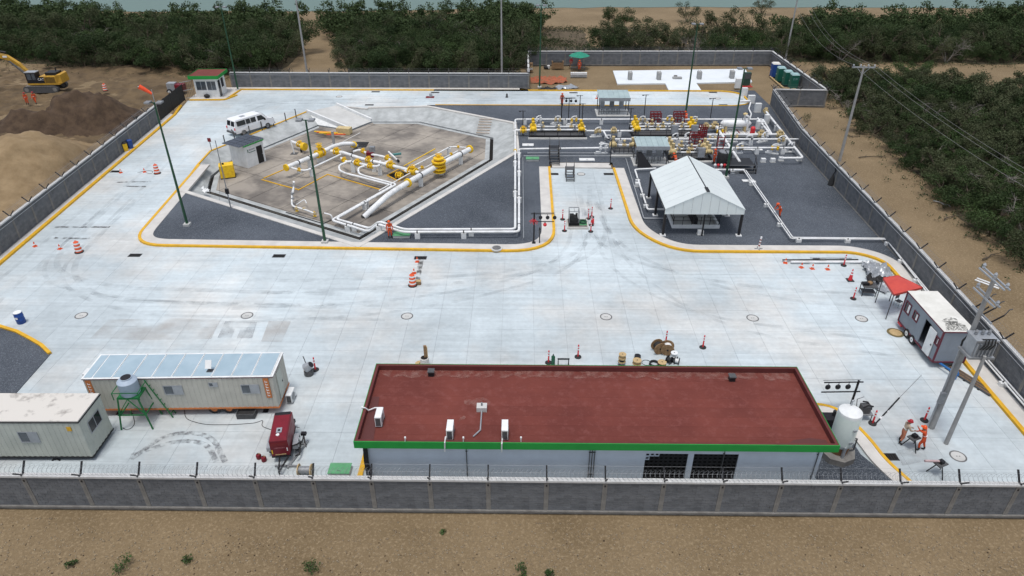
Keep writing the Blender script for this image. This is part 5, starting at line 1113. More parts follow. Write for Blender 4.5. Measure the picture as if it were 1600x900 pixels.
# bollards and sign along the basin edge
bo_ = thing('bollard', 'x', 'bollard', (0,0,0), 0, 'dark bollards along the basin edge'); u_bo = []
mb = MB(); mb.cyl((0,0,0),(0,0,1.15),.07,n=8); mb.build('post', M_dgrey, bo_); mb = MB(); mb.lathe([(.08,1.12),(.08,1.16),(.03,1.2)],8); mb.build('cap', M_dgrey, bo_)
for px, py, lb in ((352,226,'just right of the square sign'),(367,219,'behind the left end of the solar roof'),(391,211,'in front of the van rear wheel'),(410,204,'in front of the van front wheel'),(428,197,'first one right of the van'),(447,190,'second one right of the van'),(463,184,'nearest the white ramp wall')): put(bo_, u_bo, G(px, py), 'dark bollard at the basin edge '+lb)
t = thing('square_sign', 'small dark square sign on a post left of the solar roofed hut', 'sign', G(331,236)); mb = MB(); mb.cyl((0,0,0),(0,0,1.3),.04,n=8); mb.build('post', M_dgrey, t); mb = MB(); mb.bx(-.2,.2,-.05,-.02,1.15,1.6); mb.build('panel', M_rframe, t)
# signal gantries: mast, two arms and three round pendants
def gantry(loc, rz, label, h=3.0, L=2.1, mir=1):
    t = thing('signal_gantry', label, 'gantry', loc, rz, 'gantries with three round pendants')
    mb = MB(); mb.bx(-.16,.16,-.16,.16,0,.1); mb.cyl((0,0,.1),(0,0,h),.07,n=8); mb.build('mast', M_black, t)
    for z in (h-.1, h-.85): mb = MB(); mb.beam((-mir*.3,0,z),(mir*L,0,z),.06,.06); mb.build('arm', M_black, t)
    mb = MB(); mb.beam((-mir*.2,.15,h-.05),(mir*L,.15,h-.05),.025,.025); mb.build('rail', M_dgrey, t)
    for k in range(3): x = mir*(.55+k*.62); mb = MB(); mb.ball((x,0,h-.46),.17,12,8,(1,.6,1.1)); pe = mb.build('pendant', M_black, t, smooth=True); mb = MB(); mb.cyl((x,0,h-.3),(x,0,h-.1),.02,n=6); mb.build('hanger', M_dgrey, pe)
    return t
gantry(G(834,380,.1), 0, 'black gantry with three pendants at the lower left of the driveway', 3.0, 1.75)
gantry(G(1327,640,0), R(2), 'black gantry with three pendants beside the white tank', 2.3, 2.1, -1)
gantry(G(877,190,.1), 0, 'black gantry with three pendants beside the worker on the upper road', 3.2, 1.7)
t = thing('red_lamp', 'red warning lamp hanging on the driveway gantry', 'lamp', G(834,380,.1)+Vector((.95,-.1,1.75))); mb = MB(); mb.ball((0,0,.15),.17,10,6); mb.build('globe', M_red, t, smooth=True); mb = MB(); mb.cyl((0,0,.3),(0,0,.42),.05); mb.build('cap', M_black, t)
t = thing('red_ribbon_bundle', 'bundle of red tape tied to the mast of the driveway gantry', 'tape', G(834,380,.1)+Vector((-.05,-.1,2.1)))
for k in range(7): a = k*.9; mb = MB(); mb.tube([(0,-.05,.2),(.25*math.cos(a),-.1,.2+.22*math.sin(a)),(.38*math.cos(a+.3),-.1,.05+.2*math.sin(a))],.03,4); mb.build('tape', M_red, t)
# thin black lamp posts in the process area
lp = thing('lamp_post', 'x', 'lamp post', (0,0,0), 0, 'thin black lamp posts among the pipework'); u_lp = []
mb = MB(); mb.cyl((0,0,0),(0,0,3.1),.05,n=8); mb.build('post', M_black, lp); mb = MB(); mb.beam((-.35,0,3.05),(.35,0,3.05),.05,.05); mb.build('arm', M_black, lp); mb = MB(); mb.bx(-.5,-.25,-.1,.1,2.98,3.06); mb.build('lamp', M_black, lp); mb = MB(); mb.bx(-.1,.1,-.1,.1,0,.06); mb.build('foot', M_dgrey, lp)
for px, py, lb in ((905,185,'left of the small shelter by the upper road'),(909,199,'at the right end of the leftmost skid'),(1006,184,'right of the small shelter by the upper road'),(817,211,'at the pipe corner left of the leftmost skid'),(983,207,'at the left end of the middle skid'),(1109,190,'right of the red steel frames'),(1118,234,'beside the red hose reel frames'),(953,258,'at the front left of the small tan valve skid'),(888,190,'between the gantry and the leftmost skid')): put(lp, u_lp, G(px, py, .1), 'thin black lamp post '+lb)
t = thing('call_post', 'short black call post below the driveway gantry', 'post', G(843,380,.1)); mb = MB(); mb.cyl((0,0,0),(0,0,1.3),.05,n=8); mb.build('post', M_black, t); mb = MB(); mb.bx(-.1,.1,-.08,.02,1.0,1.3); mb.build('box', M_dgrey, t); mb = MB(); mb.lathe([(.1,1.36),(.02,1.6)],8); mb.build('beacon', M_black, t)
t = thing('barrier_sign', 'small striped barrier post on the kerb walk right of the canopy', 'post', G(1185,389,.13)); mb = MB(); mb.cyl((0,0,0),(.05,0,1.2),.08,n=8); mb.build('post', M_wstripe, t)
for k in range(3): mb = MB(); mb.cyl((.01+.012*k,0,.3+.28*k),(.02+.012*k,0,.42+.28*k),.085,n=8); mb.build('band', M_rframe, t)
mb = MB(); mb.beam((-.35,0,.04),(.35,0,.04),.06,.06); mb.beam((0,-.35,.04),(0,.35,.04),.06,.06); mb.build('feet', M_grey, t)

# ================================================================== PIPEWORK
def bend(pts, r=.5, seg=5):
    P = [Vector(p) for p in pts]; out = [P[0]]
    for i in range(1, len(P)-1):
        a, b, c = P[i-1], P[i], P[i+1]; l = min(r, (a-b).length*.45, (c-b).length*.45); p0 = b+(a-b).normalized()*l; p1 = b+(c-b).normalized()*l
        for k in range(seg+1): t = k/seg; out.append(p0*(1-t)**2+b*2*t*(1-t)+p1*t*t)
    out.append(P[-1]); return out
def at_len(pts, f):
    L = [(pts[i+1]-pts[i]).length for i in range(len(pts)-1)]; s = f*sum(L)
    for i, l in enumerate(L):
        if s <= l: return pts[i].lerp(pts[i+1], s/l), (pts[i+1]-pts[i]).normalized()
        s -= l
    return pts[-1], (pts[-1]-pts[-2]).normalized()
def pipe_part(parent, pts, r, m=M_pipe, name='pipe', br=.5, n=10):
    mb = MB(); mb.tube(bend(pts, br), r, n); return mb.build(name, m, parent, world=True, smooth=True)
def support(parent, p, r, zg, m=M_mortarw, w=.45):
    mb = MB(); top = p.z-r*.9
    mb.bx(p.x-w/2, p.x+w/2, p.y-w*.35, p.y+w*.35, zg, top); s = mb.build('support_block', m, parent, world=True)
def clamp(parent, p, d, r, m=M_black):
    mb = MB(); mb.cyl(p-d*.05, p+d*.05, r*1.18, n=10); mb.build('clamp', m, parent, world=True)
def valve(parent, p, d, r, m=M_pyel, wheel_=True, h=2.2, name='valve', up=None):
    r = r*.72
    d = Vector(d).normalized(); mb = MB()
    for s in (-1.6, 1.6): mb.cyl(p+d*r*(s-.22), p+d*r*(s+.22), r*1.75, n=12)
    mb.ball(p, r*1.45, 10, 6); u = Vector(up) if up else Vector((0,0,1)); mb.cyl(p, p+u*r*h, r*.75, n=8); mb.cyl(p+u*r*h*.72, p+u*r*(h*.72+.3), r*1.25, n=10); mb.cyl(p-u*r*1.2, p-u*r*1.6, r*.9, n=8)
    v = mb.build(name, m, parent, world=True, smooth=True)
    if wheel_:
        q = p+u*r*(h+.25); mb = MB(); a = u.cross(d).normalized(); b = d; R_ = r*1.15
        ring = [q+a*R_*math.cos(k*math.pi/6)+b*R_*math.sin(k*math.pi/6) for k in range(13)]; mb.tube(ring, r*.12, 5); mb.tube([q-a*R_, q+a*R_], r*.1, 4); mb.tube([q-u*r*.4, q+u*r*.1], r*.15, 5); mb.build('handwheel', m, v, world=False) if False else mb.build('handwheel', m, parent, world=True)
    return v
def flange(parent, p, d, r, m=M_pyel, L=.1):
    d = Vector(d).normalized(); mb = MB(); mb.cyl(p-d*L, p+d*L, r*1.6, n=12); mb.build('flange', m, parent, world=True)
def run(name, label, pts, r, m=M_pipe, br=.5, zg=FZ, sup=(), clamps=(), valves=(), flanges=(), cat='pipe', vm=M_pyel, second=None, group=None):
    P = [Vector(p) for p in pts]; t = thing(name, label, cat, (P[0].x, P[0].y, zg), 0, group)
    pipe_part(t, P, r, m, br=br); B_ = bend(P, br)
    for f in sup: p, d = at_len(B_, f); support(t, p, r, zg); clamp(t, p, d, r)
    for f in clamps: p, d = at_len(B_, f); clamp(t, p, d, r)
    for f in flanges: p, d = at_len(B_, f); flange(t, p, d, r, vm)
    for v in valves: f, k = v[0], v[1]; p, d = at_len(B_, f); valve(t, p, d, r*k, vm, h=v[2] if len(v) > 2 else 2.2)
    return t
def Z(px, py, z): return G(px, py, z)
# -- in the basin
h1 = FZ+1.25
tr_a = run('trunk_pipe', 'thick white trunk pipe crossing the right of the basin into the ground', [Z(734,233,h1),Z(690,256,h1),Z(655,275,h1),Z(608,303,h1),Z(584,325,FZ+.75),Z(569,339,FZ+.05)], .30, br=1.5, sup=(.10,.30,.50), flanges=(.0,.62))
valve(tr_a, Z(686,260,h1-.1), (Z(734,233,h1)-Z(690,256,h1)), .42, h=4.4, name='tall_valve')
mb = MB(); p = Z(686,260,h1); [mb.cyl(p+Vector((0,0,z-.07)), p+Vector((0,0,z+.07)), r, n=14) for z, r in ((-.55,.72),(-.2,.78),(.25,.75),(.6,.82),(.95,.6))]; mb.build('valve_ribs', M_pyel, tr_a, world=True)
mb = MB(); q = Z(569,339,FZ); q2 = Z(584,325,FZ+.75); mb.tube([q.lerp(q2,-.12), q.lerp(q2,.55)], .325, 12); mb.build('coated_end', M_rubber, tr_a, world=True)
tr_b = run('trunk_pipe', 'thick white trunk pipe at the left of the basin with a yellow valve', [Z(447,262,h1),Z(499,240,h1),Z(520,229,h1),Z(537,224.5,h1),Z(550,224.5,h1),Z(557,228,FZ)], .25, br=.9, sup=(.14,.27), flanges=(0.,.86))
valve(tr_b, Z(500,239,h1), (Z(499,240,h1)-Z(447,262,h1)), .40, h=3.6); support(tr_b, Z(501,242,h1-.4), .1, FZ, w=.9)
run('bypass_pipe', 'thin white bypass pipe alongside the left trunk pipe', [Z(452,261,h1-.1),Z(464,265,h1-.3),Z(478,267,h1-.35),Z(535,240,h1-.2)], .11, sup=(.35,), valves=((.16,1.3),))
run('header_pipe', 'white header pipe with yellow valves joining the two trunk pipes', [Z(517,236,h1),Z(535,238,h1),Z(565,248,h1),Z(613,259,h1),Z(655,270,h1)], .19, br=.6, sup=(.25,.5), valves=((.06,1.5),(.45,1.35),(.69,1.6),(.93,1.9)))
v4 = run('branch_pipe', 'white branch pipe with red motor valve behind the header', [Z(552,237,h1),Z(562,234,h1),Z(575,240,h1),Z(600,245,h1),Z(611,250,h1),Z(597,257,h1)], .14, br=.4, valves=((.2,1.5),(.72,1.6)))
mb = MB(); p = Z(579,240,h1); mb.bx(p.x-.45,p.x+.4,p.y-.35,p.y+.35,p.z-.35,p.z+.25); mb.build('motor_valve', M_genred, v4, world=True); mb = MB(); mb.bx(p.x-.05,p.x+.55,p.y-.25,p.y+.25,p.z+.25,p.z+.85); mb.build('actuator_box', M_grey, v4, world=True)
v5 = run('branch_pipe', 'white branch loop with yellow valves in front of the header, left', [Z(533,247,h1),Z(541,253,h1),Z(552,252,h1)], .13, valves=((.45,1.7),))
v6 = run('branch_pipe', 'white branch loop with large yellow valves in front of the header, right', [Z(548,252,h1),Z(560,255,h1),Z(580,260,h1),Z(592,260,h1),Z(594,252,h1)], .14, br=.4, valves=((.2,1.9),(.55,1.6)), sup=(.05,.8))
t1_ = [Z(541,254,h1-.1),Z(530,258,h1-.2),Z(530,266,h1-.5),Z(540,271,h1-.5),Z(565,277,h1-.5),Z(614,290,h1-.5),Z(518,344,h1-.5),Z(576,362,h1-.5)]
t2_ = [Z(571,259,h1-.1),Z(560,262,h1-.2),Z(560,271,h1-.5),Z(570,275,h1-.5),Z(620,288,h1-.5),Z(525,342,h1-.5),Z(578,357,h1-.5)]
over = lambda a, dx: [Z(592+dx,349,.75), Z(628+dx,362-dx*.6,.65)]
hz_ = .75
r1_ = run('twin_pipe', 'white pipe of the twin line leaving the basin, outer one', t1_+[Z(590,350,.75),Z(630,362.5,hz_),Z(811,362,hz_),Z(811,233,hz_),Z(950,231,hz_)], .115, br=.45, sup=(.20,.30,.36,.42,.48,.66,.76,.84), clamps=(.57,.92))
r2_ = run('twin_pipe', 'white pipe of the twin line leaving the basin, inner one', t2_+[Z(592,346,.75),Z(632,358.5,hz_),Z(805,358,hz_),Z(805,186.5,hz_),Z(1192,186.5,hz_),Z(1206,210,hz_)], .115, br=.45, sup=(.12,.18,.3,.42,.5,.60,.65,.7,.745,.80,.86,.92), flanges=(.53,))
for px, py, lb in ((696,375,'below the twin pipes on the gravel'),): pass
def blockthing(px, py, w, d, h, label, m=M_mortarw, z=.1):
    t = thing('concrete_block', label, 'block', G(px, py, z)); mb = MB(); mb.bx(-w/2,w/2,-d/2,d/2,0,h); mb.build('block', m, t); mb = MB(); mb.bx(-w/2-.04,w/2+.04,-d/2-.04,d/2+.04,-.03,.05); mb.build('footing', M_conc2, t); return t
run('side_pipe', 'thin white pair of small pipes running along the right end of the basin floor', [Z(735,231,h1),Z(704,229,h1),Z(630,268,h1),Z(648,268,h1-.1)], .08, br=.5, sup=(.22,), valves=((.12,1.4),))
run('side_pipe', 'thin white pipe with loop beside the thick trunk pipe', [Z(715,236,h1-.1),Z(664,262,h1-.1),Z(656,262,h1),Z(592,298,h1-.6)], .07, br=.3, valves=((.1,1.8),(.5,1.8)))
# instrument stub group, low pit frames, loose items in the basin
t = thing('drip_assembly', 'small white valve assembly with yellow legs on the lower left of the basin', 'valve assembly', Z(455,320,FZ))
pipe_part(t, [Z(458,300,FZ+1.6),Z(459,291,FZ+1.6),Z(456,304,FZ+1.0),Z(456,322,FZ+.5),Z(475,327,FZ+.5),Z(493,334,FZ+.5)], .09); pipe_part(t, [Z(459,296,FZ+.9),Z(459,284,FZ+2.0)], .11)
pipe_part(t, [Z(463,320,FZ+.5),Z(476,311,FZ+.7),Z(479,318,FZ+.5)], .05)
for p in (Z(463,326,FZ+.5), Z(475,327,FZ+.5), Z(492,334,FZ+.5)): valve(t, p, (1,-.3,0), .1, M_pipe if p.x > -20 else M_cream)
for px, py in ((464,330),(492,338)): mb = MB(); q = Z(px,py,FZ); mb.cyl(q, q+Vector((0,0,.55)), .07, n=8); mb.bx(q.x-.15,q.x+.15,q.y-.1,q.y+.1,FZ,FZ+.05); mb.build('leg', M_pyel, t, world=True)
for k in range(3): mb = MB(); q = Z(457,302+8*k,FZ+1.2-.35*k); mb.cyl(q-Vector((0,0,.06)), q+Vector((0,0,.06)), .18, n=10); mb.build('flange', M_grey, t, world=True)
run('vent_pipe', 'short bent white vent pipe near the twin pipe corner', [Z(507,333,FZ+.55),Z(518,336,FZ+.6),Z(520,345,FZ+.0)], .07, br=.3)
t = thing('valve_stub', 'white stub with big yellow valve at the left of the basin floor', 'valve', Z(470,228,FZ)); pipe_part(t, [Z(455,221,FZ+.9),Z(466,225,FZ+.9),Z(476,229,FZ+.8)], .18); valve(t, Z(469,226,FZ+.85), (1,-.5,0), .27); flange(t, Z(475,229,FZ+.8), (1,-.5,0), .3, L=.2); support(t, Z(470,231,FZ+.6), .1, FZ, M_black, .2)
t = thing('white_post', 'leaning white post in a small square pit on the basin floor', 'post', Z(460,240,FZ)); mb = MB(); a_ = Z(460,240,FZ); b_ = Z(453,213,FZ+1.9); mb.cyl(a_, a_+Vector((-.25,.1,1.9)), .08, n=8); mb.build('post', M_pipe, t, world=True); mb = MB(); mb.bx(a_.x-.4,a_.x+.4,a_.y-.4,a_.y+.4,FZ,FZ+.02); mb.build('pit_frame', M_dgrey, t, world=True)
t = thing('stacked_barriers', 'orange barrier boards stacked by a grey post near the ramp foot', 'barriers', Z(515,208,FZ))
for k in range(6): mb = MB(); q = Z(505+4*k,206+.8*k,FZ+.4+.12*(k % 3)); mb.box(q, (2.4,.22,.1), R(-8+5*(k % 3))); mb.build('board', M_orange if k % 2 else M_pyel, t, world=True)
mb = MB(); q = Z(535,209,FZ); mb.box(q+Vector((.3,0,.45)), (1.8,1.0,.8), R(-10)); mb.build('crate', M_cream, t, world=True)
t = thing('pipe_prop', 'grey concrete prop standing behind the left trunk pipe', 'prop', Z(522,226,FZ)); mb = MB(); mb.bx(-.15,.15,-.1,.1,0,1.7); mb.build('post', M_cpole, t); mb = MB(); mb.bx(-.3,.3,-.2,.2,0,.1); mb.build('foot', M_conc2, t)
t = thing('hydraulic_cutter', 'teal and white cutting tool resting on the basin floor behind the header', 'tool', Z(617,246,FZ+.3)); mb = MB(); mb.beam(Z(612,242,FZ+.4),Z(627,240,FZ+.5),.22,.22); mb.build('body', mat('teal_paint',(.08,.25,.24),None,rough=.5), t, world=True); mb = MB(); mb.cyl(Z(607,237,FZ+.7),Z(622,251,FZ+.3),.1); mb.build('barrel', M_pipe, t, world=True); mb = MB(); mb.cyl(Z(621,250,FZ+.3),Z(623,252,FZ+.28),.14); mb.build('mouth', M_black, t, world=True)
t = thing('sunk_valve', 'yellow valve half sunk in a framed pit beside the header', 'valve', Z(624,275,FZ)); valve(t, Z(624,274,FZ+.5), (1,-.4,0), .28, h=1.6); 
for a, b in (((605,274),(624,264)),((624,264),(640,272)),((640,272),(622,283)),((622,283),(605,274))): mb = MB(); mb.beam(Z(*a,FZ+.05),Z(*b,FZ+.05),.12,.1); mb.build('pit_edge', M_yel, t, world=True)
mb = MB(); mb.sheet([[tuple(Z(x,y,FZ).xy) for x, y in ((607,274),(624,266),(638,272),(622,281))]], FZ+.012); mb.build('pit', M_void, t, world=True)
def kerbline(label, pts, m=M_yel):
    mb = MB(); mb.strip([Z(*p, FZ).xy for p in pts], -.06, .06, FZ-.01, FZ+.08); o = mb.build('floor_kerb', m); tag(o, label, 'floor kerb')
kerbline('yellow edged low kerb zigzagging over the left basin floor', [(409,281),(440,290),(467,297),(512,273),(595,297)]); kerbline('yellow kerb line along the left trunk pipe', [(412,279),(447,264)]); kerbline('brown kerb line beside the right thin pipes', [(631,260),(680,233)], M_pyel); kerbline('pale joint kerb behind the left trunk pipe', [(525,228),(563,208)], M_band)
mb = MB(); mb.strip([Z(*p, FZ).xy for p in ((447,332),(505,350),(520,343))], -.06, .06, FZ-.01, FZ+.05); o = mb.build('floor_channel', M_black); tag(o, 'thin dark floor channel at the lower left of the basin', 'channel')
t = thing('floor_pit', 'square floor pit with dark grating behind the left trunk pipe', 'pit', Z(562,226,FZ))
for k in range(4): mb = MB(); mb.bx(-.95,.95,-.9+k*.5,-.8+k*.5,.01,.05); mb.build('bar', M_dgrey, t)
mb = MB(); mb.bx(-1,1,-1,1,.004,.014); mb.build('opening', M_void, t)
# solar roofed hut and yellow tank in the basin
na, nl, nr = Z(388,263,FZ), Z(362,255,FZ), Z(416,251.5,FZ); ax = (nr-na).xy.length; ay = (nl-na).xy.length
kh = thing('control_hut', 'small white hut with solar panel roof at the left of the basin', 'hut', na, ang(na, nr)); KW, KD, KH = ax, 2.6, 2.55
mb = MB(); mb.bx(0,KW,0,KD,0,KH); mb.build('wall', M_white, kh); mb = MB(); mb.bx(-.1,KW+.1,-.12,KD+.1,KH,KH+.12); mb.build('roof_slab', M_green, kh)
mb = MB(); mb.bx(KW*.60,KW*.90,-.03,-.002,.05,2.1); d_ = mb.build('door', M_black, kh); mb = MB(); mb.bx(KW*.86,KW*.88,-.06,-.03,1.0,1.15); mb.build('handle', M_galv, d_)
mb = MB(); mb.bx(KW*.13,KW*.17,-.02,-.002,1.75,2.1); mb.build('emblem', M_signtxt, kh)
for k, (a, b, z) in enumerate(((.2,.27,1.68),(.29,.36,1.68),(.38,.46,1.68),(.48,.54,1.68))): mb = MB(); mb.bx(KW*a,KW*b,-.02,-.002,z,z+.08); mb.build('lettering', M_signtxt, kh)
for k, (a, b) in enumerate(((.21,.32),(.34,.52))): mb = MB(); mb.bx(KW*a,KW*b,-.02,-.002,1.92,2.08); mb.build('lettering', M_galv, kh)
for i in range(5):
    for j in range(2):
        mb = MB(); w_, d_ = (KW+1.0)/5, (KD+.3)/2; mb.bx(-.7+i*w_+.03, -.7+(i+1)*w_-.03, -.05+j*d_+.03, -.05+(j+1)*d_-.03, KH+.16, KH+.2); sp = mb.build('solar_panel', M_solar, kh)
        mb = MB(); mb.bx(-.7+i*w_, -.7+(i+1)*w_, -.05+j*d_, -.05+(j+1)*d_, KH+.13, KH+.165); mb.build('frame', M_galv, sp)
t = thing('fuel_tank', 'yellow cube tank beside the solar roofed hut', 'tank', Z(357,276,FZ), R(20)); mb = MB(); mb.bx(-.75,.75,-.6,.6,.1,1.5); mb.build('tank', M_pyel, t); mb = MB(); mb.bx(-.8,.8,-.65,.65,0,.1); mb.build('skid', M_black, t); mb = MB(); mb.cyl((-.3,0,1.5),(-.3,0,1.65),.12); mb.build('filler', M_black, t); mb = MB(); mb.bx(-.78,-.74,-.3,.3,.3,.9); mb.build('panel', M_black, t)
t = thing('antenna_mast', 'thin antenna mast with guy lines beside the yellow tank', 'mast', G(361,326,.05)); mb = MB(); mb.cyl((0,0,0),(0,0,7.0),.06,.035,n=6); mb.build('mast', M_grey, t)
mb = MB(); mb.bx(-.15,.15,-.12,.12,1.6,2.1); mb.build('box', M_black, t)
for a in (2.4, 4.2): mb = MB(); mb.tube([(0,0,5.0),(2.6*math.cos(a)-.5,2.6*math.sin(a)+4,.1)],.012,4); mb.build('guy_line', M_wire, t)
for px, py, lb in ((322,301,'white cloth bundle at the left corner of the basin channel'),): 
    o = crumple('cloth_bundle', lb, 'cloth', [(316,296),(326,298),(328,304),(318,303)], M_white, .4, 3.3, z0=-.95+1.0)
# ================================================================== PROCESS AREA ON THE GRAVEL
GZ = .1
def skid(label, pxl, pxr, py_front, depth, rows, vm, boxes=0, base_m=M_black, pm=M_pipe, zc=.95, lip=True, cvals=3):
    a, b = G(pxl, py_front, GZ), G(pxr, py_front, GZ); L = (b-a).length
    t = thing('valve_skid', label, 'valve skid', a, ang(a, b), 'metering skids')
    mb = MB(); mb.bx(0,L,0,.12,0,.42); mb.bx(0,L,depth-.12,depth,0,.42); mb.bx(0,.12,.12,depth-.12,0,.42); mb.bx(L-.12,L,.12,depth-.12,0,.42); mb.build('frame', base_m, t)
    mb = MB(); mb.bx(.12,L-.12,.12,depth-.12,.05,.12); mb.build('drip_tray', M_dgrey, t)
    if lip: mb = MB(); mb.bx(-.15,L+.15,-.35,-.002,-.08,.18); mb.build('plinth', M_conc2, t)
    for k in range(5): mb = MB(); x = .3+k*(L-.6)/4; mb.cyl((x,-.02,.4),(x,-.02,1.0),.03,n=6); mb.build('rail_post', M_black, t)
    mb = MB(); mb.beam((.2,-.02,1.0),(L-.2,-.02,1.0),.05,.05); mb.build('hand_rail', M_black, t)
    for k in range(rows):
        y = depth*(k+.5)/rows; mb = MB(); mb.tube([(-.1,y,zc),(L+.1,y,zc)],.11,8); mb.build('pipe', pm, t, smooth=True)
        for q in range(cvals):
            x = L*(.22+.56*q/max(1,cvals-1))+.2*math.sin(k*2+q); mb = MB()
            for s in (-.18,.18): mb.cyl((x+s-.04,y,zc),(x+s+.04,y,zc),.21,n=10)
            mb.ball((x,y,zc),.17,8,5); mb.cyl((x,y,zc),(x,y,zc+.5),.07,n=8); mb.lathe([(.14,zc+.45),(.17,zc+.5),(.12,zc+.62)],8,(x,y,0)); mb.build('valve', (M_cream if (q+k) % 2 else M_grey), t)
        for x in (L*.1, L*.9):
            mb = MB(); mb.bx(x-.08,x+.08,y-.08,y+.08,.1,zc-.1); mb.build('pipe_foot', M_grey, t)
    for x, k in ((L*.07,1.25),(L*.93,1.05)):
        for k2 in range(rows):
            y = depth*(k2+.5)/rows; mb = MB(); mb.ball((x,y,zc+.12),.32*k,10,7,(1.05,1,.95)); mb.cyl((x-.4,y,zc),(x-.32,y,zc),.29,n=12); mb.cyl((x+.32,y,zc),(x+.4,y,zc),.29,n=12); mb.cyl((x,y,zc+.3),(x,y,zc+.85*k),.15,.2,n=8); mb.build('ball_valve', vm, t, smooth=True)
    mb = MB(); [mb.tube([(x,depth*.2,zc),(x-.0,depth*.2,zc+.0),(x,depth*.85,zc)],.13,8) for x in (-.1,L+.1)]; mb.build('manifold', pm, t, smooth=True)
    for k in range(boxes):
        x = L*(.62+.3*k/max(1,boxes-1)) if boxes > 1 else L*.72; mb = MB(); mb.bx(x-.42,x+.42,-.15,.25,.55,1.65); bx_ = mb.build('instrument_box', M_grey, t); mb = MB(); mb.bx(x-.36,x+.36,-.17,-.152,.62,1.58); mb.build('box_door', M_galv, bx_)
        mb = MB(); mb.bx(x-.3,x-.24,-.05,.05,.1,.55); mb.bx(x+.24,x+.3,-.05,.05,.1,.55); mb.build('box_leg', M_black, bx_)
    return t
skid('long black skid with yellow end valves, leftmost behind the black stairs', 827, 915, 217, 2.4, 2, M_pyel)
skid('busy skid with yellow valves and grey instrument boxes behind the small shelter roof', 988, 1092, 216, 3.2, 3, M_pyel, 2, cvals=5)
skid('short skid with a tan valve left of the small shelter', 956, 992, 244, 2.2, 1, M_cream, 0, M_grey)
skid('skid with cream pipes partly behind the white canopy', 1046, 1112, 253, 3.2, 3, M_cream, 1, cvals=4)
def rframe(px, py, w, h, label):
    t = thing('red_steel_frame', label, 'steel frame', G(px, py, GZ), 0, 'dark red steel frames'); n = 3
    for i in range(n+1): x = -w/2+w*i/n; mb = MB(); mb.bx(x-.05,x+.05,-.05,.05,0,h); mb.bx(x-.05,x+.05,.75,.85,0,h); mb.build('upright', M_rframe, t)
    for j in range(5): z = .15+(h-.2)*j/4; mb = MB(); mb.bx(-w/2,w/2,-.045,.045,z-.05,z+.05); mb.bx(-w/2,w/2,.755,.845,z-.05,z+.05); mb.build('rail', M_rframe, t)
    mb = MB(); mb.bx(-w/2+.05,w/2-.1,.1,.7,.2,h*.6); mb.build('panel', M_grey, t)
    mb = MB(); mb.bx(-w/2+.15,w/2-.35,.0,.03,h*.35,h*.75); mb.build('sheet', M_galv, t)
rframe(1024,197,1.3,1.7,'dark red steel frame behind the middle skid, left one'); rframe(1060,198,1.3,1.8,'dark red steel frame behind the middle skid, below the lamp pole'); rframe(1087,232,1.4,1.8,'dark red steel frame behind the white canopy ridge'); rframe(1098,214,.8,1.3,'small dark red steel frame at the right end of the middle skid')
t = thing('hose_frame', 'tall dark red ladder frame leaning beside the black drum at the canopy', 'frame', G(1121,252,GZ))
for s in (-.35,.35): mb = MB(); mb.beam((s,0,0),(s+.15,.3,2.9),.09,.09); mb.build('rail', M_rframe, t)
for k in range(7): mb = MB(); z = .3+k*.4; mb.beam((-.35+.15*z/2.9,.3*z/2.9,z),(.35+.15*z/2.9,.3*z/2.9,z),.06,.06); mb.build('rung', M_rframe, t)
t = thing('black_drum', 'large black drum with grey lid behind the canopy', 'drum', G(1130,258,GZ)); mb = MB(); mb.lathe([(.75,0),(.8,.1),(.8,1.3),(.7,1.55)],16); mb.build('body', M_rubber, t, smooth=True); mb = MB(); mb.lathe([(.66,1.54),(.66,1.62),(.3,1.66)],16); mb.build('lid', M_grey, t)
t = thing('red_valve_cluster', 'cluster of small red and white valves behind the canopy corner', 'valves', G(1126,266,GZ))
for k in range(5): mb = MB(); x = -.7+.35*k; mb.cyl((x,0,0),(x,0,.6),.05,n=6); mb.ball((x,0,.6),.17,8,5); mb.build('valve', M_red if k % 2 else M_pipe, t)
# pipe runs in the process area
zc = .85
def prun(label, px_pts, r=.12, sup=(), z=zc, **k): return run('process_pipe', label, [Z(x, y, z) for x, y in px_pts], r, zg=GZ, sup=sup, **k)
prun('white pipe from the far left corner to the leftmost skid', [(805,203.5),(828,203.5)], .15, valves=((.55,1.9),), vm=M_pyel)
prun('white pipe linking the leftmost and middle skids', [(912,204.5),(990,204.5)], .12, (.72,), valves=((.27,1.6),(.6,2.2)), vm=M_cream)
prun('white pipe stepping down to run behind the small shelter roof', [(943,205),(950,217.5),(1260,217.5)], .11, (.16,.42,.6,.75,.9))
prun('white pipe continuing from the middle skid towards the horizontal vessel', [(1088,198),(1118,197)], .12, (.3,), valves=((.5,2.2),(.95,2.6)), vm=M_cream)
prun('white pipe along the right area ending at a cream valve', [(1105,210.5),(1222,210)], .13, (.15,.75), valves=((.72,2.3),(.97,2.3)), vm=M_cream)
prun('long white pipe right of the canopy, front row', [(1108,231),(1243,231)], .11, (.3,.56,.86))
prun('white pipe along the right wall running from the far valve', [(1196,173),(1255,247),(1222,247)], .13, (.1,.3,.5), valves=((.01,1.9),), vm=M_cream)
prun('slanting white pipe from the vessel down to the black platform', [(1117,194),(1156,253)], .15, (.2,.55,.75))
prun('slanting white pipe right of the vessel', [(1184,185),(1203,209)], .13, (.5,))
prun('short white pipe from vessel to slanting pipe', [(1119,200),(1131,193)], .13)
prun('white pipe passing behind the canopy to the black platform', [(1090,265),(1163,265.5)], .11, (.75,), z=.5)
prun('thin white pipe square left of the canopy', [(1025,263),(992,265),(1012,327),(1040,327)], .09, (.35,.62,.8), z=.45, br=.2)
prun('thin grey pipe running down left of the canopy to the gravel edge', [(978,248),(1006,341),(1042,341)], .05, (), z=.25, br=.2, m=M_galv)
prun('thin grey conduit left of the driveway beside the twin pipe', [(817,246),(818,372)], .04, (), z=.2, m=M_galv)
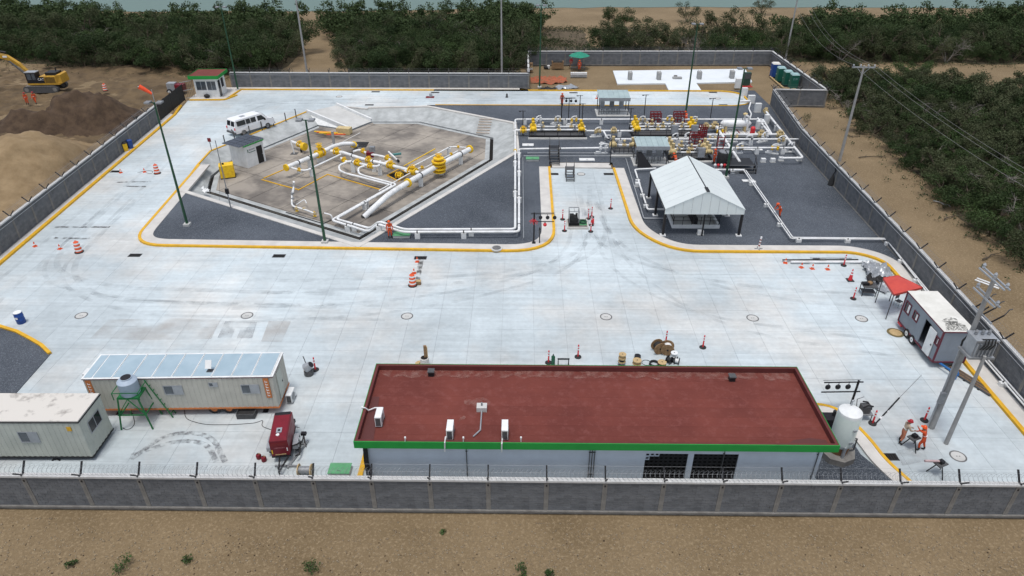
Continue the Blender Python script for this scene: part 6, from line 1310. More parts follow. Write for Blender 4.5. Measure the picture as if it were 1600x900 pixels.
prun('row of thin grey conduits below the leftmost skid, upper', [(824,239),(950,239)], .035, (), z=.4, m=M_galv); prun('row of thin grey conduits below the leftmost skid, lower', [(818,243.5),(955,243.5)], .035, (), z=.4, m=M_galv)
prun('white pipe at the far edge behind the skids', [(816,190.5),(1000,190.5)], .05, (), z=.4, m=M_galv)
# twin small-bore line that follows the right wall
for k, off in enumerate((0, .22)):
    lbl = ('outer', 'inner')[k]
    P_ = [Z(1162,266,.45)+Vector((off,0,0)), Z(1236,372.5,.45)+Vector((off,0.2*k,0)), Z(1385,374,.45)+Vector((off*0,0.2*k,0))]
    P_ = [p for p in P_]+[Vector((32.0-.22*(1-k),45,.45)), Vector((30.95-.22*(1-k)+.3,25.6,.45))]
    run('wall_pipe', 'thin white pipe following the right wall, '+lbl+' one of two', P_, .055, zg=GZ, br=.15, sup=(.06,.16,.24,.31,.39,.46,.52,.58,.64,.70,.76,.82,.88,.94) if k == 0 else ())
# horizontal vessel skid
a = G(1127,215,GZ); vs_ = thing('vessel_skid', 'white horizontal vessel on a skid with red tank at the right of the pipework', 'vessel', a); 
mb = MB(); mb.bx(0,4.6,0,2.2,.2,.3); mb.bx(0,4.6,-.02,.1,.1,.45); mb.bx(0,4.6,2.1,2.22,.1,.45); mb.build('frame', M_conc2, vs_)
for k in range(7): mb = MB(); x = .6+k*.6; mb.bx(x-.05,x+.05,.1,2.1,.3,.36); mb.build('cross_bar', M_white if k % 3 else M_rframe, vs_)
mb = MB(); mb.tube([(.1,1.6,1.3),(.4,1.6,1.3),(3.6,1.6,1.3),(3.9,1.6,1.3)],[.12,.42,.42,.12],14); mb.build('vessel', M_pipe, vs_, smooth=True)
for x in (.8,3.2): mb = MB(); mb.bx(x-.12,x+.12,1.3,1.9,.3,1.0); mb.build('saddle', M_cream, vs_)
mb = MB(); mb.lathe([(.3,.3),(.3,1.1),(.15,1.25)],12,(3.9,.5,0)); mb.build('red_tank', M_red, vs_, smooth=True); mb = MB(); mb.tube([(3.0,1.6,1.7),(3.0,1.6,2.4),(3.2,.6,2.4),(3.2,.6,.8)],.12,8); mb.build('riser', M_pipe, vs_, smooth=True); mb = MB(); mb.lathe([(.2,2.35),(.28,2.45),(.28,2.55),(.1,2.65)],10,(3.0,1.6,0)); mb.build('cap', M_cream, vs_)
# small risers with valves that crowd the process area
def riser(px, py, kind, label):
    t = thing('valve_riser', label, 'valve riser', G(px, py, GZ), R(random.uniform(-40, 40)), 'small valve risers among the skids'); m_ = (M_pipe, M_cream, M_pyel, M_grey)[kind]
    mb = MB(); mb.tube([(-.55,0,.25),(0,0,.25),(0,0,1.05),(.3,0,1.2),(.6,0,1.2),(.6,0,.2)],.07,7); mb.build('pipe', M_pipe, t, smooth=True)
    for x, z in ((0,.7),(.6,.75)): mb = MB(); mb.ball((x,0,z),.17,8,6); mb.cyl((x,0,z-.22),(x,0,z-.16),.16,n=10); mb.cyl((x,0,z+.16),(x,0,z+.22),.16,n=10); mb.cyl((x,-.35,z),(x,0,z),.05,n=6); mb.build('valve', m_, t, smooth=True)
    mb = MB(); mb.bx(-.7,.8,-.15,.15,0,.12); mb.build('pad', M_mortarw, t)
for i, (px, py, nm) in enumerate(((838,196,'behind the left end of the leftmost skid'),(868,195,'behind the middle of the leftmost skid'),(893,196,'behind the right end of the leftmost skid'),(930,214,'between the leftmost skid and the tan valve skid'),(945,226,'left behind the tan valve skid'),(938,240,'at the conduits left of the tan valve skid'),(1000,195,'behind the left end of the middle skid'),(1042,194,'between the two dark red frames'),(1080,196,'behind the right end of the middle skid'),(1050,224,'between the middle skid and the canopy skid'),(1070,222,'left of the frame behind the canopy ridge'),(1108,224,'right of the frame behind the canopy ridge'),(1120,214,'below the left end of the white vessel'),(1142,222,'in front of the white vessel'),(1165,226,'below the red tank of the vessel'),(1190,222,'below the right cream valves'),(1215,228,'at the right end of the front row pipe'),(1205,240,'in front of the front row pipe, right'),(1150,240,'behind the black platform'),(1230,238,'near the pipe corner by the right wall'))):
    riser(px, py, (0,1,2,1,3)[i % 5], ('white', 'cream', 'yellow', 'cream', 'grey')[i % 5]+' valved riser '+nm)
# white marker blocks
for px, py, w_, h_, lb in ((1152,137,.8,1.4,'white concrete block at the corner of the pale pad'),(1162,150,.8,1.2,'white concrete block between the pad and the road end'),(1183,175,.8,1.2,'white concrete block near the far right wall corner'),(1173,161,.9,1.1,'white concrete block with short pipes at the road end'),(1186,201,.9,1.0,'grey white block behind the right cream valves'),(1197,192,.6,1.1,'narrow white block beside the black pipe brackets'),(895,260-6,0,0,''),):
    if w_: blockthing(px, py, w_, .5, h_, lb)
run('road_end_pipe', 'pair of white pipes from the road end to the white block, front', [Z(1156,158.5,.5),Z(1172,158,.5)], .16, zg=GZ); run('road_end_pipe', 'thin white riser pipe running from the white block to the pipework', [Z(1173,160,.9),Z(1170,170,.6),Z(1174,178,.6),Z(1171,188,.6)], .09, zg=GZ, br=.3)
run('road_end_pipe', 'short white pipe from the road end, rear', [Z(1155,152,.3),Z(1162,152.5,.3)], .12, zg=GZ)
for px, py, lb in ((1150,270,'white pipe block in front of the black platform'),(1192,253,'small white block right of the black platform, left one'),(1207,253,'small white block right of the black platform, right one'),(1220,251,'small white block near the right pipe corner'),(1248,251,'small white block at the pipe corner by the right wall'),(1176,289,'small white block under the slanting twin line'),(996,291,'white block under the thin pipe square left of the canopy'),(1132,336,'white block beside the canopy front right post'),(1094,366,'small pale block in front of the canopy pit')):
    blockthing(px, py, .5, .4, .42, lb)
t = plate(917,250,1.7,.7,'white slab lying on the gravel right of the black stairs', GZ, M_mortarw, h=.06); plate(825,227,1.3,.75,'white slab at the pipe corner below the leftmost skid', GZ, M_mortarw, h=.06); plate(1169,283,1.2,.5,'white slab beside the slanting twin line', GZ, M_mortarw, h=.05); plate(1176,234,2.2,.6,'white slab under the front row pipe', GZ, M_mortarw, h=.05)
# black crossover stairs
def stairs(label, px, py, w, n, rise, going, plat, m=M_black, rail=True, hr=.95, z=GZ):
    t = thing('crossover_stairs', label, 'stairs', G(px, py, z), 0, 'steel crossover stairs'); H_ = n*rise
    for k in range(n): mb = MB(); mb.bx(-w/2,w/2,k*going,k*going+going*.62,(k+1)*rise-.05,(k+1)*rise); mb.build('tread', M_dgrey if m is M_black else m, t)
    for s in (-1,1):
        mb = MB(); mb.beam((s*w/2,0,.1),(s*w/2,n*going,H_),.06,.22); mb.build('stringer', m, t)
        if rail:
            mb = MB(); mb.beam((s*w/2,0,.1+hr),(s*w/2,n*going,H_+hr),.05,.05); mb.beam((s*w/2,n*going,H_+hr),(s*w/2,n*going+plat,H_+hr),.05,.05)
            for q in (0,.5,1): mb.beam((s*w/2,n*going*q,H_*q),(s*w/2,n*going*q,H_*q+hr),.05,.05)
            mb.build('hand_rail', m, t)
        for y in (n*going, n*going+plat): mb = MB(); mb.bx(s*w/2-.05,s*w/2+.05,y-.05,y+.05,0,H_); mb.build('leg', m, t)
    mb = MB(); mb.bx(-w/2,w/2,n*going-.1,n*going+plat,H_-.06,H_); mb.build('platform', m, t)
    mb = MB(); mb.beam((-w/2,n*going+plat,H_+hr),(w/2,n*going+plat,H_+hr),.05,.05); mb.build('end_rail', m, t) if rail and plat > .9 else None
    return t
stairs('black steel stairs crossing the pipe below the leftmost skid', 866.5, 259, 1.05, 6, .23, .32, .9)
stairs('grey steel step stand at the top of the driveway', 891, 284, .85, 5, .2, .24, .7, M_dgrey, z=0)
t = stairs('black crossover platform with railings right of the canopy', 1160, 272, 2.9, 3, .25, .3, 2.0)
# open shelters
def shelter(label, px, py, w, d, h, hr, m=M_teal):
    t = thing('equipment_shelter', label, 'shelter', G(px, py, GZ), 0, 'small metal shelters'); n = 6
    for i in range(n): x0 = -w/2-.15+(w+.3)*i/n; mb = MB(); mb.add([(x0,-.3,h),(x0+(w+.3)/n-.02,-.3,h),(x0+(w+.3)/n-.02,d+.3,hr),(x0,d+.3,hr),(x0,-.3,h-.05),(x0+(w+.3)/n-.02,-.3,h-.05),(x0+(w+.3)/n-.02,d+.3,hr-.05),(x0,d+.3,hr-.05)], [(0,1,2,3),(7,6,5,4),(0,4,5,1),(1,5,6,2),(2,6,7,3),(3,7,4,0)]); mb.build('roof_sheet', m, t)
    mb = MB(); mb.bx(-w/2-.16,w/2+.16,-.34,-.301,h-.42,h+.01); mb.build('front_fascia', M_galv, t)
    for x in (-w/2, w/2):
        for y in (0, d): mb = MB(); mb.bx(x-.05,x+.05,y-.05,y+.05,0,h if y == 0 else hr); mb.build('post', M_dgrey, t)
    mb = MB(); mb.bx(-w/2-.3,w/2+.3,-.4,d+.3,-.05,.12); mb.build('slab', M_conc2, t)
    for k in range(3): x = -w/2+w*(k+.5)/3; mb = MB(); mb.bx(x-.3,x+.3,d-.35,d-.05,.5,1.6); mb.build('cabinet', M_grey if k % 2 else M_galv, t)
    mb = MB(); [mb.beam((-w/2,y,z),(w/2,y,z),.05,.05) for y, z in ((0,.6),(0,1.2),(d,.6))]; mb.build('rail', M_dgrey, t)
    for k in range(4): x = -w/2+.4+k*.7; mb = MB(); mb.tube([(x,.3,.15),(x,.3,.8),(x+.3,.5,.9),(x+.3,.5,.2)],.06,6); mb.ball((x,.3,.8),.14,8,5); mb.build('pump_pipe', M_grey, t)
shelter('small metal roofed shelter by the upper road', 958, 181, 3.9, 2.4, 2.5, 2.75)
shelter('small metal roofed shelter behind the white canopy', 1017, 258, 3.4, 2.0, 2.3, 2.55)
t = thing('sloped_screen', 'black sloped screen panel left of the shelter behind the canopy', 'screen', G(1003,262,GZ)); mb = MB(); mb.add([(-.5,0,0),(1.2,0,0),(-.1,.6,1.6),(-.5,.6,1.6),(-.5,.1,0),(1.2,.1,0),(-.1,.7,1.6),(-.5,.7,1.6)], [(0,1,2,3),(7,6,5,4),(0,4,5,1),(1,5,6,2),(2,6,7,3),(3,7,4,0)]); mb.build('panel', M_black, t); mb = MB(); mb.beam((-.5,.65,0),(-.5,.65,1.6),.05,.05); mb.build('strut', M_dgrey, t)
# gable canopy over the pit
ca = thing('gable_canopy', 'white gable roofed open canopy over a concrete pit right of the driveway', 'canopy', G(1094,368,GZ)); c0 = G(1094,368,GZ); cw, cd, ce, cr = 3.55, 8.4, 2.75, 4.45
cx = (G(1039,334,2.2)+G(1159,334,2.2)).x/2-c0.x
def gx(x): return cx+x
npan = 8
for s in (-1, 1):
    for i in range(npan):
        y0_, y1_ = -.25+(cd+.4)*i/npan, -.25+(cd+.4)*(i+1)/npan-.025
        zr = .0
        mb = MB(); mb.add([(gx(s*cw),y0_,ce),(gx(s*.06),y0_,cr),(gx(s*.06),y1_,cr),(gx(s*cw),y1_,ce),(gx(s*cw),y0_,ce-.05),(gx(s*.06),y0_,cr-.05),(gx(s*.06),y1_,cr-.05),(gx(s*cw),y1_,ce-.05)], [(0,1,2,3) if s < 0 else (3,2,1,0),(7,6,5,4) if s < 0 else (4,5,6,7),(0,4,5,1),(1,5,6,2),(2,6,7,3),(3,7,4,0)]); mb.build('roof_sheet', M_canopy, ca)
mb = MB(); mb.bx(gx(-.07),gx(.07),-.1,cd+.1,cr-.12,cr-.03); mb.build('ridge_gap', M_black, ca); mb = MB(); mb.bx(gx(-.14),gx(.14),-.28,cd*.22-1.2,cr-.02,cr+.05); mb.build('ridge_vent', M_black, ca)
npn = 9
for i in range(npn):                                            # gable sheets
    xa, xb = -cw+2*cw*i/npn, -cw+2*cw*(i+1)/npn-.02; hz = lambda x: ce+(cr-ce)*(1-abs(x)/cw)-.05
    for yy in (-.2, cd+.02):
        top_ = [(gx(xb),yy,hz(xb)),(gx(xa),yy,hz(xa))]
        if xa < 0 < xb: top_ = [(gx(xb),yy,hz(xb)),(gx(0),yy,hz(0)),(gx(xa),yy,hz(xa))]
        f_ = [(gx(xa),yy,2.22),(gx(xb),yy,2.22)]+top_; n_ = len(f_); mb = MB(); mb.add(f_+[(x,y+.04,z) for x,y,z in f_], [tuple(range(n_)), tuple(range(2*n_-1,n_-1,-1))]+[(k,n_+k,n_+(k+1)%n_,(k+1)%n_) for k in range(n_)]); mb.build('gable_sheet', M_canopy, ca)
for x in (-cw+.1, cw-.1):
    for y in (0, cd*.5, cd-.1):
        mb = MB(); mb.bx(gx(x)-.1,gx(x)+.1,y-.1,y+.1,.0,ce-.05); po = mb.build('post', M_black, ca); mb = MB(); mb.bx(gx(x)-.25,gx(x)+.25,y-.22,y+.22,-.05,.1); mb.build('footing', M_mortarw, po)
    mb = MB(); mb.beam((gx(x),-.1,ce-.2),(gx(x),cd,ce-.2),.12,.2); mb.build('eave_beam', M_black, ca)
for y in (-.1, cd*.33, cd*.66, cd-.05):
    mb = MB(); [mb.beam((gx(s*cw*.97),y,ce-.15),(gx(0),y,cr-.25),.1,.14) for s in (-1,1)]; mb.build('rafter', M_black, ca)
mb = MB(); mb.bx(gx(.1)-.06,gx(.1)+.06,-.1,.02,0,2.3); mb.build('post', M_black, ca)
pt = thing('concrete_pit', 'concrete walled pit with black railing beneath the canopy', 'pit', G(1087,357,GZ)); pw, pd = 4.4, 5.6
mb = MB(); mb.bx(-pw/2,pw/2,0,.18,0,.35); mb.bx(-pw/2,pw/2,pd-.18,pd,0,.35); mb.bx(-pw/2,-pw/2+.18,.18,pd-.18,0,.35); mb.bx(pw/2-.18,pw/2,.18,pd-.18,0,.35); mb.build('wall', M_mortarw, pt)
mb = MB(); mb.bx(-pw/2+.18,pw/2-.18,.18,pd-.18,-.05,.04); mb.build('floor', M_conc2, pt); mb = MB(); mb.bx(-.15,.15,.18,pd-.18,.04,.9); mb.build('divider', M_black, pt)
for k in range(6): x = -pw/2+.1+(pw-.2)*k/5; mb = MB(); mb.cyl((x,.09,.35),(x,.09,1.15),.03,n=6); mb.build('rail_post', M_black, pt)
for z in (.75,1.13): mb = MB(); mb.beam((-pw/2,.09,z),(pw/2,.09,z),.04,.04); mb.beam((-pw/2+.09,.1,z),(-pw/2+.09,pd-.1,z),.04,.04); mb.beam((pw/2-.09,.1,z),(pw/2-.09,pd-.1,z),.04,.04); mb.build('rail', M_black, pt)
# engine pump in its tray on the driveway
ep = thing('engine_pump', 'dark engine pump in a framed concrete tray on the driveway', 'pump', G(903,358)); 
mb = MB(); mb.bx(-.98,.98,-.05,.03,0,.2); mb.bx(-.98,.98,1.75,1.83,0,.2); mb.bx(-.98,-.9,.03,1.75,0,.2); mb.bx(.9,.98,.03,1.75,0,.2); mb.build('tray_wall', M_band, ep); mb = MB(); mb.bx(-.9,.9,.03,1.75,.0,.05); mb.build('tray_floor', M_pillar, ep)
mb = MB(); mb.bx(-.8,.15,.55,1.6,.12,.35); mb.build('base_frame', M_black, ep); mb = MB(); mb.bx(-.65,.0,.75,1.4,.35,.85); mb.cyl((-.5,1.0,.85),(-.5,1.0,1.1),.12); mb.cyl((-.1,1.0,.85),(-.1,1.0,1.15),.1); mb.bx(-.75,-.35,.8,1.3,.5,1.0); mb.build('engine', M_rubber, ep)
mb = MB()
for x in (-.8,.12):
    for y in (.6,1.55): mb.beam((x,y,.3),(x,y,1.5),.05,.05)
for y in (.6,1.55): mb.beam((-.8,y,1.5),(.12,y,1.5),.05,.05)
for x in (-.8,-.34,.12): mb.beam((x,.6,1.5),(x,1.55,1.5),.05,.05)
mb.build('roll_cage', M_grey, ep); mb = MB(); [mb.tube([(.55+.33*math.cos(k*.52),1.15+.3*math.sin(k*.52),.12+.07*j) for k in range(13)],.05,6) for j in range(3)]; mb.build('hose_coil', mat('green_hose',(.03,.10,.06),None,rough=.6), ep); mb = MB(); mb.bx(.2,.95,.7,1.5,.05,.1); mb.build('drip_pan', M_gplate, ep)
t = thing('fire_extinguisher', 'red fire extinguisher beside the engine pump', 'extinguisher', G(926,350)); mb = MB(); mb.lathe([(.11,0),(.12,.03),(.12,.5),(.05,.58)],10); mb.build('cylinder', M_red, t, smooth=True); mb = MB(); mb.tube([(.0,0,.58),(.0,0,.66),(.12,0,.62)],.025,5); mb.build('nozzle', M_black, t)

# ================================================================== YARD ODDS AND ENDS
def reel(px, py, r, w, label, flm, core, stand=False, rz=0, z=0, tilt=False):
    t = thing('cable_reel', label, 'cable reel', G(px, py)+Vector((0,0,z)), rz, 'cable reels')
    up = (not stand); ax_ = Vector((0,0,1)) if up else Vector((0,1,0)); c = Vector((0,0,0)) if up else Vector((0,-w/2,r))
    mb = MB(); mb.cyl(c+ax_*.05, c+ax_*(w-.05), r*.62, n=14); mb.build('winding', core, t, smooth=True)
    for s in (0, w-.05): mb = MB(); mb.cyl(c+ax_*s, c+ax_*(s+.05), r, n=18); mb.build('flange', flm, t)
    mb = MB(); mb.cyl(c-ax_*.01, c+ax_*(w+.01), r*.16, n=8); mb.build('bore', M_black, t)
reel(1028,550,.46,.6,'large brown wooden reel, left of the standing pair behind the roof',M_wood,M_rubber,True,R(15)); reel(1042,552,.46,.6,'large brown wooden reel with white cable, right of the standing pair',M_wood,M_white,True,R(-10))
reel(971,571,.26,.32,'grey cable reel at the bottom of the small stack behind the roof',M_grey,M_black); reel(971,571,.26,.32,'pale wooden reel in the middle of the small stack behind the roof',M_pwood,M_rubber,z=.33); reel(971,571,.25,.3,'pale wooden reel on top of the small stack behind the roof',M_pwood,M_pwood,z=.66)
reel(995,568,.30,.3,'pale wooden reel lying flat with a black coil behind it',M_pwood,M_pwood); reel(996,559,.22,.2,'small black reel behind the flat pale one',M_black,M_rubber); reel(1034,570,.30,.25,'pale round reel lying among the black coils',M_pwood,M_black); reel(1045,567,.27,.35,'black reel leaning beside the pale round one',M_black,M_rubber,True,R(50)); reel(1053,564,.25,.35,'white and black reel at the bottom of the right stack',M_black,M_white); reel(1052,563,.24,.3,'white reel on top of the right stack',M_white,M_white,z=.36); reel(1057,568,.24,.34,'black reel with white winding at the right end of the reels',M_black,M_white,True,R(70))
reel(656,573,.3,.3,'pale wooden reel barely showing over the roof edge',M_pwood,M_pwood)
t = thing('cable_coil', 'black cable coil lying flat behind the roof edge', 'cable coil', G(1022,570)); mb = MB(); [mb.tube([(.3*math.cos(k*.4),.3*math.sin(k*.4),.05+.05*j) for k in range(17)],.05,6) for j in range(3)]; mb.build('coil', M_rubber, t); mb = MB(); mb.tube([(.3*math.cos(k*.4)-.5,.3*math.sin(k*.4)+.2,.03) for k in range(17)],.015,5); mb.build('loose_loop', M_rubber, t)
reel(478,741,.34,.75,'wooden cable drum behind the front wall near the red generator',M_pwood,M_grey,True,R(90)); 
t = thing('barrel', 'pale barrel holding an upright timber behind the roof edge', 'barrel', G(664,572)); mb = MB(); mb.lathe([(.3,0),(.3,.7),(.27,.72)],14); mb.build('body', M_band, t); mb = MB(); mb.lathe([(.24,.6),(.24,.725)],14); mb.build('opening', M_void, t)
t = thing('timber_post', 'brown timber standing upright in the pale barrel', 'timber', G(665,571)+Vector((.05,0,.73))); mb = MB(); mb.box((0,0,.4),(.2,.14,1.05),R(8)); mb.build('plank', M_wood, t); mb = MB(); mb.box((.12,.04,.35),(.06,.12,.9),R(8)); mb.build('batten', M_pwood, t)
t = thing('cement_mixer', 'small cement mixer with tilted steel drum in the yard', 'mixer', G(483,585)); mb = MB(); mb.lathe([(.3,0),(.32,.05),(.30,.35),(.26,.4)],14); mb.build('tub', M_dgrey, t); mb = MB(); mb.cyl((-.1,0,.55),(.25,-.02,.85),.34,.22,n=14); mb.build('drum', M_galv, t, smooth=True); mb = MB(); mb.cyl((.2,-.02,.8),(.27,-.02,.87),.2,n=14); mb.build('mouth', M_black, t); mb = MB(); mb.tube([(-.1,.2,.3),(-.2,.2,1.1),(-.25,.2,1.35)],.03,6); mb.build('handle', M_dgrey, t); mb = MB(); mb.bx(-.25,.1,-.15,.2,.35,.5); mb.build('motor', M_pwood, t)
for px, py, w_, lb in ((868,570,.25,'dark green gas bottle peeking over the roof edge'),(1013,572,.0,'')):
    if w_: t = thing('gas_bottle', lb, 'bottle', G(864,570)); mb = MB(); mb.lathe([(.13,0),(.13,.7),(.05,.8)],10); mb.build('body', mat('bottle_green',(.02,.09,.05),None,rough=.4), t, smooth=True); mb = MB(); mb.cyl((0,0,.8),(0,0,.9),.04,n=8); mb.build('valve', M_dgrey, t)
t = thing('saw_horse', 'low black trestle peeking over the red roof edge', 'trestle', G(880,572)); mb = MB(); mb.beam((-.4,0,.6),(.4,0,.6),.08,.08); mb.build('beam', M_black, t)
for x in (-.35,.35):
    for y in (-.2,.2): mb = MB(); mb.beam((x,0,.6),(x,y,0),.05,.05); mb.build('leg', M_black, t)
# pipes laid on the yard
for k, (a, b, m_, r, lb) in enumerate((((1235,412),(1345,412),M_pipe,.11,'white pipe lying on blocks along the kerb, front one'),((1222,409),(1340,408.5),M_rubber,.06,'black pipe lying behind the white one along the kerb'),((1265,405.8),(1330,406.3),M_galv,.05,'short grey pipe lying nearest the kerb'))):
    t = thing('loose_pipe', lb, 'pipe', G(*a)); mb = MB(); mb.cyl(G(*a)+Vector((0,0,.18)), G(*b)+Vector((0,0,.18)), r, n=8); mb.build('pipe', m_, t, world=True, smooth=True)
    for f in (.3,.8): mb = MB(); q = G(*a).lerp(G(*b), f); mb.bx(q.x-.2,q.x+.2,q.y-.12,q.y+.12,0,.18-r); mb.build('bearer', M_mortarw, t, world=True)
# vertical tank on its octagonal base
va = G(1306,712); vt = thing('storage_tank', 'pale green vertical tank on an octagonal concrete base beside the building', 'tank', va); 
mb = MB(); mb.lathe([(.98,0),(.98,.45),(.96,.46)],8); mb.build('plinth', M_pillar, vt); mb = MB(); mb.lathe([(.5,.46),(.55,.9),(.5,.95)],12); mb.build('skirt', M_cop, vt)
mb = MB(); mb.lathe([(.1,.85),(.45,.9),(.62,1.1),(.64,1.3),(.64,3.25),(.61,3.36),(.4,3.5),(.05,3.55)],22); mb.build('shell', M_vessel, vt, smooth=True); mb = MB(); mb.lathe([(.645,3.2),(.62,3.38),(.41,3.52),(.05,3.57)],22); mb.build('top_cap', M_white, vt, smooth=True)
mb = MB(); mb.tube([(.1,.3,3.55),(.1,.3,3.85),(.2,.3,3.9)],.05,8); mb.build('vent', M_galv, vt)
for k in range(3): a = k*2.1+.5; mb = MB(); mb.box((.62*math.cos(a),.62*math.sin(a),.85),(.14,.14,.8),a); mb.build('leg', M_galv, vt)
mb = MB(); mb.tube([(.61,-.1,1.5),(.82,-.1,1.4),(.82,-.1,.6),(.6,-.1,.5)],.04,6); mb.build('drain_pipe', M_dgrey, vt)
for z in (1.6,2.5): mb = MB(); mb.cyl((.18,-.60,z),(.2,-.69,z),.09,n=10); mb.build('nozzle', M_galv, vt)
t = thing('generator_set', 'black covered machine between the building and the white tank', 'machine', G(1293,668)); mb = MB(); mb.bx(-.5,.5,-.35,.35,.1,.9); mb.build('body', M_black, t); mb = MB(); mb.bx(-.55,.55,-.4,.4,0,.1); mb.build('skid', M_dgrey, t); mb = MB(); mb.cyl((.2,.1,.9),(.2,.1,1.25),.1); mb.build('exhaust', M_rubber, t)
t = thing('welding_cart', 'cluttered steel welding cart beside the white tank', 'cart', G(1348,653)); mb = MB(); mb.bx(-.4,.4,-.3,.3,.45,.5); mb.build('deck', M_grey, t)
for x in (-.35,.35):
    for y in (-.25,.25): mb = MB(); mb.cyl((x,y,0),(x,y,.45),.03,n=6); mb.build('leg', M_dgrey, t)
mb = MB(); mb.bx(-.3,.2,-.2,.25,.5,1.0); mb.build('welder', M_dgrey, t); mb = MB(); mb.tube([(-.3,-.2,1.0),(-.1,-.3,1.25),(.25,-.2,1.1),(.35,.1,.8),(.1,.2,1.1),(-.2,.2,1.15)],.05,6); mb.build('cables', M_rubber, t); mb = MB(); mb.ball((.2,.1,.75),.22,8,6); mb.build('cable_bundle', M_black, t); mb = MB(); mb.tube([(-.4,.3,.5),(-.5,.35,1.2),(-.1,.4,1.35)],.025,6); mb.build('push_handle', M_grey, t)
t = thing('pallet_stack', 'low stack of dark timber and blue steel by the caravan hitch', 'timber', G(1515,595), R(-65))
for k in range(6): mb = MB(); mb.bx(-1.6,1.6,-.35+k*.12,-.27+k*.12,.05,.13); mb.build('plank', M_wood if k % 2 else M_dgrey, t)
for k in range(3): mb = MB(); mb.bx(-1.2+k,-1.1+k,-.4,.4,0,.05); mb.build('bearer', M_black, t)
def vice(px, py, label, lay=False):
    t = thing('pipe_vice', label, 'pipe vice', G(px, py), .4); 
    for k in range(3): a = k*2.094+.3; mb = MB(); mb.beam((.12*math.cos(a),.12*math.sin(a),.75),(.5*math.cos(a),.5*math.sin(a),0),.045,.045); mb.build('leg', M_black, t)
    mb = MB(); mb.bx(-.32,.32,-.22,.22,.75,.82); mb.build('tray', M_dgrey, t); mb = MB(); mb.bx(-.12,.12,-.12,.12,.82,1.02); mb.build('jaw', M_black, t)
    return t
vc = vice(1422,699,'black tripod pipe vice between the two workers'); v2 = vice(1463,740,'black tripod pipe vice standing alone near the front wall'); mb = MB(); mb.cyl((-.9,.35,1.0),(.1,0,.92),.07,n=8); mb.build('clamped_pipe', mat('pink_grey_pipe',(.45,.33,.33),None,rough=.5), v2)

# ================================================================== BARE LOT AND THE FAR CORNER
for k, (px, py, lb) in enumerate(((984,124,'grey concrete pedestal on the pale pad, leftmost'),(1029,124,'grey concrete pedestal on the pale pad, second from left'),(1092,123,'grey concrete pedestal on the pale pad, third from left'),(1143,122,'grey concrete pedestal on the pale pad, rightmost'))):
    t = thing('pedestal', lb, 'pedestal', G(px, py, .06)); mb = MB(); mb.bx(-.3,.3,-.5,.5,0,1.15); mb.build('column', M_cpole, t); mb = MB(); [mb.cyl((x,y,1.15),(x,y,1.3),.02,n=5) for x in (-.2,.2) for y in (-.35,.35)]; mb.build('anchor_bolts', M_dgrey, t, kind='stuff')
t = thing('pedestal', 'low grey slab pedestal lying in the middle of the pale pad', 'pedestal', G(1058,123,.06)); mb = MB(); mb.bx(-.7,.7,-.3,.3,0,.28); mb.build('slab', M_cpole, t); mb = MB(); mb.bx(-.4,.1,.5,.9,0,.35); mb.build('lump', M_pillar, t)
tl = thing('portable_toilet', 'x', 'portable toilet', (0,0,0), 0, 'portable toilets by the far wall')
mb = MB(); mb.bx(-.55,.55,-.55,.55,.12,2.05); bd_ = mb.build('cabin', M_tgreen, tl); mb = MB(); mb.bx(-.6,.6,-.6,.6,0,.12); mb.build('base', M_black, tl)
mb = MB(); mb.add([(-.58,-.58,2.05),(.58,-.58,2.05),(.58,.58,2.05),(-.58,.58,2.05),(-.45,-.45,2.25),(.45,-.45,2.25),(.45,.45,2.25),(-.45,.45,2.25)],[(0,1,5,4),(1,2,6,5),(2,3,7,6),(3,0,4,7),(4,5,6,7)]); mb.build('roof', M_tgreen_l, tl)
mb = MB(); mb.bx(-.575,-.552,-.42,.42,.2,1.95); d_ = mb.build('door', M_tgreen, tl); mb = MB(); mb.bx(-.60,-.575,.25,.33,1.0,1.15); mb.build('latch', M_white, d_)
for x in (-.5,.5): mb = MB(); mb.bx(x-.05,x+.05,-.57,-.552,.15,2.0); mb.build('corner_rib', M_tgreen, tl)
tl.location = G(1238,138); tl['label'] = 'green portable toilet nearest the camera, marked 2 IV'
text('2 IV', .42, face_M(-.02,-.56,1.5), M_tgreen_l, tl)
for px, py, m_, lb in ((1228,133,M_tgreen,'green portable toilet second from the camera'),(1217.5,127,M_tgreen,'green portable toilet third from the camera'),(1209,120,M_tblue,'dark blue portable toilet, furthest of the row')):
    c = copy_tree(tl, G(px, py), 0, lb)
    for ch in list(c.children):
        if ch.name.startswith('lettering'): bpy.data.objects.remove(ch); continue
        if m_ is M_tblue and ch.data.materials[0] in (M_tgreen, M_tgreen_l): ch.data = ch.data.copy(); ch.data.materials[0] = M_tblue if ch.data.materials[0] is M_tgreen else M_wroof
t = thing('timber_edging', 'pale timber edging board in front of the portable toilets', 'board', G(1222,140)); 
for a, b in (((1203,120),(1212,128)),((1212,128),(1224,138)),((1224,138),(1243,140))): mb = MB(); mb.beam(G(*a)+Vector((0,0,.08)),G(*b)+Vector((0,0,.08)),.2,.14); mb.build('board', M_pwood, t, world=True)
t = thing('dark_cabinet', 'dark green cabinet on red runners at the pad corner', 'cabinet', G(1165,135)); mb = MB(); mb.bx(-.5,.5,-.3,.3,.25,2.1); mb.build('body', mat('cabinet_green',(.03,.07,.05),None,rough=.6), t); mb = MB(); mb.bx(-.45,.45,-.33,-.302,1.2,2.0); mb.build('door', M_dgrey, t); mb = MB(); mb.bx(-.9,.9,-.5,-.35,0,.15); mb.bx(-.9,.9,.35,.5,0,.15); mb.build('runner', M_red, t)
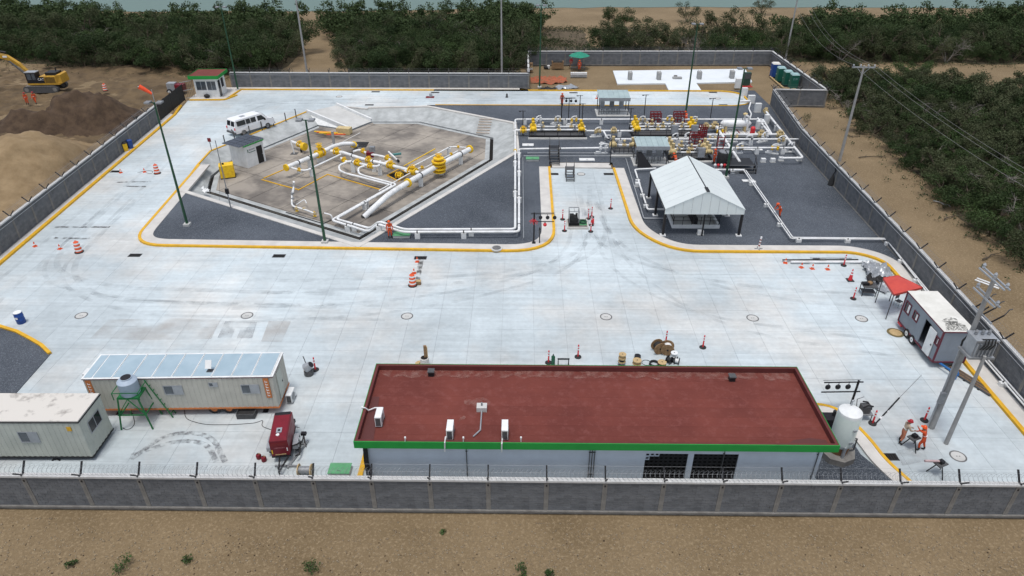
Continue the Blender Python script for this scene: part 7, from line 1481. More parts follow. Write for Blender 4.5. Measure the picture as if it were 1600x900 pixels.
um = thing('shade_umbrella', 'large green shade umbrella in front of the lot wall', 'umbrella', G(902,107)); mb = MB(); mb.cyl((0,0,0),(.25,0,2.6),.04,n=8); mb.build('pole', M_dgrey, um); N_ = 8; vv = [(.25,0,2.75)]+[(.25+1.75*math.cos(k*math.pi/4),1.7*math.sin(k*math.pi/4),2.05+.08*(k % 2)) for k in range(8)]
mb = MB(); mb.add(vv, [(0,1+k,1+(k+1) % 8) for k in range(8)]); mb.build('canopy', M_tarp_g, um); mb = MB(); [mb.beam((.25,0,2.4),(.25+1.6*math.cos(k*math.pi/4),1.55*math.sin(k*math.pi/4),2.06),.03,.03) for k in range(8)]; mb.build('ribs', M_dgrey, um)
t = thing('bench', 'dark bench under the green umbrella', 'bench', G(903,110)); mb = MB(); mb.bx(-1.2,1.2,-.2,.2,.42,.48); mb.build('seat', M_dgrey, t)
for x in (-1.1,1.1): mb = MB(); mb.bx(x-.05,x+.05,-.18,.18,0,.42); mb.build('leg', M_dgrey, t)
mb = MB(); mb.bx(-1.2,1.2,.2,.24,.6,.95); mb.build('backrest', M_dgrey, t)
t = thing('wooden_crate', 'open brown wooden crate heaped with dark material left of the umbrella', 'crate', G(871,107)); 
for k in range(4): mb = MB(); mb.bx(-.95,.95,-.5,-.45,.1+k*.25,.3+k*.25); mb.bx(-.95,.95,.45,.5,.1+k*.25,.3+k*.25); mb.build('board', M_wood, t)
for x in (-.92,.92): mb = MB(); mb.bx(x-.05,x+.05,-.55,.55,0,1.2); mb.build('end_frame', M_wood, t)
mb = MB(); mb.ball((0,0,.95),.7,10,6,(1.2,.6,.55)); mb.build('contents', M_rubber, t)
t = thing('black_bucket_heap', 'black tyres and a white bucket left of the wooden crate', 'bucket', G(857,107)); mb = MB(); mb.lathe([(.45,0),(.5,.1),(.5,.25),(.2,.3)],12,(-.3,.2,0)); mb.build('tyre', M_rubber, t); mb = MB(); mb.lathe([(.22,0),(.26,.5)],12); mb.build('bucket', M_white, t)
t = thing('block_pile', 'pile of pale grey concrete blocks in the bare lot', 'blocks', G(903,120))
for k in range(16): mb = MB(); x = -1.2+(k % 8)*.33; mb.bx(x,x+.3,-.3+.02*(k % 3),.2,.36*(k//8),.34+.36*(k//8)); mb.build('block', M_galv if k < 8 else M_mortarw, t)
t = thing('stacked_boxes', 'small stack of boxes at the left lot wall', 'boxes', G(829,112)); 
for k in range(4): mb = MB(); mb.bx(-.35,.35,-.3,.3,k*.36,k*.36+.33); mb.build('box', (M_wood, M_band, M_pwood, M_wood)[k], t)
crumple('orange_netting', 'heap of orange safety netting in the bare lot', 'netting', [(829,122),(842,119),(860,120),(886,121),(885,128),(862,131),(830,129)], M_mesh_o, .5, 4.2, z0=-.12, step=.3)
crumple('dark_tarp', 'black bundled tarp beside the kerb of the bare lot', 'tarp', [(843,138),(855,136),(870,137),(866,141),(846,141)], M_rubber, .5, 6.1, z0=-.1, step=.25); crumple('silver_tarp', 'silver sheeting spread beside the black tarp in the bare lot', 'tarp', [(868,134),(895,132),(905,137),(872,139)], M_silver, .3, 7.7, z0=-.1, step=.25)
t = thing('dug_patch', 'red edged dug patch with plate on the upper road', 'patch', G(672,152)); mb = MB(); mb.bx(-.6,.6,-.4,.4,.0,.06); mb.build('plate', M_rframe, t); mb = MB(); mb.bx(-.1,.3,-.1,.3,.06,.5); mb.build('marker', M_galv, t)
t = thing('small_bollard', 'small dark stump on the upper road before the bare lot', 'bollard', G(792,152)); mb = MB(); mb.lathe([(.16,0),(.12,.5),(.05,.56)],8); mb.build('stump', M_dgrey, t); mb = MB(); mb.lathe([(.22,0),(.22,.05)],8); mb.build('foot', M_rubber, t)
t = thing('barrow', 'white and red machine standing outside the gate', 'machine', G(275,146,-.1)); mb = MB(); mb.bx(-.9,.3,-.5,.5,.4,1.6); mb.build('body', M_galv, t); mb = MB(); mb.bx(.3,1.5,-.6,.6,.5,1.4); mb.build('tank', M_genred, t)
for x in (-.6,1.0): wheel(t, (x,-.6,.4), .4, .2, (0,1,0))
# ---- excavator
ex = thing('excavator', 'yellow tracked excavator with raised boom on the dirt at the far left', 'excavator', G(74,141,.25), R(4)); 
for s in (-1, 1):
    pr = []; 
    for k in range(9): a = -math.pi/2+math.pi*k/8; pr.append((2.0+.48*math.cos(a), .5+.48*math.sin(a)))
    for k in range(9): a = math.pi/2+math.pi*k/8; pr.append((-2.0+.48*math.cos(a), .5+.48*math.sin(a)))
    n_ = len(pr); y0_, y1_ = s*1.25-.3, s*1.25+.3; mb = MB(); mb.add([(x,y0_,z) for x,z in pr]+[(x,y1_,z) for x,z in pr], [tuple(range(n_)), tuple(range(2*n_-1,n_-1,-1))]+[(k,n_+k,n_+(k+1)%n_,(k+1)%n_) for k in range(n_)]); tk_ = mb.build('track', M_dgrey, ex)
    for k in range(24):
        a_, b_ = pr[int(k*n_/24)], pr[(int(k*n_/24)+1) % n_]
    for k in range(11): x = -1.9+k*.38; mb = MB(); mb.bx(x-.14,x+.14,y0_-.03,y1_+.03,.97,1.01); mb.build('track_shoe', M_pillar, tk_)
    for x in (-2.0,2.0): mb = MB(); mb.cyl((x,y0_-.02,.5),(x,y1_+.02,.5),.3,n=12); mb.build('track_wheel', M_pillar, tk_)
mb = MB(); mb.cyl((0,0,.8),(0,0,1.15),1.0,n=16); mb.bx(-1.2,1.2,-.95,.95,.4,.9); mb.build('undercarriage', M_black, ex)
mb = MB(); mb.bx(-1.6,2.9,-1.4,1.4,1.15,1.4); mb.bx(.3,2.6,-1.4,1.4,1.4,2.35); mb.build('house', M_catyel, ex)
cwv = [(2.6,-1.4,1.2),(2.6,1.4,1.2),(3.15,-1.1,1.3),(3.15,1.1,1.3),(2.6,-1.4,2.5),(2.6,1.4,2.5),(3.05,-1.0,2.45),(3.05,1.0,2.45)]; mb = MB(); mb.add(cwv, [(0,2,6,4),(2,3,7,6),(3,1,5,7),(1,0,4,5),(4,6,7,5),(0,1,3,2)]); mb.build('counterweight', M_catyel, ex)
mb = MB(); mb.bx(.9,2.5,-.8,.8,2.35,2.75); mb.build('engine_hood', M_black, ex); mb = MB(); mb.cyl((1.9,.5,2.7),(1.9,.5,3.2),.08); mb.build('exhaust', M_black, ex)
mb = MB(); mb.bx(-1.6,-.1,-1.4,-.35,1.4,2.9); cb_ = mb.build('cab', M_black, ex); mb = MB(); mb.bx(-1.65,-.05,-1.45,-.3,2.9,3.0); mb.build('cab_roof', M_galv, cb_)
mb = MB(); mb.bx(-1.4,-.85,-1.43,-1.401,1.9,2.75); mb.build('window', M_glassg, cb_); mb = MB(); mb.bx(-.7,-.25,-1.43,-1.401,1.9,2.75); mb.build('window', M_glassg, cb_)
mb = MB(); mb.bx(-.1,.9,-1.42,-1.401,1.42,2.3); bp_ = mb.build('side_panel', M_black, ex); text('CAT', .45, face_M(.45,-1.43,1.95), M_wstripe, bp_, ext=.006)
for k in range(5): mb = MB(); mb.bx(1.0,2.4,-1.43,-1.402,1.5+k*.16,1.57+k*.16); mb.build('vent_slat', M_black, ex)
bm_ = [(-1.4,2.0),(-2.6,3.7),(-3.9,4.75),(-5.6,5.25),(-8.2,5.35)]; th_ = [.38,.5,.58,.5,.36]; V_ = []
for s in (-.3, .3):
    for (x, z), w_ in zip(bm_, th_): V_ += [(x-.12*w_,s+.1,z+w_*.6),(x+.15*w_,s+.1,z-w_*.6)]
n_ = len(bm_); F_ = []
for i in range(n_-1):
    a = 2*i; b = 2*(i+1); o2 = 2*n_; F_ += [(a,a+1,b+1,b),(o2+a,o2+b,o2+b+1,o2+a+1),(a,b,o2+b,o2+a),(a+1,o2+a+1,o2+b+1,b+1)]
F_ += [(0,2*n_,2*n_+1,1)]; mb = MB(); mb.add(V_, F_); boom = mb.build('boom', M_catyel, ex)
mb = MB(); mb.add([(-4.9,-.22,4.85),(-6.9,-.22,4.95),(-7.1,-.22,5.45),(-5.2,-.22,5.4)], [(0,1,2,3)]); mb.build('name_plate', M_black, boom); text('CAT', .5, face_M(-6.0,-.24,5.15), M_wstripe, boom, ext=.006); mb = MB(); mb.bx(-4.5,-3.9,-.24,-.21,4.85,5.1); mb.build('model_plate', M_wstripe, boom)
mb = MB(); mb.cyl((-1.5,-.5,2.0),(-3.7,-.42,4.4),.13); mb.build('cylinder', M_dgrey, ex); mb = MB(); mb.cyl((-4.0,.1,5.5),(-7.6,.1,6.1),.15); mb.build('cylinder', M_black, ex)
mb = MB(); mb.add([(-8.0,-.2,5.8),(-8.6,-.2,5.3),(-9.6,-.2,2.2),(-9.2,-.2,2.1),(-8.0,.4,5.8),(-8.6,.4,5.3),(-9.6,.4,2.2),(-9.2,.4,2.1)], [(0,1,2,3),(7,6,5,4),(0,4,5,1),(1,5,6,2),(2,6,7,3),(3,7,4,0)]); mb.build('stick', M_catyel, ex)
mb = MB(); mb.add([(-9.8,-.6,2.3),(-9.0,-.6,2.1),(-8.6,-.6,1.2),(-9.9,-.6,1.0),(-9.8,.8,2.3),(-9.0,.8,2.1),(-8.6,.8,1.2),(-9.9,.8,1.0)], [(0,1,2,3),(7,6,5,4),(0,4,5,1),(1,5,6,2),(2,6,7,3),(3,7,4,0)]); mb.build('bucket', M_dgrey, ex)

# ================================================================== PEOPLE
def body(pose):
    S = dict(pel=(0,0,.95,.155), sp=(0,0,1.13,.14), ch=(0,0,1.33,.165), nk=(0,.01,1.49,.06), hd=(0,.03,1.62,.10), ht=(0,.02,1.71,.08),
      ls=(-.19,0,1.42,.075), le=(-.26,-.03,1.14,.052), lw=(-.27,.05,.90,.036), lh=(-.27,.08,.83,.036), rs=(.19,0,1.42,.075), re=(.26,-.03,1.14,.052), rw=(.27,.05,.90,.036), rh=(.27,.08,.83,.036),
      lk=(-.12,.03,.50,.075), la=(-.13,-.02,.10,.052), lt=(-.14,.17,.045,.045), rk=(.12,.03,.50,.075), ra=(.13,-.02,.10,.052), rt=(.14,.17,.045,.045), lp=(-.1,0,.86,.105), rp=(.1,0,.86,.105))
    def mv(**k):
        for n, v in k.items(): S[n] = (*v, S[n][3])
    if pose == 'bend': mv(sp=(0,.10,1.10), ch=(0,.26,1.24), nk=(0,.38,1.36), hd=(0,.46,1.44), ht=(0,.49,1.53), ls=(-.19,.30,1.30), rs=(.19,.30,1.30), le=(-.24,.42,1.06), re=(.24,.42,1.06), lw=(-.14,.60,.98), rw=(.14,.60,.98), lh=(-.12,.67,.97), rh=(.12,.67,.97), lk=(-.13,.10,.49), rk=(.13,-.05,.5), ra=(.14,-.18,.10), rt=(.15,.0,.045))
    if pose == 'work': mv(ch=(0,.06,1.33), nk=(0,.10,1.48), hd=(0,.15,1.60), ht=(0,.16,1.69), sp=(0,.03,1.13), ls=(-.19,.07,1.41), rs=(.19,.07,1.41), le=(-.27,.18,1.16), re=(.27,.18,1.16), lw=(-.15,.40,1.06), rw=(.15,.40,1.06), lh=(-.13,.46,1.05), rh=(.13,.46,1.05), lk=(-.14,.08,.5), ra=(.15,-.14,.10), rt=(.16,.04,.045))
    if pose == 'reach': mv(sp=(0,.05,1.13), ch=(0,.12,1.32), nk=(0,.16,1.47), hd=(0,.2,1.59), ht=(0,.19,1.68), ls=(-.19,.12,1.41), rs=(.19,.12,1.41), le=(-.3,.3,1.5), lw=(-.35,.45,1.7), lh=(-.36,.49,1.76), re=(.25,.28,1.16), rw=(.16,.48,1.05), rh=(.14,.54,1.04), lk=(-.13,.12,.5), rk=(.13,-.06,.5), la=(-.14,.05,.1), lt=(-.15,.24,.045), ra=(.15,-.2,.1), rt=(.16,-.02,.045))
    if pose == 'walk': mv(lk=(-.11,.2,.52), la=(-.12,.2,.12), lt=(-.12,.38,.07), rk=(.11,-.08,.5), ra=(.12,-.3,.14), rt=(.12,-.13,.05), lw=(-.26,-.08,.92), lh=(-.26,-.08,.85), rw=(.26,.2,.95), rh=(.26,.25,.89))
    E = [('pel','sp'),('sp','ch'),('ch','nk'),('nk','hd'),('hd','ht'),('ch','ls'),('ls','le'),('le','lw'),('lw','lh'),('ch','rs'),('rs','re'),('re','rw'),('rw','rh'),('pel','lp'),('lp','lk'),('lk','la'),('la','lt'),('pel','rp'),('rp','rk'),('rk','ra'),('ra','rt')]
    return S, E
_pm = {}
def person_mesh(pose, top, bot):
    key = (pose, top.name, bot.name)
    if key in _pm: return _pm[key]
    S, E = body(pose); ks = list(S); me = bpy.data.meshes.new('skel'); me.from_pydata([S[k][:3] for k in ks], [(ks.index(a), ks.index(b)) for a, b in E], [])
    o = bpy.data.objects.new('skel', me); COL.objects.link(o); md = o.modifiers.new('skin', 'SKIN'); 
    for i, k in enumerate(ks): me.skin_vertices[0].data[i].radius = (S[k][3], S[k][3]*(.78 if k in ('pel','sp','ch') else 1))
    me.skin_vertices[0].data[0].use_root = True; ss = o.modifiers.new('sub', 'SUBSURF'); ss.levels = 1; ss.render_levels = 1
    dg = bpy.context.evaluated_depsgraph_get(); dg.update(); ev = bpy.data.meshes.new_from_object(o.evaluated_get(dg)); bpy.data.objects.remove(o)
    mb = MB(); vs_ = [v.co.copy() for v in ev.vertices]; fs_ = [tuple(p.vertices) for p in ev.polygons]; pos = {k: Vector(S[k][:3]) for k in ks}
    def cls(c):
        k = min(pos, key=lambda n: (pos[n]-c).length-S[n][3]*.4)
        if k in ('hd','ht','nk','lh','rh'): return 2
        if k in ('la','lt','ra','rt'): return 3
        return 1 if k in ('pel','lk','rk','lp','rp') else 0
    mb.v = [tuple(v) for v in vs_]; mb.f = fs_; mb.mi = [cls(sum((vs_[i] for i in f), Vector())/len(f)) for f in fs_]
    for s in ('l', 'r'):                                        # five fingers, thumb from the side of the palm
        w_, h_ = pos[s+'w'], pos[s+'h']; d = (h_-w_).normalized(); sd__ = d.cross(Vector((0,1,0) if abs(d.y) < .8 else (1,0,0))).normalized(); mb.m = 2
        for k, L in enumerate((.062,.07,.066,.052)): b0 = h_+sd__*(-.027+.018*k); mb.tube([b0, b0+d*L*.6+Vector((0,.008,0)), b0+d*L+Vector((0,.02,0))], [.010,.009,.007], 5)
        b0 = w_.lerp(h_, .5)-sd__*.03; mb.tube([b0, b0-sd__*.025+d*.03, b0-sd__*.03+d*.055], [.011,.010,.008], 5)
    hd, ht = pos['hd'], pos['ht']; upv = (ht-hd).normalized(); fwd = Vector((0,1,0)); fwd = (fwd-upv*fwd.dot(upv)).normalized(); sx = upv.cross(fwd)
    mb.m = 2; mb.ball(hd+fwd*.105+upv*-.005,.018,6,4); 
    for s in (-1,1): mb.ball(hd+sx*s*.098+upv*-.0,.022,6,4)
    mb.m = 3
    for s in (-1,1): mb.ball(hd+fwd*.09+sx*s*.035+upv*.025,.012,6,4)
    mb.ball(hd+fwd*.092-upv*.05,.014,6,4,(1.8,.7,.5))
    o = mb.build('body_tmp', [top, bot, M_skin, M_boot], smooth=True); m_ = o.data; bpy.data.objects.remove(o); _pm[key] = (m_, hd, ht); return _pm[key]
M_hatred = mat('red_helmet', (.35,.02,.03), None, rough=.35); M_hatora = mat('orange_helmet', (.75,.10,.02), None, rough=.35); M_hatwh = mat('white_helmet', (.75,.75,.73), None, rough=.35)
def person(loc, rz, pose, label, top=M_overall, bot=M_overall, hat=M_hatora, sc=1.0):
    m_, hd, ht = person_mesh(pose, top, bot); t = thing('person', label, 'person', loc, R(rz)); o = obj('body', m_, t)
    up_ = (ht-hd).normalized(); mb = MB(); q = up_.to_track_quat('Z', 'Y').to_matrix(); pts = MB(); pts.lathe([(.125,.0),(.122,.05),(.09,.11),(.03,.135)],12); pts.lathe([(.15,-.005),(.15,.012)],12); pts.box((0,.14,.003),(.18,.1,.014)) 
    mb.v = [tuple(q @ Vector(v)+hd+up_*.045) for v in pts.v]; mb.f = pts.f; mb.mi = pts.mi; mb.build('helmet', hat, t, smooth=True)
    mb = MB(); mb.v = []
    S, E = body(pose); p1 = Vector(S['sp'][:3]); a = MB(); a.lathe([(.160,-.012),(.160,.012)],12); mb.v = [(x+p1.x, y*.85+p1.y, z+p1.z) for x,y,z in a.v]; mb.f = a.f; mb.mi = a.mi; mb.build('reflective_band', M_wstripe, t); t.scale = (sc,sc,sc); return t
person(G(1406,691), -95, 'work', 'worker in khaki shirt and red helmet working at the pipe vice', M_khaki, M_overall2, M_hatred); person(G(1437,703), 50, 'reach', 'worker in orange overalls reaching up beside the pipe vice', M_overall, M_overall, M_hatora)
person(G(610,372,.1), 200, 'stand', 'worker in orange overalls standing at the basin edge', hat=M_hatora); person(G(878,165,.05), 170, 'walk', 'worker in orange overalls on the upper road by the gantry'); person(G(1217,340,.1), 110, 'bend', 'worker in orange overalls stooping on the gravel right of the canopy')
person(G(44,164,.35), 185, 'stand', 'worker in orange overalls below the excavator, left one', hat=M_hatred); person(G(57,163,.35), 190, 'walk', 'worker in orange overalls below the excavator, right one', hat=M_hatred)
person(G(905,111,0), 160, 'stand', 'worker in orange overalls standing under the green umbrella'); person(G(892,106,0), 200, 'walk', 'worker with red top at the left edge of the green umbrella', M_red, M_overall2, M_hatwh)
person(G(1055,262,.1), 30, 'bend', 'worker in orange overalls stooping at the skid behind the canopy ridge'); person(G(1115,256,.1), 100, 'stand', 'worker in orange overalls beside the black drum'); person(G(1071,194,.1), 10, 'bend', 'worker in orange overalls behind the red steel frames')
t = thing('black_bundle', 'black bundle propped against the foot of the right wall', 'bundle', G(1298,289,.1)); mb = MB(); mb.lathe([(.35,0),(.3,.5),(.12,1.0),(.05,1.3)],8); mb.build('sack', M_rubber, t, smooth=True); mb = MB(); mb.tube([(.0,0,1.2),(.15,0,1.6),(.05,0,1.9)],.05,5); mb.build('tie', M_black, t)

# ================================================================== VEGETATION
def leaf_cloud(cent, rad, n, size, seed, squash=.75):
    r = np.random.default_rng(seed); idx = r.integers(0, len(cent), n); c = np.array(cent)[idx]; rr = np.array(rad)[idx]
    d = r.normal(0, 1, (n,3)); d /= np.linalg.norm(d, axis=1)[:,None]; p = c+d*(rr*(r.random(n)**.45))[:,None]*np.array([1,1,squash])
    u = r.normal(0, 1, (n,3)); u /= np.linalg.norm(u, axis=1)[:,None]; w = r.normal(0, 1, (n,3)); v = np.cross(u, w); v /= np.linalg.norm(v, axis=1)[:,None]
    s = size*r.uniform(.6, 1.4, n)[:,None]; a = u*s; b = v*s*.55
    V = np.stack([p-a, p-b*1.0, p+a, p+b], 1).reshape(-1, 3); F = np.arange(n*4).reshape(n, 4); return V, F
def tree_proto(h, w, seed, m, nleaf=1500, size=.17, bare=False, low=.15):
    r = random.Random(seed); mb = MB(); tips = []; rad = []; nst = r.randint(2, 4)
    for s in range(nst):
        a = 2*math.pi*s/nst+r.uniform(-.5,.5); b0 = Vector((.1*math.cos(a),.1*math.sin(a),-.1)); k1 = b0+Vector((w*.16*math.cos(a),w*.16*math.sin(a),h*.3)); k2 = k1+Vector((w*.16*math.cos(a+.4),w*.16*math.sin(a+.4),h*.28))
        mb.tube([b0,k1,k2], [.11,.075,.04], 5)
        for q in range(r.randint(5,8)):
            st_ = k1.lerp(k2, r.random()); aa = a+r.uniform(-1.4,1.4); e = st_+Vector((w*.3*math.cos(aa)*r.uniform(.5,1.1),w*.3*math.sin(aa)*r.uniform(.5,1.1),h*r.uniform(-.02,.34))); mid = st_.lerp(e,.5)+Vector((r.uniform(-.2,.2),r.uniform(-.2,.2),.15))
            mb.tube([st_,mid,e], [.04,.028,.012], 4); tips.append(tuple(e)); rad.append(w*r.uniform(.10,.20))
            if bare:
                for z_ in range(7): e2 = mid.lerp(e, r.random())+Vector((r.uniform(-1,1)*w*.16,r.uniform(-1,1)*w*.16,r.uniform(-.1,.3)*h*.5)); mb.tube([mid.lerp(e,.3),e2],[.02,.008],3)
    for q in range(9): a = r.uniform(0,6.28); d_ = w*r.uniform(.15,.42); tips.append((d_*math.cos(a),d_*math.sin(a),h*r.uniform(low,.5))); rad.append(w*r.uniform(.12,.2))
    t = thing('brush_tree', 'x', 'tree'); mb.build('trunk', M_twig if bare else M_bark, t)
    if not bare or nleaf: V, F = leaf_cloud(tips, rad, nleaf, size, seed); obj('crown', np_mesh('crown', V, F, m), t)
    return t, (tips, rad)
protos = [tree_proto(5.6,6.0,1,M_leaf,6500,.095), tree_proto(4.8,6.5,2,M_leaf,6500,.10), tree_proto(6.2,5.5,3,M_leaf2,5500,.09), tree_proto(4.4,5.6,4,M_leaf3,5500,.09), tree_proto(5.2,5.6,5,M_leaf2,3600,.085), tree_proto(4.6,5.5,6,M_leaf2,500,.08,True)]
bushes = [tree_proto(2.5,4.2,11,M_leaf,5000,.075,low=.05), tree_proto(3.1,4.6,12,M_leaf2,5000,.075,low=.05), tree_proto(2.1,4.0,13,M_leaf3,4200,.07,low=.05), tree_proto(2.5,4.0,14,M_leaf2,500,.06,True,low=.1)]
def inside(P_, x, y):
    c = False
    for i in range(len(P_)):
        a, b = P_[i], P_[i-1]
        if (a[1] > y) != (b[1] > y) and x < (b[0]-a[0])*(y-a[1])/(b[1]-a[1])+a[0]: c = not c
    return c
def scatter(poly, dmin, seed, tries=9000):
    r = random.Random(seed); xs = [p[0] for p in poly]; ys_ = [p[1] for p in poly]; grid = {}; out = []
    for _ in range(tries):
        x, y = r.uniform(min(xs), max(xs)), r.uniform(min(ys_), max(ys_))
        if not inside(poly, x, y): continue
        if abs(x)/(y*.80+6) > 1.0: continue                    # outside what the photograph shows
        gx_, gy_ = int(x//dmin), int(y//dmin); ok = True
        for i in (-1,0,1):
            for j in (-1,0,1):
                for q in grid.get((gx_+i, gy_+j), ()):
                    if (q[0]-x)**2+(q[1]-y)**2 < dmin*dmin: ok = False
        if ok: grid.setdefault((gx_, gy_), []).append((x, y)); out.append((x, y))
    return out
rest = []; r_ = random.Random(21); cand = []
LOOK = ('tall dark green', 'broad dark green', 'tall olive green', 'low fresh green', 'sparse olive', 'bare grey twiggy')
LANDM = ((-88,122,'behind the excavator boom'),(-74,118,'behind the excavator'),(-62,117,'behind the dark soil heap'),(-50,114,'behind the guard hut'),(-42,114,'left of the dirt trail'),(-27,115,'right of the dirt trail'),(-17,114,'behind the middle of the far wall'),(-6,114,'beside the pole at the lot corner'),(16,128,'right of the brown scrub slope'),(28,126,'behind the pale pad'),(42,125,'behind the lot wall corner'),(56,123,'behind the right dirt mound'),(75,123,'right of the dirt mound'),(98,123,'at the far right above the dirt path'))
for pl, sd2, lb, gp in ((FOREST_L, 31, 'dark green brush tree in the thicket behind the excavator and guard hut', 'trees of the left thicket'), (FOREST_M, 32, 'dark green brush tree in the thicket behind the far wall', 'trees of the middle thicket'), (FOREST_R, 33, 'dark green brush tree in the thicket behind the bare lot', 'trees of the right thicket')):
    for x, y in scatter(pl, 2.65, sd2, 14000): cand.append((y, x, lb, gp, min((abs(x-px)+abs(y-py)*.6, nm) for px, py, nm in LANDM)[1]))
cand.sort(); made = {}
for i, (y, x, lb, gp, nm) in enumerate(cand):
    k = r_.choices(range(6), [5,5,4,2,4,2])[0]; s = r_.uniform(.75, 1.2)
    if i < 290:
        src = protos[k][0]; t = copy_tree(src, (x, y, -.15), r_.uniform(0, 6.28), LOOK[k]+' brush tree '+nm+(', front row' if y < 119 or (x > 10 and y < 128) else ', further back'), scale=(s, s, s*r_.uniform(.85,1.1))); t['group'] = gp
    else: rest.append((x, y, s, r_.uniform(0, 6.28), k))
VV, FF, off = [], [], 0
lt = [leaf_cloud(*protos[k][1], 1500, .17, 70+k) for k in range(6)]
for x, y, s, a, k in rest:
    V, F = lt[k]; c, q = math.cos(a)*s, math.sin(a)*s; W = np.stack([V[:,0]*c-V[:,1]*q+x, V[:,0]*q+V[:,1]*c+y, V[:,2]*s-.15], 1); VV.append(W); FF.append(F+off); off += len(V)
o = obj('distant_thicket', np_mesh('distant_thicket', np.concatenate(VV), np.concatenate(FF), M_leaf), kind='stuff'); tag(o, 'dark mass of brush filling the ground up to the water', 'thicket')
rb = scatter(BRUSH_R, 2.05, 41, 16000); rb.sort(key=lambda p: (p[0]-10)**2+p[1]**2)
rest2 = []
for i, (x, y) in enumerate(rb):
    k = r_.choices(range(4), [5,5,2,1.6])[0]; s = r_.uniform(.7, 1.25)
    if x > 60 or y > 95: s *= 1.15
    if i < 260: t = copy_tree(bushes[k][0], (x, y, -.15), r_.uniform(0, 6.28), ('low dark green bush', 'rounded olive bush', 'small fresh green bush', 'bare grey bush')[k]+' beyond the right wall, '+min((abs(y-yy)+.5*abs(x-xx), nm) for xx, yy, nm in ((46,50,'level with the caravan'),(45,62,'level with the laid pipes'),(46,76,'beside the leaning pole'),(46,92,'level with the return wall'),(50,106,'near the dirt mound'),(62,60,'deep in the lower scrub'),(64,80,'deep in the middle scrub'),(70,100,'deep in the upper scrub')))[1], scale=(s,s,s)); t.name = 'scrub_bush'; t['category'] = 'bush'; t['group'] = 'bushes of the right scrub'
    else: rest2.append((x, y, s, r_.uniform(0, 6.28), k))
if rest2:
    VV, FF, off = [], [], 0; lt2 = [leaf_cloud(*bushes[k][1], 1200, .13, 80+k) for k in range(4)]
    for x, y, s, a, k in rest2:
        V, F = lt2[k]; c, q = math.cos(a)*s, math.sin(a)*s; VV.append(np.stack([V[:,0]*c-V[:,1]*q+x, V[:,0]*q+V[:,1]*c+y, V[:,2]*s-.15], 1)); FF.append(F+off); off += len(V)
    o = obj('distant_scrub', np_mesh('distant_scrub', np.concatenate(VV), np.concatenate(FF), M_leaf2), kind='stuff'); tag(o, 'dark scrub further out beyond the right wall', 'scrub')
for x, y, h, k, lb in ((20.5,150,.95,0,'single dark tree standing on the sandy bank near the water'),(36,158,.85,4,'sparse pale tree on the bank right of the single dark tree'),(-1,150,1.0,4,'loose tree at the water side above the dirt lot'),(55,168,.8,4,'sparse tree at the water behind the corner utility pole'),(62,112,.85,3,'broad green tree beside the dirt path at the right'),(52,96,.8,1,'bushy tree in the scrub just right of the leaning pole'),(-28.5,122,.9,5,'bare grey tree beside the dirt trail'),(58,90,.7,5,'bare grey tree in the right scrub')):
    t = copy_tree(protos[k][0], (x, y, -.15), h*7, lb, scale=(h,h,h)); t['group'] = 'single trees'; del t['group']
for p in protos+bushes:
    for ch in list(p[0].children): bpy.data.objects.remove(ch)
    bpy.data.objects.remove(p[0])
# low cover: leaf litter and grass tufts along the edges, weeds of the verge
def tufts(name, label, polys, n, size, m, seed, hh=.35):
    r = np.random.default_rng(seed); pts = []
    while len(pts) < n:
        pl = polys[r.integers(0, len(polys))]; i = r.integers(0, len(pl)); a, b = np.array(pl[i]), np.array(pl[(i+1) % len(pl)]); p = a+(b-a)*r.random()+r.normal(0, 1.6, 2)
        if 0 < p[0] < 43.2 and p[1] < 121.2 and p[1] > 90: continue
        if -48 < p[0] < 35.8 and p[1] < 106: continue
        pts.append((p[0], p[1], -.1+abs(r.normal(0,.15))))
    V, F = leaf_cloud(pts, [hh]*len(pts), n*5, size, seed, .6); o = obj(name, np_mesh(name, V, F, m), kind='stuff'); tag(o, label, 'ground cover')
tufts('edge_grass', 'olive grass and low weeds along the edges of the thickets', [FOREST_L[:5],FOREST_M[:3],FOREST_R[:4],BRUSH_R[5:]], 5200, .10, M_leaf2, 5); tufts('scrub_weeds', 'dry weeds over the brown scrub slope behind the lot', [SCRUB,[(4,125),(12,130),(6,140)]], 2600, .10, M_leaf2, 6)
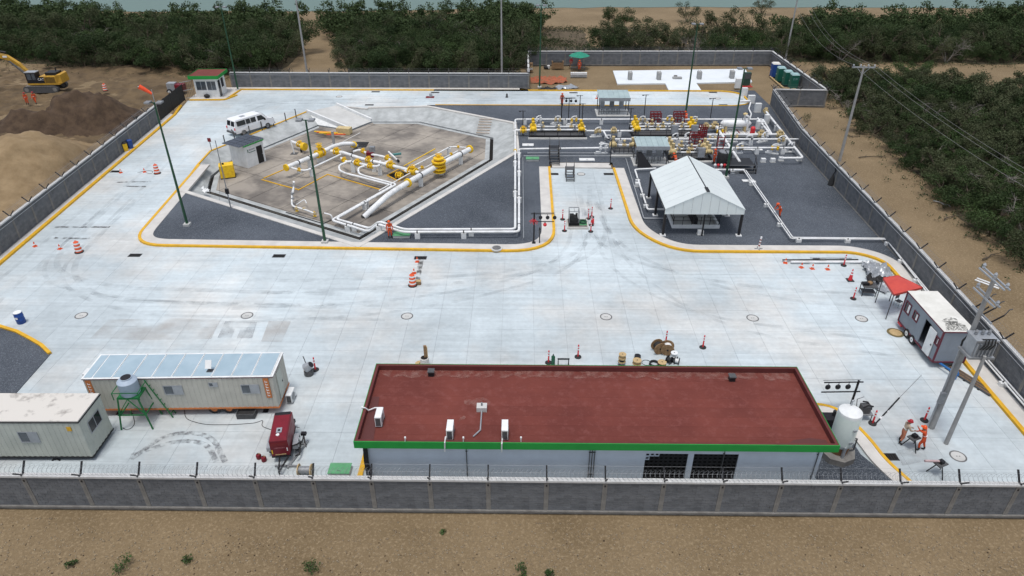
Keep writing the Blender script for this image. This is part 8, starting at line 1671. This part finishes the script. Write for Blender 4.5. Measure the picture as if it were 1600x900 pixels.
def weed(px, py, s, label, m=M_leaf3):
    t = thing('weed', label, 'weed', G(px, py, -.15)); r = random.Random(px); V, F = leaf_cloud([(r.uniform(-.2,.2)*s,r.uniform(-.2,.2)*s,.12*s+.1*s*k/3) for k in range(5)], [.16*s]*5, int(90*s)+30, .055, px); obj('leaves', np_mesh('leaves', V, F, m), t); mb = MB(); [mb.tube([(0,0,0),(r.uniform(-.2,.2)*s,r.uniform(-.2,.2)*s,.25*s)],.008,4) for k in range(4)]; mb.build('stems', M_twig, t, kind='stuff')
for px, py, s, lb in ((112,884,1.0,'small green weed at the lower left corner of the verge'),(192,890,1.9,'largest green weed on the verge below the long trailer'),(292,880,1.0,'thin green weed on the verge below the red generator'),(488,892,1.7,'tall green weed on the verge left of the building'),(691,832,.6,'tiny weed on the verge near the front wall'),(818,897,1.3,'low weed at the bottom edge of the verge centre'),(860,898,1.0,'low weed at the bottom edge right of centre')): weed(px, py, s, lb)
weed(1262,190,3.5,'round green weed on the dirt track outside the right wall', M_leaf2)
# driftwood and fallen branches on the track
for px, py, L, a, lb in ((1367,246,4,.1,'long dark branch lying on the dirt track'),(1490,340,3,.5,'dark branch lying at the edge of the right scrub'),(1335,214,1.6,.3,'short dark branch near the leaning pole'),(1472,320,1.8,-1.0,'pale bleached branch by the right scrub'),(1548,402,2.5,.4,'dark branch on the track near the right edge')):
    t = thing('fallen_branch', lb, 'branch', G(px, py, -.1), a); mb = MB(); r = random.Random(px); pts = [(k*L/5-L/2, r.uniform(-.2,.2), .08+r.uniform(0,.1)) for k in range(6)]; mb.tube(pts, [.07,.06,.05,.05,.03,.02], 5); mb.build('limb', M_bark if 'pale' not in lb else M_cpole, t)
    for k in (1,3): mb = MB(); mb.tube([pts[k],(pts[k][0]+.5,pts[k][1]+.5*(1 if k == 1 else -1),.15)],[.04,.015],4); mb.build('twig', M_bark, t)
t = thing('white_boards', 'two white boards lying on the dirt track by the right wall', 'boards', G(1541,445,-.14), R(-50))
for k in range(2): mb = MB(); mb.bx(-.9,.9,k*.4,k*.4+.18,0,.06); mb.build('board', M_white, t)
t = thing('orange_marker', 'leaning orange marker post at the edge of the middle thicket', 'marker post', G(706,105,-.15)); mb = MB(); mb.cyl((0,0,0),(.35,0,2.6),.07,n=6); mb.build('post', M_orange, t); mb = MB(); mb.box((.35,0,2.5),(.25,.2,.3)); mb.build('head', M_pwood, t)
